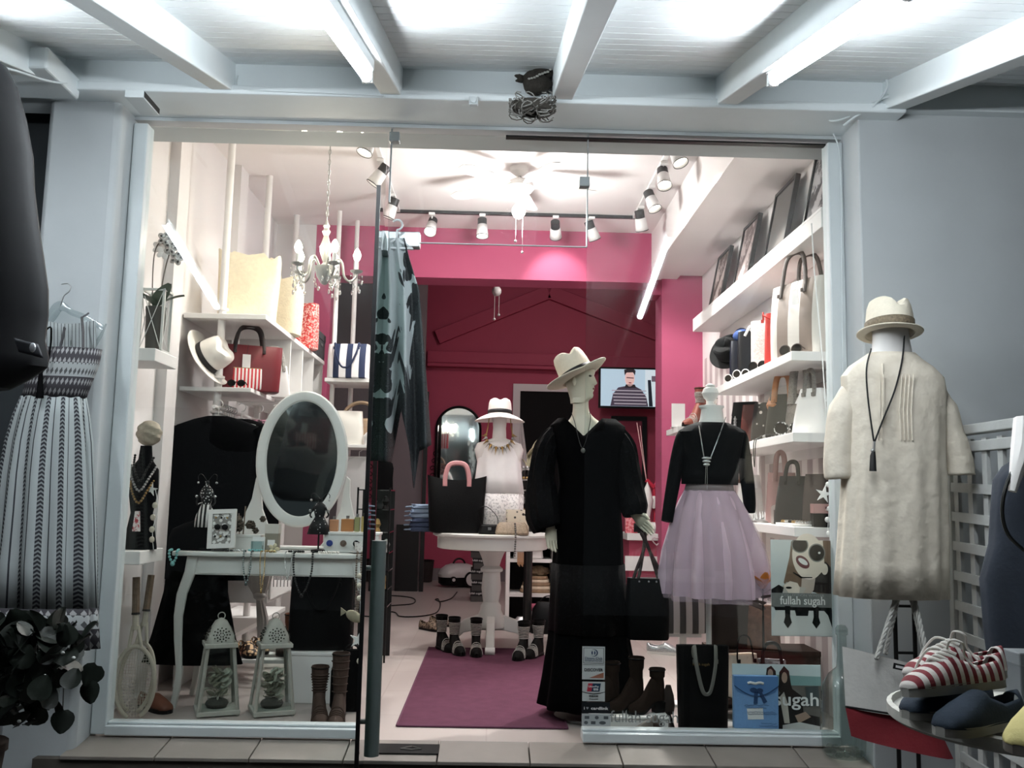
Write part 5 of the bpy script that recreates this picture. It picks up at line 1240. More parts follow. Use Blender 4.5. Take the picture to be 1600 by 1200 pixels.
# ================================================================== CENTRE OF THE SHOP
# --- purple runner, door mat
M_rug = mat('plum wool rug', '#573444', .95, var=.12, vs=14, bump=.6, bs=260, spec=.1)
a0, a1 = PZ(620, 1132, .012), PZ(887, 1137, .012); c0 = PZ(680, 1008, .012); c1 = PZ(856, 1010, .012)
rg = thing('runner_rug', 'plum runner rug leading from the door to the pedestal table', 'rug', ((a0.x + a1.x) / 2, a0.y, .001))
b = B(); xm = (a0.x + a1.x) / 2; wd = (a1.x - a0.x) / 2
b.box((xm - wd, a0.y, .001), (xm + wd, 2.75, .011)); b.build('pile', M_rug, rg, world=True, smooth=0, bevel=.004)
b = B()
for s_ in (-1, 1): b.tube([(xm + s_ * wd, a0.y, .007), (xm + s_ * wd, 2.75, .007)], .006, 6)
b.tube([(xm - wd, a0.y, .007), (xm + wd, a0.y, .007)], .006, 6); b.build('bound_edge', mat('plum binding', '#573044', .9), rg, world=True)
m0 = PZ(612, 1160, .034)
dm = thing('door_mat', 'small dark printed mat on the threshold beside the door', 'mat', (-.33, -.14, .0205), rot=(.129, 0, 0))
B().box((-.17, -.055, 0), (.12, .05, .006)).build('pile', mat('black mat', '#161414', .9), dm, smooth=0); b = B(); b.tube([(-.05, -.01, .008), (0, .015, .008), (.04, -.01, .008), (0, -.02, .008), (-.05, -.01, .008)], .004, 5); b.build('printed_motif', mat('grey print', '#6a6562', .9), dm)

# --- round pedestal table
TY = 2.78; ptz = P(760, 832, TY).z; px_c = P(768, 900, TY).x
ptb = thing('pedestal_table', 'white round pedestal table in the middle of the shop', 'table', (px_c, TY, 0))
R0 = P(862, 840, TY).x - px_c
b = B(); b.lathe([(.001, ptz - .03), (R0 - .02, ptz - .03), (R0, ptz - .02), (R0, ptz - .006), (R0 - .01, ptz), (.001, ptz)], n=56); b.build('tabletop', M_wood, ptb)
b = B(); b.lathe([(R0 - .035, ptz - .03), (R0 - .035, ptz - .115), (R0 - .05, ptz - .12), (R0 - .06, ptz - .03)], n=56); b.build('apron', M_wood, ptb)
b = B(); b.lathe([(.001, ptz - .03), (.12, ptz - .03), (.11, ptz - .12), (.075, ptz - .20), (.06, ptz - .25), (.085, ptz - .27), (.085, ptz - .29), (.065, ptz - .3), (.075, ptz - .42), (.06, ptz - .52), (.08, ptz - .55), (.08, ptz - .58), (.11, .22), (.11, .16), (.001, .16)], n=36); b.build('pedestal', M_wood, ptb)
for k in range(4):
    R = rotm(0, 0, k * PI / 2)
    b = B(); prof = [(0, .25), (-.10, .25), (-.20, .215), (-.28, .14), (-.325, .06), (-.33, .0), (-.295, .0), (-.27, .06), (-.2, .12), (-.1, .14), (0, .14)]
    b.prism([(y, z) for y, z in prof], R @ V(-.032, 0, .0), R @ V(0, 1, 0), (0, 0, 1), R @ V(.064, 0, 0)); lg = b.build('foot_arm', M_wood, ptb, smooth=0, bevel=.008)
    b = B(); b.cyl(R @ V(-.036, -.32, .03), R @ V(.036, -.32, .03), .03, n=16); b.build('scroll_foot', M_wood, lg)
def onP(px, y): return V(P(px, 830, y).x, y, ptz + .002)
bag('black_tote', 'large black tote with pink handles on the pedestal table', onP(712, 2.62), .05, .40, .42, .16, M_leather, flare=1.12, hh=.10, hw=.09, hm=mat('dusty pink strap', '#c08a8c', .6), hr=.011, sag=.03)
for i in range(6):
    t = thing('folded_jeans', ('lowest', 'second lowest', 'third', 'fourth', 'fifth', 'topmost')[i] + ' pair of folded blue jeans in the stack on the pedestal table', 'jeans', onP(660, 2.72) + V(0, 0, i * .034), (.05, -.1, .12, -.06, .1, .2)[i], group='folded jeans')
    b = B(); b.shell([(0, .09 - .008 * (i % 2), .1), (.008, .1 - .008 * (i % 2), .11), (.026, .1 - .01 * (i % 3), .11), (.0335, .09, .1)], 28, sup=4, cap=(True, True)); b.build('cloth', mat('denim light', '#7d8fa5', .9, var=.15, vs=40) if i > 2 else mat('denim dark', '#3a4660', .9, var=.15, vs=40), t)
    b = B(); b.tube([(-.09, -.1, .017), (-.12, -.08, .014), (-.13, -.03, .012)], .006, 6, flat=2.); b.build('waistband', mat('denim light', '#7d8fa5', .9), t)
# bust in white top
q = onP(777, 2.72); wb = thing('bust_mannequin', 'white bust in a lace-hem white top on the pedestal table', 'mannequin', q)
s_ = S(2.72); H = (832 - 690) * s_
b = B(); b.shell([(.10, .07, .06), (.4, .13, .08), (.55, .17, .09), (.63, .19, .085), (.68, .17, .07), (.705, .1, .06), (.72, .055, .05), (.8, .05, .05), (.86, .055, .06), (.92, .07, .075), (.97, .06, .06)], 36, cap=(True, True)); b.build('form', M_mwhite, wb)
b = B(); b.lathe([(.1, .0), (.1, .012), (.02, .02), (.02, .12)], n=24, cap=True); b.build('base', M_mwhite, wb)
M_lacew = blotch('white lace', ('#f2efed', '#b9b6b6'), 70, .55, bump=.4)
b = B(); b.shell([(.30, .19, .115, 0, 0, .05), (.42, .175, .11, 0, 0, .04), (.55, .165, .1, 0, 0, .015), (.63, .16, .095), (.665, .135, .085), (.69, .1, .075)], 70, k=9); b.build('white_top', mat('white cotton', '#f0eeee', .8), wb, thick=.003)
b = B(); b.shell([(.04, .15, .10, 0, 0, .06), (.16, .185, .115, 0, 0, .06), (.31, .187, .113, 0, 0, .05)], 70, k=9); b.build('lace_hem', M_lacew, wb, thick=.003)
hat('sun_hat', 'white brimmed hat with black band on the white bust', q + V(0, -.0, .90), (-.10, 0, 0), mat('white straw', '#e9e0db', .7, bump=.4, bs=220), rc=.105, h=.13, brim=.10, curl=-.03, pinch=.02, droop=.04)
nk = thing('statement_necklace', 'chunky silver spike necklace on the white bust', 'necklace', q + V(0, -.1, .64))
for i in range(15):
    a = PI * (i / 14) + PI; x, z = .105 * math.cos(a), .10 + .10 * math.sin(a); yy = .03 - .03 * abs(math.sin(a))
    b = B(); b.ell((x, yy, z), .012, 8, 6); b.tube([(x, yy - .004, z), (x * 1.3, yy - .02, z - .045 * abs(math.sin(a)) - .01)], [.008, .001], 6); b.build('spike_bead', M_chain if i % 2 else M_gold, nk)
b = B(); b.tube(spline([(-.1, .03, .10), (-.085, .05, .2), (-.08, .07, .26)], 4), .004, 6); b.build('cord', M_gold, nk); b = B(); b.tube(spline([(.1, .03, .10), (.085, .05, .2), (.08, .07, .26)], 4), .004, 6); b.build('cord', M_gold, nk)
bag('print_pouch', 'cream pouch printed with faces at the right of the pedestal table', onP(808, 2.5), .15, .17, .18, .06, blotch('cream dot print', ('#1f1b1a', '#d9cdb9'), 22, .22, kind='voro', bump=.1), handles=0)
t = thing('snake_clutch', 'beige snake print clutch lying on the pedestal table', 'bag', onP(800, 2.42)); b = B(); b.shell([(0, .12, .05), (.015, .125, .055), (.07, .11, .03), (.09, .09, .01)], 30, sup=3, cap=(True, True)); b.build('body', mat('beige snake leather', '#a08e78', .5, var=.4, vs=90), t); b = beads([(.02, -.05, .08), (.025, -.075, .02), (.025, -.09, -.03), (.02, -.09, -.16)], .008); b.build('bead_chain', mat('black white beads', '#6b6967', .4, .3), t)
t = thing('black_clutch', 'small black bag with silver clasp in front of the white bust', 'bag', onP(765, 2.45)); b = B(); b.shell([(0, .08, .04), (.01, .085, .045), (.06, .07, .03), (.07, .05, .01)], 26, sup=3, cap=(True, True)); b.build('body', M_leather, t); b = B(); b.tube(spline([(-.06, 0, .06), (-.09, -.02, .16), (-.03, -.03, .2), (.05, -.02, .13), (.06, 0, .06)], 5), .003, 5); b.build('wrist_strap', M_leather, t); B().box((-.012, -.05, .03), (.012, -.044, .05)).build('clasp', M_chain, t, smooth=0)
# shoes under the table
M_pat = mat('black patterned canvas', '#0c0b0b', .7, var=.4, vs=90, spec=.15)
for i, (px, py, y_, rz, lb) in enumerate(((693, 992, 2.62, .5, 'leftmost'), (712, 1003, 2.50, .35, 'second from the left'), (744, 1008, 2.46, .05, 'just left of the centre foot'), (816, 1012, 2.34, -.3, 'just right of the centre foot'), (838, 1004, 2.42, -.5, 'rightmost'))):
    q = V(P(px, 1000, y_).x, y_, 0); boot(None, 'laced_boot', 'black and white laced boot under the pedestal table, ' + lb, (q.x, q.y, .012 if i > 0 else .012), rz, .25, M_pat, laces=8, heel=.012, group='laced boots under the table', cat='boot')
for i, (px, lb) in enumerate(((672, 'brown patterned shoe on the floor left of the laced boots'), (688, 'dark patterned shoe behind the leftmost laced boots'))):
    q = PZ(px, 985 - 8 * i, .001); lowshoe('print_shoe', lb, (q.x, q.y, .002), .8, .26, blotch('brown python', ('#3a2c25', '#8d7c69'), 60, .5), M_leather, 'patterned shoes under the table')
t = thing('black_handbag', 'black handbag on the floor at the right under the pedestal table', 'bag', PZ(858, 992, 0) + V(0, .1, .001)); b = B(); b.shell([(0, .15, .07), (.02, .16, .08), (.2, .14, .06), (.26, .1, .02)], 34, sup=3, cap=(True, True)); b.build('body', M_leather, t); b = B(); b.tube(arc((0, 0, .23), .08, 0, PI, 12), .006, 6); b.build('handle', M_leather, t)
# shoe boxes
yb = 4.0; q = PZ(748, 938, 0); yb = q.y
for i in range(6):
    t = thing('shoe_box', ('lowest', 'second', 'third', 'fourth', 'fifth', 'topmost')[i] + ' black shoe box in the stack behind the pedestal', 'box', (P(750 + (i % 2) * 3, 900, yb).x, yb, i * .118 + .001), (.04, -.05, .02, .06, -.03, .0)[i], group='stacked black shoe boxes')
    B().box((-.1, -.15, 0), (.1, .15, .108)).build('body', mat('grey card box', '#4a4746', .7), t, smooth=0); B().box((-.103, -.153, .06), (.103, .153, .116)).build('lid', mat('black card lid', '#0e0e0f', .6), t, smooth=0, bevel=.002)
    text('box_lettering', 'fullah sugah', .03, M_tag, (t.location.x - .04, yb - .160, t.location.z + .09), parent=t, bold=.0002)
# low white shelf with bags
yq = 4.3; zq = P(830, 938, yq).z
wsx0, wsx1 = P(790, 900, yq).x, P(866, 900, yq).x
ws = thing('white_shelf_unit', 'white open shelf unit with bags behind the pedestal table', 'shelving', ((wsx0 + wsx1) / 2, yq, 0))
zt_ = P(830, 850, yq).z
for x in (wsx0, wsx1 - .03): B().box((x, yq - .15, 0), (x + .035, yq + .25, zt_ + .05)).build('side_panel', M_shelf, ws, world=True, smooth=0)
for py in (850, 872, 925): z = P(830, py, yq).z; B().box((wsx0 + .036, yq - .148, z - .03), (wsx1 - .031, yq + .238, z)).build('shelf', M_shelf, ws, world=True, smooth=0)
B().box((wsx0, yq + .24, 0), (wsx1, yq + .255, zt_)).build('back_panel', mat('dark backing', '#232122', .8), ws, world=True, smooth=0)
z = P(830, 925, yq).z + .002
for i in range(5):
    t = thing('folded_scarf', ('lowest gold', 'second cream', 'middle gold', 'fourth cream', 'topmost folded gold')[i] + ' scarf in the pile on the low shelf unit', 'scarf', (P(838, 910, yq).x, yq - .02, z + i * .03), group='folded scarves on the low shelf')
    b = B(); b.shell([(0, .15 - i * .012, .09), (.010, .155 - i * .012, .095), (.0295, .15 - i * .012, .09)], 26, sup=3, cap=(True, True)); b.build('cloth', (mat('gold brown cloth', '#8c735a', .8, var=.3, vs=30), mat('cream cloth', '#cdbda6', .8, var=.2, vs=30))[i % 2], t)
t = thing('crumpled_scarf', 'crumpled olive gold scarf on top of the scarf pile', 'scarf', (P(838, 910, yq).x + .02, yq - .02, z + .15)); b = B(); b.ell((0, 0, .04), (.1, .07, .05), 18, 10)
for k, p in enumerate(b.v): b.v[k] = tuple(V(0, 0, .04) + (V(*p) - V(0, 0, .04)) * (1 + .1 * math.sin(k * 5.1)))
b.build('cloth', mat('olive gold print', '#7b6a52', .8, var=.5, vs=40), t)
t = thing('silver_clutch', 'silver glitter clutch at the foot of the low shelf unit', 'bag', (P(826, 932, yq - .3).x, yq - .32, P(826, 938, yq - .3).z if False else .001)); b = B(); b.shell([(0, .13, .05), (.05, .13, .05), (.09, .1, .02)], 24, sup=3, cap=(True, True)); b.build('body', mat('silver glitter', '#b9babc', .3, .6, var=.3, vs=120), t); B().box((-.03, -.055, .05), (.03, -.05, .065)).build('clasp', M_chain, t, smooth=0)
z = P(830, 872, yq).z + .002
t = thing('fringed_bag', 'white bag with tan fringe on the upper shelf of the low unit', 'bag', (P(825, 865, yq).x, yq - .06, z)); b = B(); b.shell([(0, .13, .05), (.01, .14, .06), (.08, .13, .05)], 24, sup=4, cap=(True, True)); b.build('body', mat('white leather', '#eae7e5', .45), t); b = B()
for i in range(12): b.tube([(-.1 + i * .009, -.1, .06), (-.1 + i * .009, -.11, -.05 - .01 * (i % 3))], .004, 4)
b.build('fringe', mat('tan fringe', '#b58d6d', .8), t)
t = thing('low_stool', 'low pink-topped white stool at the right behind the laced boots', 'stool', (P(855, 960, 3.9).x, 3.9, 0)); B().box((-.17, -.15, .17), (.17, .15, .2)).build('seat', mat('pink seat', '#a8546c', .8), t, smooth=0, bevel=.006)
for sx in (-1, 1):
    for sy in (-1, 1): B().box((sx * .15 - .015, sy * .13 - .015, 0), (sx * .15 + .015, sy * .13 + .015, .17)).build('leg', M_shelf, t, smooth=0)
# vacuum cleaner
q = PZ(716, 918, 0); vc = thing('vacuum_cleaner', 'white and black cylinder vacuum cleaner on the back floor', 'vacuum cleaner', (q.x, q.y + .1, .001), .35)
b = B(); b.shell([(.12, .26, .15), (.16, .27, .155), (.22, .24, .14), (.27, .17, .11), (.29, .1, .07)], 36, sup=2.6, cap=(True, True)); b.build('shell', mat('pearl white plastic', '#c6c2c1', .35), vc)
b = B(); b.shell([(.02, .22, .12), (.05, .26, .15), (.125, .265, .155)], 36, sup=2.6, cap=(True, True)); b.build('bumper', M_leather, vc)
for sx in (-1, 1):
    for yy in (-.15, .15): b = B(); b.cyl((sx * .12, yy - .02, .1), (sx * .12, yy + .02, .1), .1 if sx > 0 else .04, n=24); w_ = b.build('wheel', M_leather, vc); b = B(); b.cyl((sx * .12, yy - .024, .1), (sx * .12, yy + .024, .1), .078 if sx > 0 else .02, n=24); b.build('hub_cap', mat('pearl white plastic', '#c6c2c1', .35), w_)
b = B(); b.tube(arc((0, 0, .27), .08, 0, PI, 10), .012, 8); b.build('carry_handle', M_leather, vc)
cd = thing('power_cord', 'black vacuum cord snaking over the back floor', 'cord', PZ(615, 935, 0)); b = B(); b.tube(spline([PZ(x, y, .006) for x, y in ((560, 950), (616, 946), (645, 943), (646, 935), (620, 931), (575, 930))], 6), .006, 6); b.tube(spline([PZ(x, y, .006) for x, y in ((560, 955), (613, 956), (625, 963), (655, 963), (682, 957), (688, 942), (680, 937), (685, 936), (688, 940), (705, 935), (714, 925))], 6), .006, 6); b.build('flex', M_leather, cd, world=True); b = B(); b.ell(PZ(560, 952, .012), .012, 8, 6); b.build('plug', M_leather, cd, world=True)
# arched iron mirror at the back wall
ym = YW - .04; q = P(716, 690, ym)
am = thing('iron_mirror', 'arched mirror in a black scrolled iron frame at the back', 'mirror', (q.x, ym, P(716, 790, ym).z))
w_ = (752 - 684) / 2 * S(ym); zt_ = P(716, 636, ym).z - P(716, 790, ym).z
pts = [(-w_, 0), (-w_, zt_ - w_)] + [(w_ * math.cos(PI - PI * i / 20), zt_ - w_ + w_ * math.sin(PI * i / 20)) for i in range(21)] + [(w_, 0)]
B().prism(pts, (0, 0, 0), (1, 0, 0), (0, 0, 1), (0, .01, 0)).build('mirror_glass', M_mirror, am, smooth=0)
b = B(); b.tube([V(x, 0, z) for x, z in pts] + [V(-w_, 0, 0)], .018, 8); b.build('frame', M_black, am)
for i in range(7):
    b = B(); z = .1 + i * .1; x = -w_ - .045 + .05 * max(0, (i - 4) * .35); b.tube([V(x + .04 * math.cos(a) * (1 - a / 9), 0, z + .04 * math.sin(a) * (1 - a / 9)) for a in [k * .5 for k in range(15)]], .006, 6); b.build('scroll', M_black, am)
q = PZ(668, 903, 0); t = thing('waste_bin', 'dark slatted bin by the back wall left of the vacuum cleaner', 'bin', (q.x, 8.1, 0)); B().lathe([(.001, .01), (.1, .01), (.12, .28), (.11, .28), (.09, .02)], n=20).build('body', mat('dark wicker', '#2b2422', .8, var=.3, vs=60), t); b = B(); b.tube(arc((0, 0, .28), .118, 0, 2 * PI, 20, (1, 0, 0), (0, 1, 0)), .008, 6); b.build('rim', M_leather, t)
# lilies and trinket stand right of the bust
t = thing('lily_vase', 'vase of pale lilies behind the white bust', 'vase', (P(828, 800, 3.75).x, 3.75, .001)); zf = P(828, 735, 3.75).z
b = B(); b.lathe([(.001, .0), (.1, 0), (.1, .02), (.03, .03), (.03, zf - .25), (.07, zf - .22), (.08, zf - .02), (.07, zf)], n=24); b.build('vase', mat('dark glass vase', '#2b2b2a', .2), t)
lml = leafmesh('lily_petal', mat('pale lily', '#b9b295', .6, var=.2, vs=30), .16, .05, .3)
rnd = random.Random(4)
for i in range(18): o = bpy.data.objects.new('lily_petal', lml); COL.objects.link(o); o.parent = t; o.location = (rnd.uniform(-.03, .06), rnd.uniform(-.05, .05), zf + rnd.uniform(-.04, .16)); o.rotation_euler = (rnd.uniform(.6, 1.5), rnd.uniform(-.4, .4), rnd.uniform(-2.4, 1.2))
t = thing('trinket_tower', 'tiered stand of bangles right of the white bust', 'jewellery stand', (P(822, 800, 3.2).x, 3.2, .001)); z1, z0 = P(822, 735, 3.2).z, P(822, 800, 3.2).z
b = B(); b.cyl((0, 0, 0), (0, 0, z1), .012, n=10); b.build('rod', M_black, t)
for i in range(5):
    z = z0 + (z1 - z0) * i / 4; b = B(); b.lathe([(.001, z), (.09, z), (.095, z + .01)], n=22); b.build('tray', M_chain, t); beads(arc((0, 0, z + .02), .075, 0, 2 * PI, 20, (1, 0, 0), (0, 1, 0)), .014).build('bangle_ring', (M_gold, M_chain, M_leather)[i % 3], t)
# glass display case half hidden behind the door
t = thing('glass_display', 'glass shelf display of trinkets seen through the open door edge', 'display case', (P(590, 800, 2.2).x, 2.2, 0)); x0_, x1_ = P(560, 800, 2.2).x, P(612, 800, 2.2).x
for py in (765, 795, 830, 862, 890, 918, 945):
    z = P(590, py, 2.2).z; B().box((x0_, 2.1, z - .008), (x1_, 2.4, z)).build('glass_shelf', glass('shelf glass', '#cfe0dc', 2.0), t, world=True, smooth=0)
for x in (x0_, x1_ - .012): B().box((x, 2.1, 0), (x + .012, 2.112, P(590, 762, 2.2).z)).build('post', M_black, t, world=True, smooth=0)
B().box((x0_, 2.39, 0), (x1_, 2.4, P(590, 765, 2.2).z)).build('back_panel', mat('near black door', '#101011', .5), t, world=True, smooth=0)
for i, (px, py, lb) in enumerate(((584, 795, 'silver ornament on the upper glass shelf nearest the door edge'), (603, 795, 'dark ornament on the upper glass shelf behind the door'), (590, 830, 'gold ornament on the middle glass shelf behind the door'), (604, 862, 'silver ornament at the right of the fourth glass shelf'), (592, 890, 'dark ornament on the fifth glass shelf behind the door'), (600, 918, 'gold ornament on the lowest stocked glass shelf'))):
    q = P(px, py, 2.2)
    o = thing('display_trinket', lb, 'ornament', (q.x, 2.17, q.z + .001), group='trinkets on the glass shelves')
    b = B(); b.lathe([(.001, 0), (.025, 0), (.015, .025), (.027, .05), (.012, .085), (.001, .09)], n=12); b.build('body', (M_chain, M_leather, M_gold)[i % 3], o)

# --- scarf on the door fitting
y0 = -.10
sc = thing('paisley_shawl', 'black and white paisley shawl hanging at the open door', 'shawl', P(630, 740, y0))
def paisley():
    k = NT('black and white paisley silk'); uvv = k.uv(); o = k.obj()
    vm_ = k.n('ShaderNodeVectorMath', operation='MULTIPLY'); k.l(k.uv(), vm_.inputs[0]); vm_.inputs[1].default_value = (.32, 1., 1.)
    n0 = k.noise(vm_.outputs[0], 7., 2, .5); n2 = k.voro(vm_.outputs[0], 17.)
    n1 = k.math('ADD', k.math('MULTIPLY', n0, .8), k.math('MULTIPLY', n2, .28)); sp = k.sep(k.uv())
    side = k.math('ABSOLUTE', k.math('SUBTRACT', sp[0], .38))
    f = k.math('ADD', n1, k.math('MULTIPLY', k.math('SUBTRACT', .20, side), .55))
    f = k.math('SUBTRACT', f, k.math('MULTIPLY', k.math('SUBTRACT', sp[1], .45), .35))
    white = k.math('GREATER_THAN', f, .53)
    v = k.voro(vm_.outputs[0], 44.); w = k.math('FRACT', k.math('MULTIPLY', v, 5.)); fine = k.math('GREATER_THAN', w, .72)
    dk = k.mix(k.math('MULTIPLY', fine, .35), '#15181c', '#6d7477')
    k.col(k.mix(white, dk, '#b9c2c4')); k.b.inputs['Roughness'].default_value = .6; k.bump(k.noise(o, 25, 2), .2, .004); return k.m
Mp = paisley()
def edge(tab, v): return interp(tab, v)[0]
Lft = [(0, 598), (.1, 596), (.3, 594), (.6, 590), (1, 588)]; Rgt = [(0, 632), (.1, 640), (.25, 655), (.5, 662), (.75, 668), (1, 674)]
def shawl(u, v):
    l, r = edge(Lft, v), edge(Rgt, v); px = l + (r - l) * u
    bot = interp([(0, 720), (.28, 722), (.45, 640), (.6, 700), (.68, 768), (.78, 705), (.9, 700), (1, 695)], u)[0]
    py = 372 + (bot - 372) * v
    return tuple(P(px, py, y0 + .035 * math.sin(u * 17 + v * 2) * (.3 + v)))
b = B(); b.grid(shawl, 64, 40); b.build('cloth', Mp, sc, world=True, thick=.002)
b = B(); hanger(b, P(620, 372, y0), .16, .05, .008); b.build('hanger', M_frame, sc, world=True)

# ================================================================== BLACK DRESS MANNEQUIN
ym = .62; base = PZ(918, 1098, 0.001); mx = P(915, 900, ym).x
mm = thing('mannequin', 'full mannequin in a long black lace dress inside the doorway', 'mannequin', (mx, ym, 0))
def mp(px, py, dy=0): return P(px, py, ym + dy)
# body: one continuous skin surface: torso, neck, head, arms
def skinbody(name, verts, edges, parent, m, root=0, lv=2):
    me = bpy.data.meshes.new(name); me.from_pydata([tuple(v[0]) for v in verts], edges, [])
    o = bpy.data.objects.new(name, me); COL.objects.link(o)
    sk = o.modifiers.new('skin', 'SKIN'); sk.use_smooth_shade = True
    for i, v in enumerate(verts): me.skin_vertices[0].data[i].radius = v[1] if isinstance(v[1], tuple) else (v[1], v[1])
    me.skin_vertices[0].data[root].use_root = True
    ss = o.modifiers.new('sub', 'SUBSURF'); ss.levels = ss.render_levels = lv
    me.materials.append(m)
    dg = bpy.context.evaluated_depsgraph_get(); m2 = bpy.data.meshes.new_from_object(o.evaluated_get(dg)); bpy.data.objects.remove(o)
    m2.polygons.foreach_set('use_smooth', [True] * len(m2.polygons)); m2.materials.clear(); m2.materials.append(m)
    o = bpy.data.objects.new(name, m2); COL.objects.link(o)
    if parent is not None: m2.transform(wm(parent).inverted()); o.parent = parent
    m2.name = name; return o
sh_l, sh_r = mp(868, 686), mp(964, 686)
vv = [(V(mx, ym, .95), .13), (V(mx, ym, 1.15), .11), (V(mx, ym, 1.32), .125), (mp(910, 668, .01), .075), (mp(908, 650, .01), .05), (mp(907, 632, .0), .045), (mp(908, 612, -.0), .05), (mp(905, 590, .0), .05), (mp(904, 572, .01), .055),
      (sh_l, .04), (mp(850, 740), .042), (mp(848, 790, -.02), .034), (mp(858, 822, -.05), .026),
      (sh_r, .04), (mp(985, 735), .042), (mp(988, 775, -.03), .034), (mp(993, 806, -.06), .026),
      (V(mx - .09, ym, .85), .1), (V(mx - .09, ym, .45), .065), (V(mx - .09, ym, .06), .045), (V(mx + .09, ym, .85), .1), (V(mx + .09, ym, .45), .065), (V(mx + .09, ym, .06), .045)]
ee = [(0, 1), (1, 2), (2, 3), (3, 4), (4, 5), (5, 6), (6, 7), (7, 8), (3, 9), (9, 10), (10, 11), (11, 12), (3, 13), (13, 14), (14, 15), (15, 16), (0, 17), (17, 18), (18, 19), (0, 20), (20, 21), (21, 22)]
skinbody('body', vv, ee, mm, M_skin)
# face turned to the right: nose, lips, chin, eye, ear
hb = mp(905, 622, -.005); FW = V(.93, -.36, 0); SD = V(.36, .93, 0)
lev = [(-.03, .048, .044, .044, 0), (-.012, .05, .055, .044, 0), (0, .052, .070, .040, .006), (.014, .056, .074, .046, .007), (.028, .06, .076, .05, 0), (.04, .064, .078, .054, .006), (.048, .067, .079, .056, .0), (.055, .07, .080, .058, .007), (.066, .074, .080, .061, .004), (.073, .077, .080, .063, .017), (.08, .08, .081, .065, .021), (.095, .084, .082, .067, .014), (.112, .088, .082, .069, .006), (.124, .09, .081, .07, .0), (.138, .092, .085, .071, .002), (.16, .092, .085, .071, 0), (.182, .084, .075, .064, 0), (.2, .06, .055, .046, 0), (.208, .03, .03, .02, 0)]
b = B(); rings = []
for z, bk, fr_, w_, nose in lev:
    ring = []
    for i in range(36):
        a = 2 * PI * i / 36; c, s_ = math.cos(a), math.sin(a)
        aa = min(a, 2 * PI - a); ex = nose * math.exp(-(aa / .2) ** 2)
        ring.append(hb + FW * ((fr_ if c > 0 else bk) * c + ex) + SD * (w_ * s_) + V(0, 0, z))
    rings.append(ring)
b.loft(rings); b.ell(hb + FW * -.01 - SD * .069 + V(0, 0, .085), (.012, .008, .026), 10, 8)
b.build('face', M_skin, mm, world=True)
for sg in (-1, 1):
    b = B(); b.ell(hb + FW * .069 + SD * (sg * .034) + V(0, 0, .117), (.011, .009, .006), 10, 6); b.build('eye', mat('grey eye paint', '#4a4640', .4), mm, world=True)
b = B(); b.ell(hb + FW * .081 + V(0, 0, .05), (.006, .018, .006), 10, 6); b.build('lips', mat('rose lip paint', '#a3736c', .4), mm, world=True)
def hand(par, wrist, dirv, palmn, s=1.0, name='hand', curl=.5):
    d = V(*dirv).normalized(); nn = V(*palmn).normalized(); u = d.cross(nn).normalized(); w = V(*wrist)
    b = B(); b.loft([[w + d * t_ + u * (hw * math.cos(a)) + nn * (hd * math.sin(a)) for a in [2 * PI * k / 12 for k in range(12)]] for t_, hw, hd in ((-.01, .022, .02), (.02, .028, .016), (.05, .038, .014), (.075, .038, .012), (.085, .03, .008))])
    for i, (off, L_) in enumerate(((-.027, .062), (-.009, .075), (.009, .07), (.026, .055))):
        p0 = w + d * .074 + u * off; p1 = p0 + d * L_ * .42; p2 = p1 + (d * .8 + nn * curl).normalized() * L_ * .34; p3 = p2 + (d * .5 + nn * curl * 1.6).normalized() * L_ * .28
        b.tube([p0, p1, p2, p3], [.009, .0085, .0078, .005], 8)
    p0 = w + d * .025 - u * .03; p1 = p0 + (d - u * .6).normalized() * .035; p2 = p1 + (d + nn * .3).normalized() * .03
    b.tube([p0, p1, p2], [.011, .01, .006], 8)
    return b.build(name, M_skin, par, world=True)
hand(mm, mp(860, 820, -.05), (.10, -.15, -1), (.4, -1, 0), curl=.25)
hand(mm, mp(990, 803, -.06), (.75, -.3, -.75), (.2, -.6, -.7), curl=.35)
M_bdress = mat('black crepe', '#030304', .9, var=.15, vs=12, bump=.25, bs=60, spec=.05)
M_lace2 = blotch('black lace', ('#030304', '#131316'), 75, .6, .75, bump=.6, spec=.1)
def mrow(py, xl, xr, ry, amp=0): return rowpx(py, xl, xr, ry, amp, ym)
b = B(); b.shell([mrow(*r) for r in ((1100, 843, 1003, .26, .05), (1060, 850, 992, .24, .05), (1000, 858, 982, .21, .045), (940, 862, 976, .19, .035), (880, 864, 973, .175, .025), (830, 866, 972, .165, .015), (790, 870, 969, .15, .01), (755, 874, 964, .13, 0), (725, 872, 966, .135, 0), (700, 866, 971, .14, 0), (680, 860, 978, .125, 0), (666, 860, 976, .10, 0), (655, 872, 962, .08, 0))], 100, k=10); 
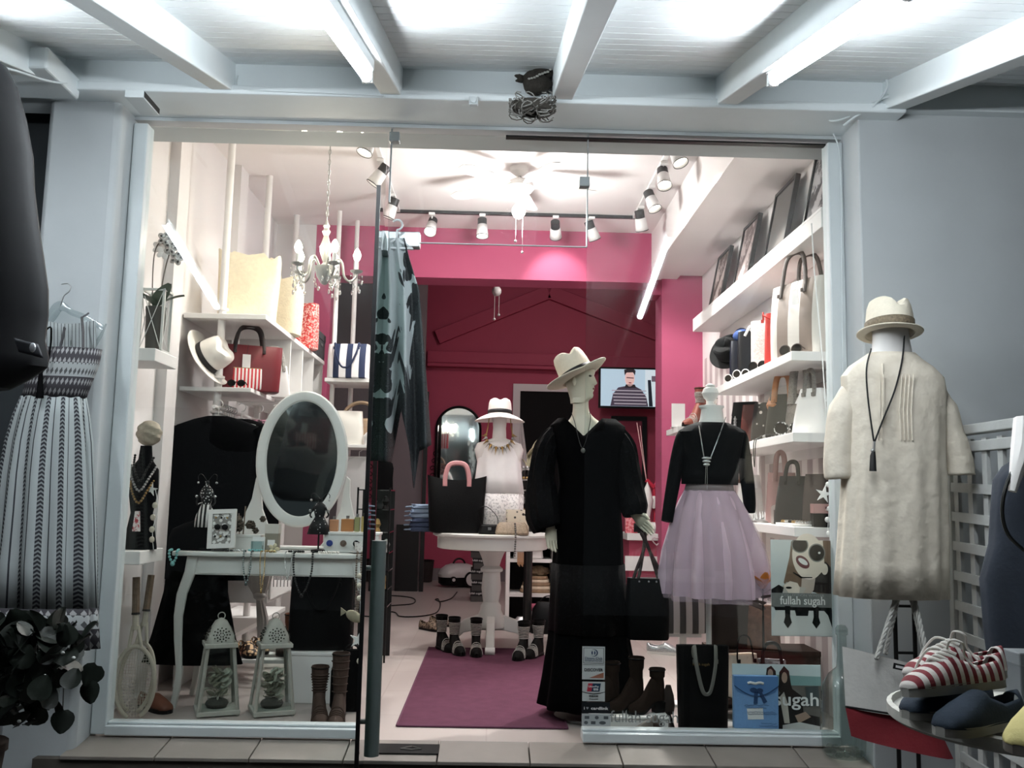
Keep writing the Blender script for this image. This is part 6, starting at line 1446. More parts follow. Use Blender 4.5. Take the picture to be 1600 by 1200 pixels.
# cut a V neck: pull the front top edge down
z655 = mrow(655, 0, 1, 0)[0]
for i, p in enumerate(b.v):
    if p[2] > z655 - .16 and p[1] < ym:
        f = max(0, 1 - abs(p[0] - P(910, 660, ym).x) / .10); b.v[i] = (p[0], p[1], p[2] - .07 * f * max(0, (p[2] - (z655 - .16)) / .16))
b.build('dress', M_bdress, mm, world=True, thick=.004)
for pts, rr in ((((884, 672, 0.01), (868, 678, 0), (854, 700, 0), (847, 735, 0), (846, 772, -.01), (850, 806, -.04), (856, 826, -.05)), (.028, .048, .064, .07, .082, .095, .08)), (((950, 672, 0.01), (964, 678, 0), (976, 700, 0), (982, 735, -.0), (986, 768, -.02), (990, 792, -.05), (992, 806, -.06)), (.028, .046, .06, .062, .068, .074, .058))):
    b = B(); sp = spline([mp(*p) for p in pts], 4); b.tube(sp, [rr[min(i // 4, 6)] + (rr[min(i // 4 + 1, 6)] - rr[min(i // 4, 6)]) * (i % 4) / 4 for i in range(len(sp))], 22, cap=False)
    for k, p in enumerate(b.v): b.v[k] = (p[0] + .006 * math.sin(k * 3.7), p[1] + .006 * math.cos(k * 2.3), p[2])
    b.build('lace_sleeve', M_lace2, mm, world=True, thick=.002)
b = B(); b.shell([mrow(*r) for r in ((985, 858, 984, .222, .05), (930, 861, 978, .200, .04), (880, 862, 975, .184, .03))], 100, k=10); b.build('lace_panel', M_lace2, mm, world=True, thick=.002)
B().lathe([(.001, 0), (.16, 0), (.16, .012), (.001, .02)], n=28).build('base_plate', M_chain, mm)
hat('panama_hat', 'cream panama hat with black band on the black dress mannequin', mp(907, 594, -.005) + V(-.012, 0, .015), (-.14, -.46, .1), M_straw, rc=.108, h=.16, brim=.085, curl=.028, pinch=.03, bandh=.042)
nk = thing('pendant_necklace', 'thin dark pendant necklace on the black dress mannequin', 'necklace', mp(912, 703, -.15)); b = B(); b.tube(spline([mp(893, 645, -.045), mp(898, 660, -.08), mp(910, 700, -.145), mp(922, 660, -.08), mp(921, 642, -.045)], 6), .002, 5); b.build('cord', M_band, nk, world=True); b = B(); b.ell(mp(911, 704, -.15), (.012, .004, .014), 12, 6); b.build('pendant', mat('dark silver', '#5b5b58', .4, .7), nk, world=True)
# black bag in the hand
hq = mp(1008, 905, -.10)
bb_ = thing('shopper_bag', 'black shopper with dark brown handles held by the mannequin', 'bag', V(P(1011, 1000, ym - .1).x, ym - .1, P(1011, 998, ym - .1).z)); hh = P(1011, 903, ym - .1).z - bb_.location.z
b = B(); b.shell([(0, .105, .06), (.01, .11, .065), (hh * .5, .112, .066), (hh, .105, .04)], 36, sup=5, cap=(True, True)); b.build('body', M_leather, bb_)
for dx in (-.01, .012):
    b = B(); b.tube(spline([(-.07 + dx, -.03, hh - .02), (-.055 + dx, -.02, hh + .03), (-.015, dx, hh + .17), (-.025 + dx, 0, hh + .235), (0.0, dx, hh + .17), (.055 + dx, -.02, hh + .03), (.065 + dx, -.03, hh - .02)], 5), .006, 6, flat=1.6); b.build('handle', mat('dark brown strap', '#2c1d1c', .5), bb_)
for x in (-.05, 0, .04): b = B(); b.ell((x, -.05, hh - .015), .005, 8, 5); b.build('stud', M_chain, bb_)

# ================================================================== TULLE SKIRT FORM
yt = .5; tf2 = thing('dress_form', 'dress form in black top and lilac tulle skirt in the right window', 'mannequin', (P(1107, 900, yt).x, yt, 0))
def trow(py, xl, xr, ry, amp=0): return rowpx(py, xl, xr, ry, amp, yt)
def tp(px, py, dy=0): return P(px, py, yt + dy)
b = B(); b.shell([trow(*r) for r in ((668, 1088, 1137, .06), (655, 1094, 1131, .052), (640, 1096, 1128, .048), (637, 1092, 1131, .05), (634, 1092, 1131, .05))], 32, cap=(True, True)); b.build('neck_form', M_mwhite, tf2, world=True)
q = tp(1110, 636); k_ = S(yt)
b = B(); b.lathe([(.05, 0), (.045, .006), (.02, .016), (.018, .03), (.036, .05), (.045, .075), (.036, .1), (.022, .108), (.027, .112), (.024, .12), (.001, .128)], q, 28); b.build('finial', M_mwhite, tf2, world=True)
M_jer = mat('black jersey', '#07080a', .85, var=.1, bump=.15, bs=60, spec=.12)
b = B(); b.shell([trow(*r) for r in ((757, 1066, 1152, .125, .01), (740, 1066, 1153, .125, .008), (715, 1067, 1155, .125, 0), (692, 1063, 1160, .12, 0), (676, 1060, 1164, .10, 0), (667, 1072, 1152, .075, 0), (661, 1088, 1138, .055, 0))], 60, k=8); b.build('black_top', M_jer, tf2, world=True, thick=.003)
for pts in (((1082, 680, 0), (1070, 680, 0), (1060, 712, 0), (1052, 755, .0), (1046, 790, -.01), (1042, 815, -.02)), ((1142, 680, 0), (1155, 680, 0), (1162, 715, 0), (1168, 755, 0), (1171, 785, .01), (1171, 800, .02))):
    b = B(); sp = spline([tp(*p) for p in pts], 4); b.tube(sp, [(.024 + .016 * min(1, i / 4)) if i < 5 else .042 - .016 * (i - 5) / len(sp) for i in range(len(sp))], 14); b.build('sleeve', M_jer, tf2, world=True)
b = B(); b.shell([trow(*r) for r in ((768, 1070, 1146, .118), (752, 1074, 1143, .115))], 50); b.build('waistband', mat('mauve satin band', '#8d8183', .5), tf2, world=True, thick=.004)
k = NT('lilac tulle'); k.col(k.mix(k.noise(k.obj(), 7, 3), '#c0a4b6', '#d8bfcd')); k.b.inputs['Roughness'].default_value = .75; k.b.inputs['Sheen Weight'].default_value = .3; k.b.inputs['Alpha'].default_value = .86; M_tul = k.m
k = NT('lilac tulle overlay'); k.b.inputs['Base Color'].default_value = lin('#cdb4c4'); k.b.inputs['Roughness'].default_value = .8; k.b.inputs['Alpha'].default_value = .35; M_tul2 = k.m
b = B(); b.shell([trow(*r) for r in ((928, 1038, 1192, .28, .10), (900, 1038, 1192, .28, .10), (860, 1043, 1185, .26, .09), (815, 1053, 1169, .21, .07), (785, 1062, 1158, .16, .04), (767, 1070, 1147, .12, .015))], 160, k=12); b.build('tulle_skirt', M_tul, tf2, world=True, smooth=60)
b = B(); b.shell([trow(*r) for r in ((934, 1034, 1200, .31, .09), (895, 1036, 1197, .305, .09), (850, 1041, 1187, .275, .08), (805, 1053, 1169, .22, .05), (766, 1069, 1148, .122, .01))], 160, k=10, phase=.4); b.build('tulle_overlay', M_tul2, tf2, world=True, smooth=60)
b = B(); xq = tf2.location.x; b.cyl((xq, yt, 0), (xq, yt, P(1107, 760, yt).z), .015, n=12); b.build('pole', M_mwhite, tf2, world=True); B().lathe([(.001, .02), (.13, .015), (.14, 0), (.001, 0)], (0, 0, 0), 24).build('foot_plate', M_mwhite, tf2)
nk = thing('drop_necklace', 'long silver chain with ring drop on the black top', 'necklace', tp(1103, 745, -.14)); b = B(); b.tube(spline([tp(1092, 665, -.07), tp(1096, 690, -.13), tp(1100, 716, -.14)], 5), .0028, 5).tube(spline([tp(1134, 652, -.04), tp(1122, 685, -.12), tp(1110, 716, -.14)], 5), .0028, 5).tube([tp(1103, 728, -.14), tp(1102, 757, -.145)], .0015, 5).tube([tp(1105, 728, -.14), tp(1105, 765, -.145)], .0015, 5); b.build('chain', M_chain, nk, world=True)
for py, w_ in ((716, .026), (721, .022), (726, .018)): b = B(); b.ell(tp(1104, py, -.142), (w_, .004, .008), 14, 6); b.build('ring_drop', M_chain, nk, world=True)
# ================================================================== RIGHT WALL SHELVES
XS = P(1237, 551, .35).x
def wshelf(label, z, y1, th=.05):
    t = thing('wall_shelf', label, 'shelf', (1.7, .35, z - th)); B().box((XS, .35, z - th), (WX1, y1, z)).build('board', M_shelf, t, world=True, smooth=0, bevel=.003); B().box((WX1 - .015, .5, z - th - .06), (WX1, y1 - .2, z - th)).build('batten', M_shelf, t, world=True, smooth=0); return z
Z1 = wshelf('upper white wall shelf of bags in the right window', P(1270, 549, .35).z, 2.05)
Z2 = wshelf('middle white wall shelf of bags in the right window', P(1270, 676, .35).z, 2.05)
Z3 = wshelf('lower white wall shelf of trinkets in the right window', P(1270, 824, .35).z, 2.05)
lg = thing('picture_ledge', 'white picture ledge high on the right wall', 'shelf', (1.75, 1.5, 2.45))
ZL = P(1085, 500, 3.05).z
B().box((1.635, .08, ZL - .09), (WX1, 3.1, ZL)).build('board', M_shelf, lg, world=True, smooth=0, bevel=.003); B().box((1.635, .08, ZL), (1.65, 3.1, ZL + .015)).build('lip', M_shelf, lg, world=True, smooth=0)
M_pf = mat('dark picture frame', '#3a3636', .5)
for i, (px, w_, h_, lb, m_) in enumerate(((1112, .40, .50, 'farthest', blotch('portrait print', ('#5b4a44', '#c5b7b2'), 7, .5, bump=0)), (1152, .40, .52, 'second farthest', blotch('street print', ('#6a5c5a', '#b9aba9'), 8, .5, bump=0)), (1205, .42, .52, 'second nearest', blotch('grey print', ('#8c8a8b', '#c9c6c6'), 6, .5, bump=0)), (1282, .40, .52, 'nearest', blotch('dark print', ('#3b383a', '#a9a5a6'), 9, .5, bump=0)))):
    yy = {0: 2.72, 1: 1.95, 2: 1.17, 3: .42}[i]
    picture('ledge_picture', lb + ' dark framed picture leaning on the high right ledge', (1.77, yy, ZL + h_ / 2 * .97 + .004), (0, -1, 0), (.20, 0, 1), w_, h_, M_pf, m_, .022, .03, group='framed pictures on the ledge')
# upper shelf
z = Z1 + .001
k = NT('taupe and cream panels'); v = k.sep(k.obj())[0]; g = k.math('GREATER_THAN', k.math('FRACT', k.math('ADD', k.math('DIVIDE', v, .19), 10.62)), .5); k.col(k.mix(g, '#8a7a70', '#d9d3cc')); k.b.inputs['Roughness'].default_value = .5; M_tp = k.m
bag('panel_tote', 'tall taupe and cream panelled tote with tag on the upper right shelf', (1.715, .62, z), -1.2, .42, .43, .17, M_tp, flare=1.0, hh=.17, hw=.1, hm=mat('dark taupe strap', '#5d524d', .5), hr=.009, tag_at=(.06, .33))
bag('red_bag', 'red leather bag with tag left of the panelled tote', (1.72, 1.02, z), -.65, .2, .34, .09, mat('vermilion leather', '#b3352f', .45, bump=.2), flare=.92, handles=1, hh=.05, style='down', hr=.004, tag_at=(.0, .28))
bag('woven_bag', 'white woven tote left of the red leather bag', (1.71, 1.27, z), -.6, .2, .34, .08, mat('white woven straw', '#d8d4cf', .7, var=.25, vs=90, bump=1, bs=120), handles=0)
t = bag('sequin_bag', 'black sequin bag with a white bow on the upper right shelf', (1.71, 1.53, z), -.6, .24, .32, .1, mat('black sequin', '#17171b', .35, .3, var=.6, vs=150), flare=.95, handles=0)
b = B(); b.tube(spline([(-.05, -.07, .28), (0, -.08, .34), (.05, -.075, .25)], 4), .01, 6, flat=.4).tube(spline([(-.02, -.07, .34), (.02, -.08, .29), (.06, -.07, .33)], 4), .01, 6, flat=.4); b.build('bow', M_tag, t)
bag('navy_bag', 'dark navy bag at the far end of the upper right shelf', (1.72, 1.8, z), -.6, .22, .30, .12, mat('dark navy leather', '#141a2c', .35), flare=.95, handles=0)
hat('black_hat', 'black felt hat hooked at the far end of the upper right shelf', (1.66, 2.0, z + .25), (.2, -1.2, .6), mat('black felt', '#131212', .9), rc=.095, h=.11, brim=.055)
t = thing('headscarf', 'shiny blue headscarf roll above the navy bag', 'scarf', (1.70, 1.83, z + .301)); b = B(); b.ell((0, 0, .04), (.06, .1, .042), 16, 8); b.build('roll', mat('blue satin', '#5a76b8', .25), t); b = B(); b.tube(arc((0, 0, .04), .05, 0, 2 * PI, 14, (1, 0, 0), (0, 0, 1)), .006, 6); b.build('tie', mat('navy cord', '#2a3350', .8), t)
def shades(label, loc, rz, m, sc=1.):
    t = thing('sunglasses', label, 'sunglasses', loc, rz, group='sunglasses on the right shelves'); t.scale = (sc, sc, sc)
    for s_ in (-1, 1):
        b = B(); b.prism([(s_ * .034 + .03 * math.cos(a), .03 + .026 * math.sin(a)) for a in [2 * PI * i / 16 for i in range(16)]], (0, 0, 0), (1, 0, 0), (0, 0, 1), (0, .004, 0)); b.build('lens', mat('smoke lens', '#151312', .12), t, smooth=0)
        b = B(); b.tube(arc((s_ * .034, 0, .03), .03, 0, 2 * PI, 16, ry=.026), .003, 6); b.build('rim', m, t); b = B(); b.tube([(s_ * .064, 0, .038), (s_ * .062, .11, .012)], .003, 6); b.build('temple', m, t)
    return t
shades('dark sunglasses in front of the panelled tote', (XS + .05, .52, z), -.9, mat('tortoise', '#4b3d37', .3), 1.1)
shades('dark sunglasses in front of the woven tote', (XS + .04, 1.12, z), -.9, M_leather)
for i, (y_, lb) in enumerate(((1.5, 'white framed sunglasses on the shelf edge, nearer pair'), (1.72, 'white framed sunglasses on the shelf edge, farther pair'))): shades(lb, (XS + .04, y_, z), -.9, M_mwhite)
# middle shelf
z = Z2 + .001
t = bag('white_hobo', 'small white hobo bag at the near end of the middle right shelf', (1.73, .52, z), -.9, .24, .25, .1, mat('white leather', '#eae7e5', .45), flare=.55, handles=1, hh=.1, hw=.03, hr=.008, hm=mat('snake strap', '#77716c', .5, var=.5, vs=120))
bag('sequin_hobo', 'grey glitter hobo bag with tall handle on the middle right shelf', (1.76, .75, z), -1.0, .24, .23, .1, mat('grey glitter', '#77736f', .4, .3, var=.7, vs=160), flare=.8, handles=1, hh=.2, hw=.06, hr=.018, hm=mat('grey glitter', '#77736f', .4, .3))
bag('tan_bag', 'tan and black bag with ring handle on the middle right shelf', (1.73, 1.0, z), -.7, .24, .27, .12, mat('dark olive leather', '#2b2a24', .5), flare=.7, handles=1, hh=.12, hw=.05, hr=.012, hm=mat('caramel leather', '#b0764d', .5))
t = thing('caramel_scarf', 'caramel leather flap draped over the olive bag', 'scarf', (1.68, 1.04, z + .16)); b = B(); b.shell([(0, .03, .05), (.05, .05, .06), (.1, .03, .03), (.12, .01, .01)], 24, cap=(True, True)); b.build('flap', mat('caramel leather', '#b0764d', .5), t); b = B(); b.ell((-.035, 0, .05), .008, 8, 5); b.build('press_stud', M_gold, t)
bag('floral_clutch', 'black bag with white flower beading on the middle right shelf', (1.71, 1.28, z), -.7, .22, .25, .09, blotch('white flower beading', ('#d9cfc8', '#17110f'), 26, .26, kind='voro'), flare=.75, handles=0)
bag('brown_bag', 'oxblood leather bag behind the flower-beaded bag', (1.70, 1.52, z), -.6, .2, .26, .09, mat('oxblood leather', '#4a1f1a', .4), flare=.8, handles=0)
bag('jewelled_bag', 'black bag with crystal trim at the far end of the middle right shelf', (1.70, 1.75, z), -.6, .22, .30, .09, M_leather, flare=.75, handles=0)
t = thing('crystal_trim', 'row of crystals along the edge of the far black bag', 'jewellery', (1.60, 1.62, z)); beads([(0, 0, .0), (.0, .04, .1), (.02, .1, .2)], .012).build('crystal_row', M_cry, t); b = B(); b.tube([(0, .005, 0), (.0, .045, .1), (.02, .105, .2)], .004, 5); b.build('setting_band', M_chain, t)
shades('floral framed sunglasses at the near end of the middle right shelf', (XS + .06, .6, z), -.6, blotch('black white floral', ('#e0dedc', '#121212'), 90, .4, kind='voro'), 1.3)
t = thing('bead_pile', 'pile of dark stone necklaces on the middle right shelf edge', 'jewellery', (XS + .05, .85, z))
for i in range(3): beads(arc((0, i * .06, .012), .05, 0, 2 * PI, 20, (.7, 0, 0), (0, 1, 0)), .011).build('bead_loop', (M_leather, M_chain, mat('dark beads', '#20211f', .3, .3))[i], t)
t = thing('leather_cord', 'thin black cord looped over the middle right shelf edge', 'cord', (XS - .012, .98, Z2 - .16)); b = B(); b.tube(spline([(.03, 0, .168), (-.002, 0, .155), (-.004, .02, .05), (-.004, .035, 0), (-.004, .05, .06), (-.002, .04, .155), (.03, .04, .168)], 5), .003, 5); b.build('loop', M_band, t); b = B(); b.ell((.03, .02, .17), .006, 8, 5); b.build('knot', M_band, t)
# bags hanging below the middle shelf, lower shelf things
z = Z3 + .001
bag('straw_bag', 'white bag with brown strap hanging behind the dress form sleeve', (1.72, 1.75, z), -1.1, .2, .3, .1, mat('white leather', '#eae7e5', .45), flare=.7, handles=1, hh=.28, hw=.05, hr=.008, hm=mat('brown strap', '#5d4037', .5))
bag('pink_backpack', 'blush pink round-topped bag on the lower right shelf', (1.74, 1.12, z), -.5, .2, .30, .12, mat('blush leather', '#a88582', .5), flare=.8, handles=1, hh=.12, hw=.03, hr=.01, hm=mat('blush leather', '#a88582', .5), sup=2.6)
bag('grey_bag', 'charcoal bag on the lower right shelf', (1.70, .74, z), -.8, .24, .27, .13, mat('charcoal suede', '#232323', .8), flare=.7, handles=1, hh=.08, hw=.04, hr=.008)
bag('taupe_bag', 'taupe bag behind the charcoal one on the lower right shelf', (1.78, .58, z), -1.0, .2, .28, .1, mat('taupe suede', '#4a403c', .8), flare=.8, handles=0)
t = thing('jewel_box', 'pink over black stacked jewel box at the near end of the lower shelf', 'box', (1.74, .40 + .02, z), -.15); B().box((-.06, -.045, 0), (.08, .05, .07)).build('base', M_leather, t, smooth=0, bevel=.003); B().box((-.06, -.045, .07), (.08, .05, .12)).build('lid', mat('dusty rose card', '#b48a86', .6), t, smooth=0, bevel=.003); B().box((-.0, -.05, .085), (.02, -.045, .105)).build('clasp', mat('maroon print', '#6b2a35', .5), t, smooth=0)
t = thing('photo_stand', 'small pale arched frame on the lower right shelf', 'frame', (XS + .06, .85, z), -.5); b = B(); b.prism([(-.03, 0), (.03, 0), (.03, .09)] + [(.03 * math.cos(PI * i / 8), .09 + .02 * math.sin(PI * i / 8)) for i in range(9)] + [(-.03, .09)], (0, 0, 0), (1, 0, 0), (0, 0, 1), (0, .02, 0)); b.build('frame', mat('pale shell frame', '#c9bdb6', .5), t, smooth=0); B().box((-.015, -.002, .03), (.015, 0, .08)).build('print', mat('brown print', '#6b564e', .6), t, smooth=0)
t = thing('flat_tray', 'flat tray of bracelets along the lower right shelf edge', 'tray', (XS + .09, .60, z)); B().box((-.07, -.16, 0), (.08, .14, .012)).build('tray', M_mwhite, t, smooth=0, bevel=.003)
for i in range(5): beads(arc((0, -.13 + i * .06, .022), .04, 0, 2 * PI, 16, (1, 0, 0), (0, .6, 0)), .008).build('bracelet', (M_chain, M_gold, M_leather)[i % 3], t)
t = thing('ring_stand', 'small glass ring stand at the far end of the lower shelf', 'jewellery stand', (XS + .05, 1.15, z)); b = B(); b.lathe([(.05, 0), (.05, .01), (.02, .02)], n=18); b.build('dish', M_chain, t)
for i in range(5): b = B(); b.lathe([(.012, .01), (.006, .05), (.001, .07)], (.03 * math.cos(i * 1.25), .03 * math.sin(i * 1.25), 0), 10); b.build('ring_cone', M_cry, t)
# shell string at the right jamb
t = thing('shell_string', 'string of white shells and starfish down the right window jamb', 'garland', P(1292, 835, .12)); b = B(); b.tube([P(1300, 720, .12), P(1296, 780, .12), P(1293, 838, .12)], .0015, 5); b.build('string', M_tag, t, world=True)
for px, py in ((1292, 740), (1294, 757), (1296, 795), (1293, 812), (1295, 834)): b = B(); b.ell(P(px, py, .12), (.014, .01, .014), 8, 6); b.build('shell', M_mwhite, t, world=True)
b = star(B(), P(1287, 772, .12), .045); b.build('starfish', M_mwhite, t, world=True, smooth=0)
t = thing('blind_string', 'thin white cord slanting down inside the right window', 'cord', P(1293, 600, .12)); b = B(); b.tube([P(1268, 350, .12), P(1272, 420, .12), P(1285, 560, .12), P(1294, 700, .12)], .003, 5); b.build('line', M_tag, t, world=True); b = B(); b.ell(P(1268, 350, .12), .005, 8, 5); b.build('knot', M_tag, t, world=True)

# ================================================================== RIGHT WINDOW FLOOR
k = NT('grey and white bold stripe'); v = k.sep(k.obj())[0]; g = k.math('GREATER_THAN', k.math('FRACT', k.math('ADD', k.math('DIVIDE', v, .072), 10.4)), .5); k.col(k.mix(g, '#4b4a49', '#c7c2bf')); k.b.inputs['Roughness'].default_value = .7; M_gs = k.m
q = PZ(1065, 1000, .0); bag('striped_shopper', 'grey and white striped bag hanging below the tulle skirt', (P(1066, 990, .95).x, .95, P(1066, 988, .95).z), .05, .27, .25, .12, M_gs, handles=1, hh=.15, style='up', hm=mat('grey strap', '#8f8b88', .6), hr=.008, flare=1.05)
t = thing('white_pedestal', 'slim white stand under the striped bag', 'stand', (P(1066, 990, .95).x, .95, 0)); zz = P(1066, 988, .95).z; B().box((-.1, -.05, zz - .02), (.1, .05, zz - .001)).build('top', M_shelf, t, smooth=0); B().box((-.02, -.02, .012), (.02, .02, zz - .02)).build('post', M_shelf, t, smooth=0); B().box((-.1, -.06, 0), (.1, .06, .012)).build('foot', M_shelf, t, smooth=0)
yk = .22; q = PZ(1095, 1138, 0)
bag('black_shopper', 'tall black tote with looped silver strap on the right window floor', (P(1098, 1130, yk).x, yk, .001), .06, .23, .44, .1, M_leather, flare=1.12, handles=1, hh=.22, hw=.055, hr=.005, hm=mat('pewter strap', '#7c7a74', .4, .3), style='down', flat=2.)
b_ = bpy.data.objects['black_shopper']; text('gold_lettering', 'fullah sugah', .018, M_gold, (b_.location.x - .02, yk - .062, .36), parent=b_)
zb_ = .11; xb0, xb1 = P(922, 1080, .3).x, P(1036, 1080, .3).x
t = thing('shoe_block', 'low pale display block under the brown boots behind the card stickers', 'plinth', ((xb0 + xb1) / 2, .26, 0)); B().box((xb0, .16, 0), (xb1, .36, zb_ - .012)).build('body', M_shelf, t, world=True, smooth=0); B().box((xb0 - .005, .155, zb_ - .012), (xb1 + .005, .365, zb_)).build('top', M_shelf, t, world=True, smooth=0, bevel=.003)
for i, (px, y_, rz, lb, h_) in enumerate(((948, .29, -1.1, 'brown suede ankle boot nearest the card stickers', .23), (985, .27, -1.25, 'brown leather heeled boot with studs beside the card stickers', .26), (1018, .25, -1.2, 'slim brown boot left of the black tote', .21))):
    bt_ = boot(None, 'brown_boot', lb, (P(px, 1080, y_).x, y_, zb_ + .001), rz, h_, mat('deep brown suede', '#241a15', .9, spec=.1), heel=.045, L=.2, wid=.036, group='brown boots in the right window')
    if i == 1:
        for k_ in range(5): b = B(); b.ell((-.037, .03, .10 + k_ * .025), .004, 8, 5); b.build('stud', M_chain, bt_)
t = thing('heeled_mule', 'brown open shoe with block heel in front of the brown boots', 'shoe', (P(1000, 1115, .1).x, .1, .001), -1.2); b = B(); b.tube(spline([(0, -.13, .02), (0, -.05, .03), (0, .04, .07), (0, .10, .10)], 4), [.03, .036, .04, .042, .042, .04, .036, .034, .033, .032, .032, .03, .03], 12, flat=.35); b.build('sole', mat('taupe leather', '#6d645d', .5), t); b = B(); b.tube(arc((0, -.06, .03), .045, 0, PI, 10), .02, 8, flat=.3); b.build('strap', mat('olive leather', '#57534b', .5), t); B().cyl((0, .09, 0), (0, .09, .09), .02, .028, 12).build('heel', M_br, t)
t = thing('glass_heel_mule', 'grey suede stiletto shoe seen from behind right of the boots', 'shoe', (P(1045, 1090, .35).x, .38, .001), PI); b = B(); b.shell([(.08, .03, .04), (.12, .036, .05), (.17, .028, .04, 0, .01), (.22, .012, .014, 0, .02)], 24, cap=(True, True)); b.build('heel_counter', mat('taupe suede', '#8a7d76', .8), t); B().cyl((0, 0, 0), (0, 0, .09), .007, .014, 8).build('stiletto_heel', M_leather, t); b = B(); b.tube(spline([(0, 0, .085), (0, .08, .05), (0, .16, .015)], 4), [.03] * 4 + [.034] * 5, 10, flat=.3); b.build('sole', M_leather, t)
q = PZ(1038, 1022, 0); lowshoe('white_sneaker', 'white sparkly trainer on the floor behind the tall black tote', (q.x, q.y, .001), 1.2, .26, mat('silver glitter', '#b9babc', .3, .6), M_mwhite, 'trainers')
bag('cream_box_bag', 'cream floral box bag behind the tall black tote', (P(1160, 1040, .6).x, .62, .12), .35, .17, .22, .1, blotch('cream floral', ('#d9c9b9', '#7b4a4a'), 24, .68, bump=0), handles=1, hh=.1, hw=.05, hr=.003, hm=M_leather, flare=1.0)
t = thing('dark_stool', 'dark stool carrying the cream and silver bags', 'stool', (P(1190, 1060, .65).x, .68, 0)); B().box((-.25, -.13, .09), (.25, .13, .118)).build('seat', M_br, t, smooth=0)
for sx in (-1, 1):
    for sy in (-1, 1): B().box((sx * .22 - .015, sy * .1 - .015, 0), (sx * .22 + .015, sy * .1 + .015, .09)).build('leg', M_br, t, smooth=0)
bag('silver_bag', 'crinkled silver bag behind the blue gift bag', (P(1208, 1030, .55).x, .58, .119), -.2, .17, .2, .1, mat('crinkled silver', '#aeb0b3', .22, .9, bump=1, bs=30), flare=.85, handles=1, hh=.09, hw=.05, hm=M_leather)
bag('brown_satchel', 'dark brown satchel behind the posters in the right window', (P(1150, 980, .95).x, .98, .32), .1, .3, .3, .12, mat('dark brown leather', '#2c231e', .5), flare=.9, handles=1, hh=.1)
t = thing('brown_cabinet', 'low dark cabinet behind the posters in the right window', 'cabinet', (P(1190, 1000, 1.0).x, 1.0, 0)); B().box((-.3, -.12, 0), (.35, .15, .29)).build('body', M_br, t, smooth=0); B().box((-.31, -.13, .29), (.36, .16, .317)).build('top', M_br, t, smooth=0)
bag('pewter_bag', 'copper and grey knotted bag behind the upper poster', (P(1195, 975, .9).x, .95, .32), -.2, .2, .24, .1, mat('copper leather', '#7b5a4b', .4, var=.4, vs=30), flare=.9, handles=0)
t = thing('orange_flower', 'orange silk lily beside the tulle skirt', 'flower', (P(1192, 930, .32).x, .32, P(1192, 985, .32).z)); b = B(); b.tube([(.0, 0, -.0), (0, 0, .14)], .004, 6); b.build('stem', M_leaf, t)
lmp = leafmesh('orange_petal', mat('orange petal', '#e08a3a', .5, var=.2, vs=30), .11, .03, .2); lmd = leafmesh('dark_flower_leaf', mat('dark plum leaf', '#4a3a33', .6), .12, .05, .2)
for i in range(6): o = bpy.data.objects.new('petal', lmp); COL.objects.link(o); o.parent = t; o.location = (0, 0, .13); o.rotation_euler = (.9 + .2 * (i % 2), 0, i * 1.047)
for i in range(4): o = bpy.data.objects.new('leaf', lmd); COL.objects.link(o); o.parent = t; o.location = (0, 0, .02 + .03 * i); o.rotation_euler = (.4, 0, i * 1.6 + .6)
t.location.z = P(1192, 930, .32).z - .1
fs = thing('flower_stand', 'thin dark stand holding the orange silk lily', 'stand', (t.location.x, .32, 0)); B().cyl((0, 0, .012), (0, 0, t.location.z), .006, n=8).build('rod', M_black, fs); B().lathe([(.001, .012), (.06, .01), (.06, 0), (.001, 0)], n=20).build('foot', M_black, fs)

# ---- posters, gift bag, card stickers (flat prints)
def flat(b, pts, o, w, h, lift): # pts in 0..1 of the sheet, y down
    b.prism([(p[0] * w, -p[1] * h) for p in pts], o + V(0, -lift, 0), (1, 0, 0), (0, 0, 1), (0, .0004, 0)); return b
def ov(cx, cy, rx, ry, n=22, rot=0.): return [(cx + rx * math.cos(a) * math.cos(rot) - ry * math.sin(a) * math.sin(rot), cy + rx * math.cos(a) * math.sin(rot) + ry * math.sin(a) * math.cos(rot)) for a in [2 * PI * i / n for i in range(n)]]
pm = lambda n_, h_: mat('print ink ' + n_, h_, .45, var=.02, spec=.2)
yp = .03
tl, br_ = P(1204, 843, yp), P(1304, 995, yp); w_, h_ = br_.x - tl.x, tl.z - br_.z
po = thing('fashion_poster', 'poster of a laughing model in round sunglasses on the right glass', 'poster', (tl.x, yp, br_.z))
B().box((tl.x, yp, br_.z), (br_.x, yp + .004, tl.z)).build('sheet', pm('pale grey', '#cfd5d6'), po, world=True, smooth=0)
def pr(name, pts, m, lift): b = B(); flat(b, pts, V(tl.x, yp, tl.z), w_, h_, lift); return b.build(name, m, po, world=True, smooth=0)
hairm = pm('brown hair', '#7d6656'); skinm = pm('skin', '#eadccf')
pr('printed_hair', [(.33, .02), (.3, .18), (.24, .34), (.2, .45), (.3, .52), (.55, .5), (.75, .56), (.98, .56), (1, .3), (.99, .0), (.36, .0)], hairm, .0006)
pr('printed_dark_hair', [(.72, .34), (.66, .54), (.98, .56), (.99, .3), (.88, .22)], pm('dark hair', '#2e2725'), .0009)
pr('printed_face', ov(.60, .17, .26, .24, 26, .35), skinm, .0012)
pr('printed_neck', [(.5, .34), (.48, .5), (.56, .62), (.68, .52), (.72, .36)], pm('neck', '#c3b3a8'), .0010)
pr('printed_ear', ov(.86, .30, .055, .06), skinm, .0014)
pr('printed_face', [(.38, .02), (.84, .0), (.86, .3), (.74, .38), (.5, .37), (.38, .28)], skinm, .0013)
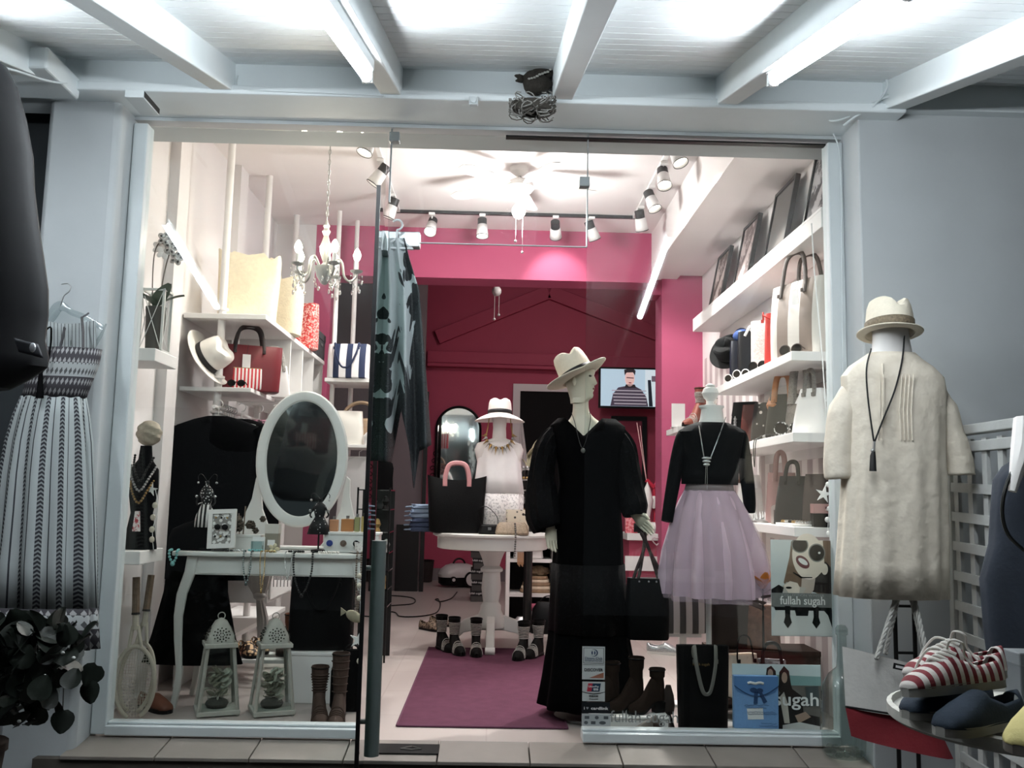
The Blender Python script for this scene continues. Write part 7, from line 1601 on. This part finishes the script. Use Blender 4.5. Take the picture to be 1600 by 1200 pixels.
for cx_, cy_, rx_, ry_ in ((.47, .05, .12, .075), (.74, .13, .12, .085)):
    pr('printed_rim', [(x, max(.002, y)) for x, y in ov(cx_, cy_, rx_ * 1.15, ry_ * 1.15)], pm('silver rim', '#8d8a86'), .0018); pr('printed_lens', [(x, max(.004, y)) for x, y in ov(cx_, cy_, rx_, ry_)], pm('black lens', '#0b0b0c'), .0021)
pr('printed_glint', ov(.78, .13, .02, .012), M_tag, .0024)
pr('printed_lips', ov(.51, .23, .115, .06, 20, .35), pm('wine lips', '#6d3a3f'), .0018); pr('printed_teeth', ov(.515, .225, .08, .028, 18, .35), M_tag, .0021)
pr('printed_choker', [(.36, .335), (.5, .385), (.66, .385), (.66, .395), (.48, .4), (.35, .345)], pm('black lens', '#0b0b0c'), .0018)
pr('printed_collar', [(.16, .5), (.25, .44), (.4, .48), (.56, .5), (.5, .56), (.2, .56)], pm('fur', '#bfb9b1'), .0018); pr('printed_jacket', [(0, .52), (.12, .47), (.2, .5), (.16, .6), (0, .6)], pm('black lens', '#0b0b0c'), .0018)
pr('printed_hand', [(.2, .48), (.3, .43), (.42, .45), (.46, .5), (.44, .58), (.3, .58)], skinm, .002); pr('printed_ring', ov(.28, .5, .05, .012), pm('black lens', '#0b0b0c'), .0023)
pr('grey_band', [(0, .555), (1, .555), (1, .70), (0, .70)], pm('mid grey', '#7b7d7c'), .0026)
pr('printed_bag', [(.03, .99), (.0, .92), (.06, .76), (.1, .735), (.86, .735), (.92, .78), (1, .98), (1, .995), (0, .995)], pm('pale bag', '#dadad8'), .0018)
pr('bag_trim', [(.04, .70), (.96, .70), (1, .9), (.99, .96), (.9, .78), (.84, .735), (.06, .735)], pm('black lens', '#0b0b0c'), .0020)
for cx_ in (.255, .71): pr('bag_strap', [(cx_ - .045, .69), (cx_ + .045, .69), (cx_ + .04, .8), (cx_ + .065, .86), (cx_, .92), (cx_ - .065, .86), (cx_ - .04, .8)], pm('black lens', '#0b0b0c'), .0028)
pr('bag_clasp', [(.36, .70), (.60, .70), (.58, .79), (.39, .79)], pm('black lens', '#0b0b0c'), .0026)
text('poster_lettering', 'fullah sugah', .055, M_tag, (tl.x + w_ * .5, yp - .0035, tl.z - h_ * .635), parent=po, width=w_ * .72, bold=.0006)
text('poster_small_print', 'COLLECTION WINTER', .016, pm('pale print', '#a9aaa8'), (tl.x + w_ * .5, yp - .0035, tl.z - h_ * .578), parent=po, width=w_ * .68)
yp2 = .09; tl, br_ = P(1144, 1037, yp2), P(1284, 1141, yp2); w_, h_ = br_.x - tl.x, tl.z - br_.z
po = thing('beach_poster', 'poster of two women by the sea standing on the window sill', 'poster', (tl.x, yp2, br_.z)); yp = yp2
B().box((tl.x, yp2, br_.z), (br_.x, yp2 + .004, tl.z)).build('sheet', pm('pale sky', '#cbdadc'), po, world=True, smooth=0)
pr('printed_sea', [(.5, .16), (1, .18), (1, .32), (.5, .32)], pm('sea green', '#86a9a8'), .0006)
pr('printed_sand', [(.4, .32), (1, .32), (1, 1), (.4, 1)], pm('sand grey', '#6a6662'), .0006)
pr('printed_jacket', [(.48, .55), (.55, .42), (.66, .36), (.78, .48), (.8, .75), (.98, .8), (.98, .99), (.5, .99)], pm('dark jacket', '#2b2726'), .001)
pr('printed_hair', [(.37, .26), (.39, .06), (.44, .02), (.49, .1), (.5, .3), (.48, .5), (.38, .5)], pm('dark hair', '#2e2725'), .0014); pr('printed_face', ov(.43, .14, .03, .07), pm('tan skin', '#a98f80'), .0017)
pr('printed_hair', [(.52, .4), (.53, .12), (.585, .02), (.64, .1), (.66, .3), (.69, .45), (.6, .55)], pm('dark hair', '#2e2725'), .0016); pr('printed_face', ov(.588, .2, .032, .085), pm('tan skin', '#a98f80'), .0020)
pr('printed_shirt', [(.53, .5), (.58, .42), (.62, .6), (.64, .9), (.58, .9)], pm('cream top', '#c9c1b6'), .0020)
pr('printed_bag', [(.82, .34), (.97, .32), (.98, .62), (.84, .64)], pm('bag check', '#4b5355'), .0020)
pr('printed_knee', [(.7, .78), (.82, .72), (.88, .8), (.74, .9)], pm('tan skin', '#a98f80'), .0020); pr('printed_foam', [(.56, .93), (.75, .88), (.98, .94), (.98, .99), (.56, .99)], pm('foam', '#cfd0ce'), .0022)
text('poster_lettering', 'sugah', .085, M_tag, (tl.x + w_ * .72, yp2 - .004, tl.z - h_ * .54), parent=po, width=w_ * .5, bold=.001)
# blue gift bag
yb = .045; tl, br_ = P(1147, 1056, yb), P(1217, 1139, yb); w_, h_ = br_.x - tl.x, tl.z - br_.z
gb = thing('blue_gift_bag', 'blue paper gift bag with dark bow and handwritten note on the sill', 'gift bag', (tl.x, yb, br_.z)); po = gb; yp = yb
M_blue = mat('blue gift paper', '#7ba3d4', .6, var=.08, vs=90)
b = B(); b.box((tl.x, yb, br_.z), (br_.x, yb + .035, tl.z)); b.build('body', M_blue, gb, world=True, smooth=0, bevel=.002)
pr('flap', [(0, 0), (1, 0), (1, .18), (.93, .3), (.75, .36), (.5, .38), (.25, .36), (.07, .3), (0, .18)], mat('blue flap', '#5b86bd', .5), .002)
b = B(); b.tube([V(tl.x + w_ * u, yb - .0035, tl.z - h_ * (.18 + .2 * math.sin(PI * u))) for u in [i / 16 for i in range(17)]], .0015, 5); b.build('flap_edge', mat('dark blue ink', '#2c4670', .6), gb, world=True)
b = B(); b.tube([V(tl.x + w_ * u, yb - .004, tl.z - h_ * (.13 + .012 * math.sin(u * 30))) for u in (.3, .36, .42, .48, .54, .6, .66)], .006, 6, flat=.4); b.build('ribbon_handle', M_tag, gb, world=True)
pr('bow_tail', [(.45, .3), (.53, .3), (.52, .52), (.43, .52)], mat('navy ribbon', '#2c4670', .5), .004); pr('bow_tail', [(.55, .3), (.62, .3), (.74, .48), (.66, .52)], mat('navy ribbon', '#2c4670', .5), .004)
pr('bow_loop', ov(.43, .26, .08, .045), mat('navy ribbon', '#2c4670', .5), .005); pr('bow_loop', ov(.57, .27, .08, .045), mat('navy ribbon', '#2c4670', .5), .005)
pr('white_patch', [(.28, .62), (.64, .6), (.66, .82), (.3, .83)], M_tag, .002)
rnd = random.Random(2)
for (a_, c_, y_) in ((.22, .78, .55), (.25, .72, .60), (.28, .92, .68), (.3, .95, .72), (.6, .95, .90), (.55, .97, .95)):
    b = B(); n_ = 26; b.tube([V(tl.x + w_ * (a_ + (c_ - a_) * i / n_), yb - .0032, tl.z - h_ * (y_ + rnd.uniform(-.012, .012))) for i in range(n_ + 1)], .0008, 4); b.build('handwriting', mat('dark blue ink', '#2c4670', .6), gb, world=True)
# card stickers
ys = -.009
def sticker(label, x0, y0_, x1, y1, hexc, name='card_sticker', lift=0):
    a, c = P(x0, y0_, ys), P(x1, y1, ys); t = thing(name, label, 'sticker', (a.x, ys, c.z), group='card stickers on the right glass'); B().box((a.x, ys, c.z), (c.x, ys + .0015, a.z)).build('sheet', pm(hexc, hexc), t, world=True, smooth=0); return t, a, c.x - a.x, a.z - c.z
po, tl, w_, h_ = sticker('silver card sticker with a split circle emblem and orange corner', 910, 1010, 945, 1062, '#b4b9b8'); yp = ys
ink = pm('navy ink', '#26364f'); blk = pm('black ink', '#17181a')
for pts in ([(.05, .04), (.95, .04), (.95, .05), (.05, .05)], [(.05, .50), (.95, .50), (.95, .51), (.05, .51)], [(.05, .04), (.07, .04), (.07, .51), (.05, .51)], [(.93, .04), (.95, .04), (.95, .51), (.93, .51)], [(.03, .55), (.97, .55), (.97, .56), (.03, .56)]): pr('rule', pts, blk, .0008)
pr('emblem_ring', ov(.52, .19, .17, .11), ink, .0008); pr('emblem_disc', ov(.49, .19, .14, .095), pm('#b4b9b8', '#b4b9b8'), .0012); pr('emblem_bar', [(.40, .15), (.46, .13), (.46, .25), (.40, .23)], ink, .0016); pr('emblem_bar', [(.52, .13), (.58, .15), (.58, .23), (.52, .25)], ink, .0016)
text('card_lettering', 'Diners Club', .016, ink, (tl.x + w_ * .5, ys - .001, tl.z - h_ * .36), parent=po, width=w_ * .76)
text('card_lettering', 'INTERNATIONAL', .010, ink, (tl.x + w_ * .5, ys - .001, tl.z - h_ * .435), parent=po, width=w_ * .76)
text('card_lettering', 'DISCOVER', .018, blk, (tl.x + w_ * .5, ys - .001, tl.z - h_ * .71), parent=po, width=w_ * .82, bold=.0003)
pr('orange_corner', [(.3, .955), (.95, .78), (.95, .955)], pm('rust', '#8d5f4d'), .0008)
po, tl, w_, h_ = sticker('white card sticker with red and blue slanted panel', 910, 1065, 945, 1096, '#b1b5b4')
pr('panel_red', [(.26, .08), (.5, .08), (.44, .5), (.2, .5)], pm('card red', '#9c2f3c'), .0008); pr('panel_teal', [(.46, .08), (.82, .08), (.76, .5), (.4, .5)], pm('card navy', '#1f3548'), .0010); pr('curve', [(0, .5), (.2, .56), (.5, .6), (.8, .56), (1, .5), (1, .53), (.8, .6), (.5, .64), (.2, .6), (0, .54)], blk, .0008)
text('card_lettering', 'UnionPay', .012, M_tag, (tl.x + w_ * .5, ys - .0014, tl.z - h_ * .24), parent=po, width=w_ * .46); text('card_lettering', '银联', .012, M_tag, (tl.x + w_ * .6, ys - .0014, tl.z - h_ * .40), parent=po, width=w_ * .22); text('card_lettering', 'Welcome', .010, blk, (tl.x + w_ * .5, ys - .001, tl.z - h_ * .88), parent=po, width=w_ * .4); text('card_lettering', '欢迎光临', .010, blk, (tl.x + w_ * .5, ys - .001, tl.z - h_ * .74), parent=po, width=w_ * .4)
po, tl, w_, h_ = sticker('black sticker reading i love cardlink', 909, 1097, 953, 1115, '#171a1e')
text('card_lettering', 'i    cardlink', .018, M_tag, (tl.x + w_ * .5, ys - .001, tl.z - h_ * .55), parent=po, width=w_ * .86, bold=.0002); pr('heart', [(.155, .5), (.175, .42), (.2, .47), (.225, .42), (.245, .5), (.2, .66)], pm('grey heart', '#8d9092'), .001)
po, tl, w_, h_ = sticker('pale sticker with two rows of small card logos', 909, 1115, 954, 1135, '#a4a9aa')
for i, (x, y) in enumerate(((.18, .3), (.52, .3), (.84, .3), (.15, .72), (.4, .72), (.72, .72))): pr('mini_logo', ov(x, y, .07 if i != 5 else .12, .14, 12) if i % 2 else [(x - .08, y - .12), (x + .08, y - .12), (x + .08, y + .12), (x - .08, y + .12)], pm('grey logo', '#4c5154'), .0008)
t = thing('window_lettering', 'pale cut-out shop name lettering low on the right glass', 'sign', P(1005, 1132, ys)); q = P(1007, 1121, ys); text('lettering', 'fullah sugah', .075, mat('frosted vinyl', '#8d9190', .6, alpha=.75), q, parent=t, width=P(1062, 1120, ys).x - P(956, 1120, ys).x)

# ================================================================== BACK OF THE SHOP, RIGHT
yv = 7.9; tl, br_ = P(936, 573, yv), P(1036, 639, yv)
tv = thing('television', 'wall television showing a person in a check jacket', 'television', ((tl.x + br_.x) / 2, yv, br_.z)); w_, h_ = br_.x - tl.x, tl.z - br_.z
B().box((tl.x, yv, br_.z), (br_.x, yv + .06, tl.z)).build('bezel', M_leather, tv, world=True, smooth=0, bevel=.004)
em = lambda n_, h_, s=1.0: emit('screen ' + n_, h_, s)
B().box((tl.x + .025, yv - .002, br_.z + .025), (br_.x - .025, yv, tl.z - .025)).build('screen', em('pale blue', '#a9bccc'), tv, world=True, smooth=0); po = tv; yp = yv - .002; tl = V(tl.x, yp, tl.z)
pr('screen_wall', [(.72, .05), (.97, .05), (.97, .95), (.72, .95)], em('white', '#c3ced6'), .001); pr('screen_box', [(.82, .2), (.96, .2), (.96, .34), (.82, .34)], em('mauve', '#6b5a68', .7), .002)
pr('screen_bottle', [(.76, .3), (.81, .3), (.84, .95), (.78, .95)], em('dark', '#1b2330', .5), .002)
pr('screen_jacket', [(.18, .95), (.22, .66), (.3, .5), (.42, .46), (.56, .46), (.66, .54), (.74, .72), (.77, .95)], em('plum', '#4a4050', .6), .002)
for i in range(5): pr('screen_check', [(.2 + .01 * i, .56 + i * .08), (.74, .56 + i * .08), (.74, .585 + i * .08), (.2 + .01 * i, .585 + i * .08)], em('pale check', '#a9a0aa', .8), .003)
pr('screen_face', ov(.48, .27, .075, .2), em('face', '#d0a9a4'), .003); pr('screen_hair', [(.40, .2), (.39, .06), (.45, .04), (.54, .04), (.57, .08), (.56, .2), (.53, .12), (.43, .13)], em('hair', '#2c242a', .4), .004); pr('screen_eyes', [(.43, .24), (.54, .25), (.54, .275), (.43, .265)], em('eyes', '#6b4a50', .5), .004); pr('screen_mouth', ov(.485, .38, .025, .014), em('mouth', '#8c3a48', .6), .004); pr('screen_collar', [(.42, .42), (.56, .42), (.58, .5), (.4, .5)], em('hair', '#2c242a', .4), .003)
B().box((.0 - .04, .06, h_ / 2 - .04), (.04, YW - yv, h_ / 2 + .04)).build('wall_bracket', M_black, tv, smooth=0)
yf = 7.0; a, c = P(955, 650, YW - .03), P(1010, 765, YW - .03)
t = thing('empty_frame', 'empty black picture frame on the raspberry back wall', 'frame', ((a.x + c.x) / 2, YW - .03, c.z)); w_, h_ = (c.x - a.x) / 2, a.z - c.z
for nm, bx in (('stile', ((-w_, -.03, 0), (-w_ + .06, .025, h_))), ('stile', ((w_ - .06, -.03, 0), (w_, .025, h_))), ('rail', ((-w_ + .06, -.03, 0), (w_ - .06, .025, .06))), ('rail', ((-w_ + .06, -.03, h_ - .06), (w_ - .06, .025, h_)))): B().box(*bx).build(nm, M_leather, t, smooth=0)
# jewellery panel, counter
yj = 3.9; a, c = P(1031, 606, yj), P(1056, 850, yj)
t = thing('necklace_panel', 'narrow white panel crowded with gold necklaces by the pink column', 'jewellery stand', ((a.x + c.x) / 2, yj, 0)); B().box((c.x - .025, yj - .1, 0), (c.x, yj + .1, a.z)).build('board', M_shelf, t, world=True, smooth=0)
rnd = random.Random(8)
for i in range(16):
    x = a.x + (c.x - a.x - .03) * rnd.random(); z0 = a.z - .02 - rnd.random() * .35; L_ = .2 + rnd.random() * .35
    beads([(x, yj - .1 + rnd.uniform(0, .15), z0), (x + rnd.uniform(-.03, .03), yj - .08, z0 - L_)], .011, 6, .026).build('hanging_strand', (M_gold, mat('cream beads', '#cdbfa9', .4), M_chain, mat('rust beads', '#8b5a4a', .4))[i % 4], t, world=True)
B().box((a.x, yj - .02, a.z - .1), (c.x, yj, a.z - .05)).build('hook_bar', M_gold, t, world=True, smooth=0)
yk = 4.15; x0_, x1_ = P(975, 840, yk).x, P(1068, 840, yk).x; zc_ = P(1020, 833, yk).z
ct = thing('counter', 'white counter shelf crowded with trinkets behind the black dress mannequin', 'counter', ((x0_ + x1_) / 2, yk, 0)); B().box((x0_, yk - .2, zc_ - .06), (x1_, yk + .25, zc_)).build('top', M_shelf, ct, world=True, smooth=0, bevel=.004); B().box((x0_ + .03, yk - .12, .0), (x1_ - .03, yk + .22, zc_ - .06)).build('front', M_pinkd, ct, world=True, smooth=0); B().box((x0_ - .01, yk - .16, P(1020, 885, yk).z - .03), (x1_, yk - .121, P(1020, 868, yk).z)).build('price_card', M_tag, ct, world=True, smooth=0)
for i, (px, py, lb, m_, kind) in enumerate(((985, 800, 'pink floral gift box on the white counter', blotch('pink floral', ('#e39aa0', '#c9545f'), 40, .5), 'box'), (1012, 775, 'white angel ornament on the trinket counter', M_mwhite, 'fig'), (1028, 770, 'pink flower ornament at the back of the counter', mat('pink silk', '#c83a5c', .6), 'fig'), (1040, 790, 'brown and cream print purse on the counter', blotch('cream brown print', ('#e2d9cc', '#5b4034'), 40, .5), 'box'), (1025, 815, 'white ribbon roll on the counter edge', M_mwhite, 'roll'), (1050, 800, 'leaning sunglasses card on the counter', blotch('card print', ('#d9d4cf', '#2b2624'), 25, .5), 'box'), (1000, 822, 'dark glasses case on the counter edge', M_leather, 'roll'))):
    q = P(px, py, yk - .05); hgt = max(.08, P(px, py - 22, yk).z - zc_); t = thing('counter_trinket', lb, 'ornament', (q.x, yk - .1 + .07 * (i % 3), zc_ + .001))
    if kind == 'box': B().box((-.055, -.03, 0), (.055, .03, hgt)).build('body', m_, t, smooth=0, bevel=.003); B().box((-.058, -.032, hgt - .02), (.058, .032, hgt + .004)).build('lid', m_, t, smooth=0)
    elif kind == 'fig': B().lathe([(.001, 0), (.05, 0), (.025, hgt * .3), (.055, hgt * .65), (.03, hgt * .85), (.001, hgt)], n=16).build('body', m_, t); b = B(); b.ell((-.06, 0, hgt * .6), (.04, .012, .06), 10, 6).ell((.06, 0, hgt * .6), (.04, .012, .06), 10, 6); b.build('wings', m_, t)
    else: b = B(); b.cyl((-.07, 0, .05), (.07, 0, .05), .05, n=18); b.build('roll', m_, t); b = B(); b.cyl((-.072, 0, .05), (.072, 0, .05), .02, n=12); b.build('core', M_leather, t)
t = thing('red_ladle', 'red handled parasol with thin cord leaning over the counter', 'ornament', V(P(1022, 752, yk).x, yk, zc_ + .001)); q0, q1 = P(995, 660, yk), P(1010, 750, yk); b = B(); b.tube([q0, q1], .004, 5).tube([P(1000, 665, yk), P(1010, 750, yk)], .003, 5); b.build('cord', mat('pale pink cord', '#d8a9a9', .6), t, world=True); b = B(); b.tube([q1, P(1022, 762, yk)], .02, 8); b.build('handle', mat('crimson', '#b8243c', .5), t, world=True); b = B(); b.tube([P(1022, 762, yk), V(P(1024, 780, yk).x, yk, zc_ + .005)], .012, 8); b.build('shaft', mat('crimson', '#b8243c', .5), t, world=True)
t = thing('cut_paper_hearts', 'pair of cut-out hearts hanging below the counter edge', 'ornament', V(P(1033, 835, yk - .22).x, yk - .22, P(1033, 870, yk - .22).z)); 
for px in (1026, 1038): b = B(); q = P(px, 845, yk - .22); b.tube([q + V(.03 * math.sin(a) ** 3 * 1.3, 0, .028 * (math.cos(a) - .35 * math.cos(2 * a) - .15 * math.cos(3 * a)) * 1.2) for a in [2 * PI * i / 20 for i in range(21)]], .006, 6); b.build('heart', mat('pinkish card', '#c9b4b8', .6), t, world=True); b = B(); b.tube([q + V(0, 0, .03), V(q.x, yk - .215, zc_ - .03)], .001, 4); b.build('thread', M_tag, t, world=True)
# card display and brown boots by the column, above the form's shoulder
ya = 2.35; zs_ = P(1075, 668, ya).z
t = thing('corner_shelf', 'white corner shelf by the pink column carrying lace boots', 'shelf', (1.55, ya, zs_ - .04)); B().box((P(1055, 668, ya).x, ya - .1, zs_ - .04), (WX1, ya + .35, zs_)).build('board', M_shelf, t, world=True, smooth=0); B().box((WX1 - .02, ya, zs_ - .16), (WX1, ya + .03, zs_ - .04)).build('bracket', M_shelf, t, world=True, smooth=0)
boot(None, 'lace_boot', 'tan laced heel boot on the corner shelf by the column', (P(1090, 650, ya).x, ya, zs_ + .001), -.9, .30, mat('chestnut leather', '#8a4a3c', .5, var=.2, vs=30), laces=7, heel=.07, group='boots on the corner shelf')
boot(None, 'cream_boot', 'cream cut-out heel boot beside the tan laced boot', (P(1096, 655, ya).x + .07, ya + .1, zs_ + .001), -.9, .24, mat('cream leather', '#e7e2da', .5), heel=.07, group='boots on the corner shelf')
t = thing('price_card', 'white price card standing on the corner shelf', 'card', (P(1062, 640, ya).x, ya + .05, zs_ + .001)); B().box((-.05, 0, 0), (.05, .004, .18)).build('card', M_tag, t, smooth=0); B().box((-.05, 0, 0), (.05, .05, .004)).build('foot', M_tag, t, smooth=0)

# ================================================================== CEILING: FAN, TRACK SPOTS, PENDANT
fy = 2.0; fx = P(812, 250, fy).x
fn = thing('ceiling_fan', 'white ceiling fan with a lit globe in the middle of the shop', 'ceiling fan', (fx, fy, CEIL))
B().lathe([(.07, 0), (.065, -.03), (.03, -.06), (.014, -.065)], n=24).build('ceiling_rose', M_mwhite, fn)
zr = P(815, 290, fy).z - CEIL
B().cyl((0, 0, -.05), (0, 0, zr), .012, n=12).build('down_rod', M_mwhite, fn)
B().lathe([(.02, zr + .05), (.06, zr + .04), (.1, zr + .015), (.11, zr - .02), (.085, zr - .05), (.04, zr - .06), (.03, zr - .08)], n=28).build('motor_housing', M_mwhite, fn)
for kk in range(5):
    a = .12 + kk * 2 * PI / 5; R = rotm(0, 0, a); b = B(); b.prism([(.10, -.02), (.2, -.05), (.5, -.062), (.56, -.03), (.56, .03), (.5, .062), (.2, .05), (.10, .02)], (0, 0, zr - .01), R @ V(1, 0, 0), R @ V(0, .98, .17), (0, 0, .006)); b.build('blade', M_mwhite, fn, smooth=0)
zg = P(808, 330, fy).z - CEIL
M_globe = emit('lit globe', '#fff6ea', 22.)
b = B(); b.ell((0, 0, zg), (.048, .048, .055), 18, 12); b.build('lamp_globe', M_globe, fn); B().cyl((0, 0, zr - .07), (0, 0, zg + .04), .03, .02, 14).build('lamp_neck', M_mwhite, fn)
for dx, L_ in ((-.02, .42), (.03, .5)): b = B(); b.tube([(dx, -.03, zr - .06), (dx, -.03, zg - L_ + .2)], .0016, 5); b.ell((dx, -.03, zg - L_ + .19), .01, 8, 6); b.build('pull_chain', M_chain, fn)
fl = point('fan_light', (0, 0, 0), 78, (1, .97, .97), .14); fl.parent = fn; fl.location = (0, 0, zg - .09)
TRL, TRR, TRY = -.83, 1.14, 3.07
M_track = mat('dark track rail', '#3b3a3c', .5, .3); M_can = mat('white spot can', '#dcd9d8', .4); M_fin = mat('dark heat sink', '#3a3839', .5, .3)
trk = thing('lighting_track', 'three-sided dark lighting track on the shop ceiling', 'track', (0, 1.8, CEIL - .02))
for a, c in (((TRL, .6), (TRL, TRY)), ((TRR, .6), (TRR, TRY)), ((TRL, TRY), (TRR, TRY))): B().box((min(a[0], c[0]) - .015, min(a[1], c[1]) - .015, CEIL - .025), (max(a[0], c[0]) + .015, max(a[1], c[1]) + .015, CEIL - .001)).build('rail', M_track if a[1] == c[1] else M_can, trk, world=True, smooth=0)
M_lens = emit('spot lens', '#fff4e6', 9.)
def trackspot(label, base, aim, power, ang=75, col=(1, .95, .92)):
    base, aim = V(*base), V(*aim); t = thing('track_spotlight', label, 'spotlight', base, group='track spotlights on the ceiling')
    piv = V(0, 0, -.10); d = (aim - (base + piv)).normalized()
    B().cbox((0, 0, -.012), (.05, .09, .022)).build('adapter', M_can, t, smooth=0, bevel=.002); B().cyl((0, 0, -.02), piv, .007, n=8).build('stem', M_can, t)
    B().tube([piv - d * .07, piv - d * .01], .038, 16).build('heat_sink', M_fin, t); b = B(); b.tube([piv - d * .01, piv + d * .05, piv + d * .09], [.04, .046, .05], 20, cap=False); b.build('can', M_can, t, thick=.003); B().tube([piv - d * .005, piv + d * .0], .04, 18).build('can_back', M_can, t); B().tube([piv + d * .07, piv + d * .072], .043, 20).build('lens', M_lens, t); b = B(); b.tube([piv + d * .088, piv + d * .094], .0515, 20, cap=False); b.build('bezel', M_fin, t, thick=.002)
    l = spot('track_beam', base + piv + d * .10, aim, power, ang, .6, col, .04); return t
SP = [((TRL, 1.25, CEIL - .025), (-1.6, .7, .9), 75, 'nearest spotlight on the left track'), ((TRL, 1.85, CEIL - .025), (-1.85, 1.9, 1.9), 32, 'middle spotlight on the left track'), ((TRL, 2.6, CEIL - .025), (-1.5, 2.8, 1.5), 80, 'far spotlight on the left track'),
      ((-.55, TRY, CEIL - .025), (-.9, 1.1, .6), 150, 'leftmost spotlight on the cross track'), ((-.13, TRY, CEIL - .025), (-.05, 2.6, 1.0), 90, 'second spotlight on the cross track'), ((.48, TRY, CEIL - .025), (.6, 4.2, 2.6), 16, 'third spotlight on the cross track'), ((.78, TRY, CEIL - .025), (1.55, 3.8, 1.7), 30, 'rightmost spotlight on the cross track'),
      ((TRR, 2.75, CEIL - .025), (1.65, 3.7, 1.4), 60, 'farthest spotlight on the right track'), ((TRR, 2.25, CEIL - .025), (1.75, 1.6, 1.4), 130, 'second farthest spotlight on the right track'), ((TRR, 1.75, CEIL - .025), (1.2, .45, .8), 330, 'third spotlight on the right track'), ((TRR, 1.3, CEIL - .025), (1.75, .5, 1.3), 140, 'nearest spotlight on the right track')]
for bs_, aim, pw, lb in SP: trackspot(lb, bs_, aim, pw * 1.15)
q = P(776, 455, 6.0); t = thing('pendant_lamp', 'unlit white pendant globe with pull cords in the back room', 'lamp', (q.x, 6.0, q.z)); b = B(); b.ell((0, 0, 0), (.055, .055, .06), 16, 10); b.build('globe', M_mwhite, t); B().cyl((0, 0, .05), (0, 0, 4.1 - q.z), .008, n=8).build('rod', M_mwhite, t)
for dx, L_ in ((-.02, .33), (.03, .28)): b = B(); b.tube([(dx, -.02, -.04), (dx, -.02, -L_)], .003, 5); b.ell((dx, -.02, -L_), .016, 8, 6); b.build('pull_cord', M_mwhite, t)
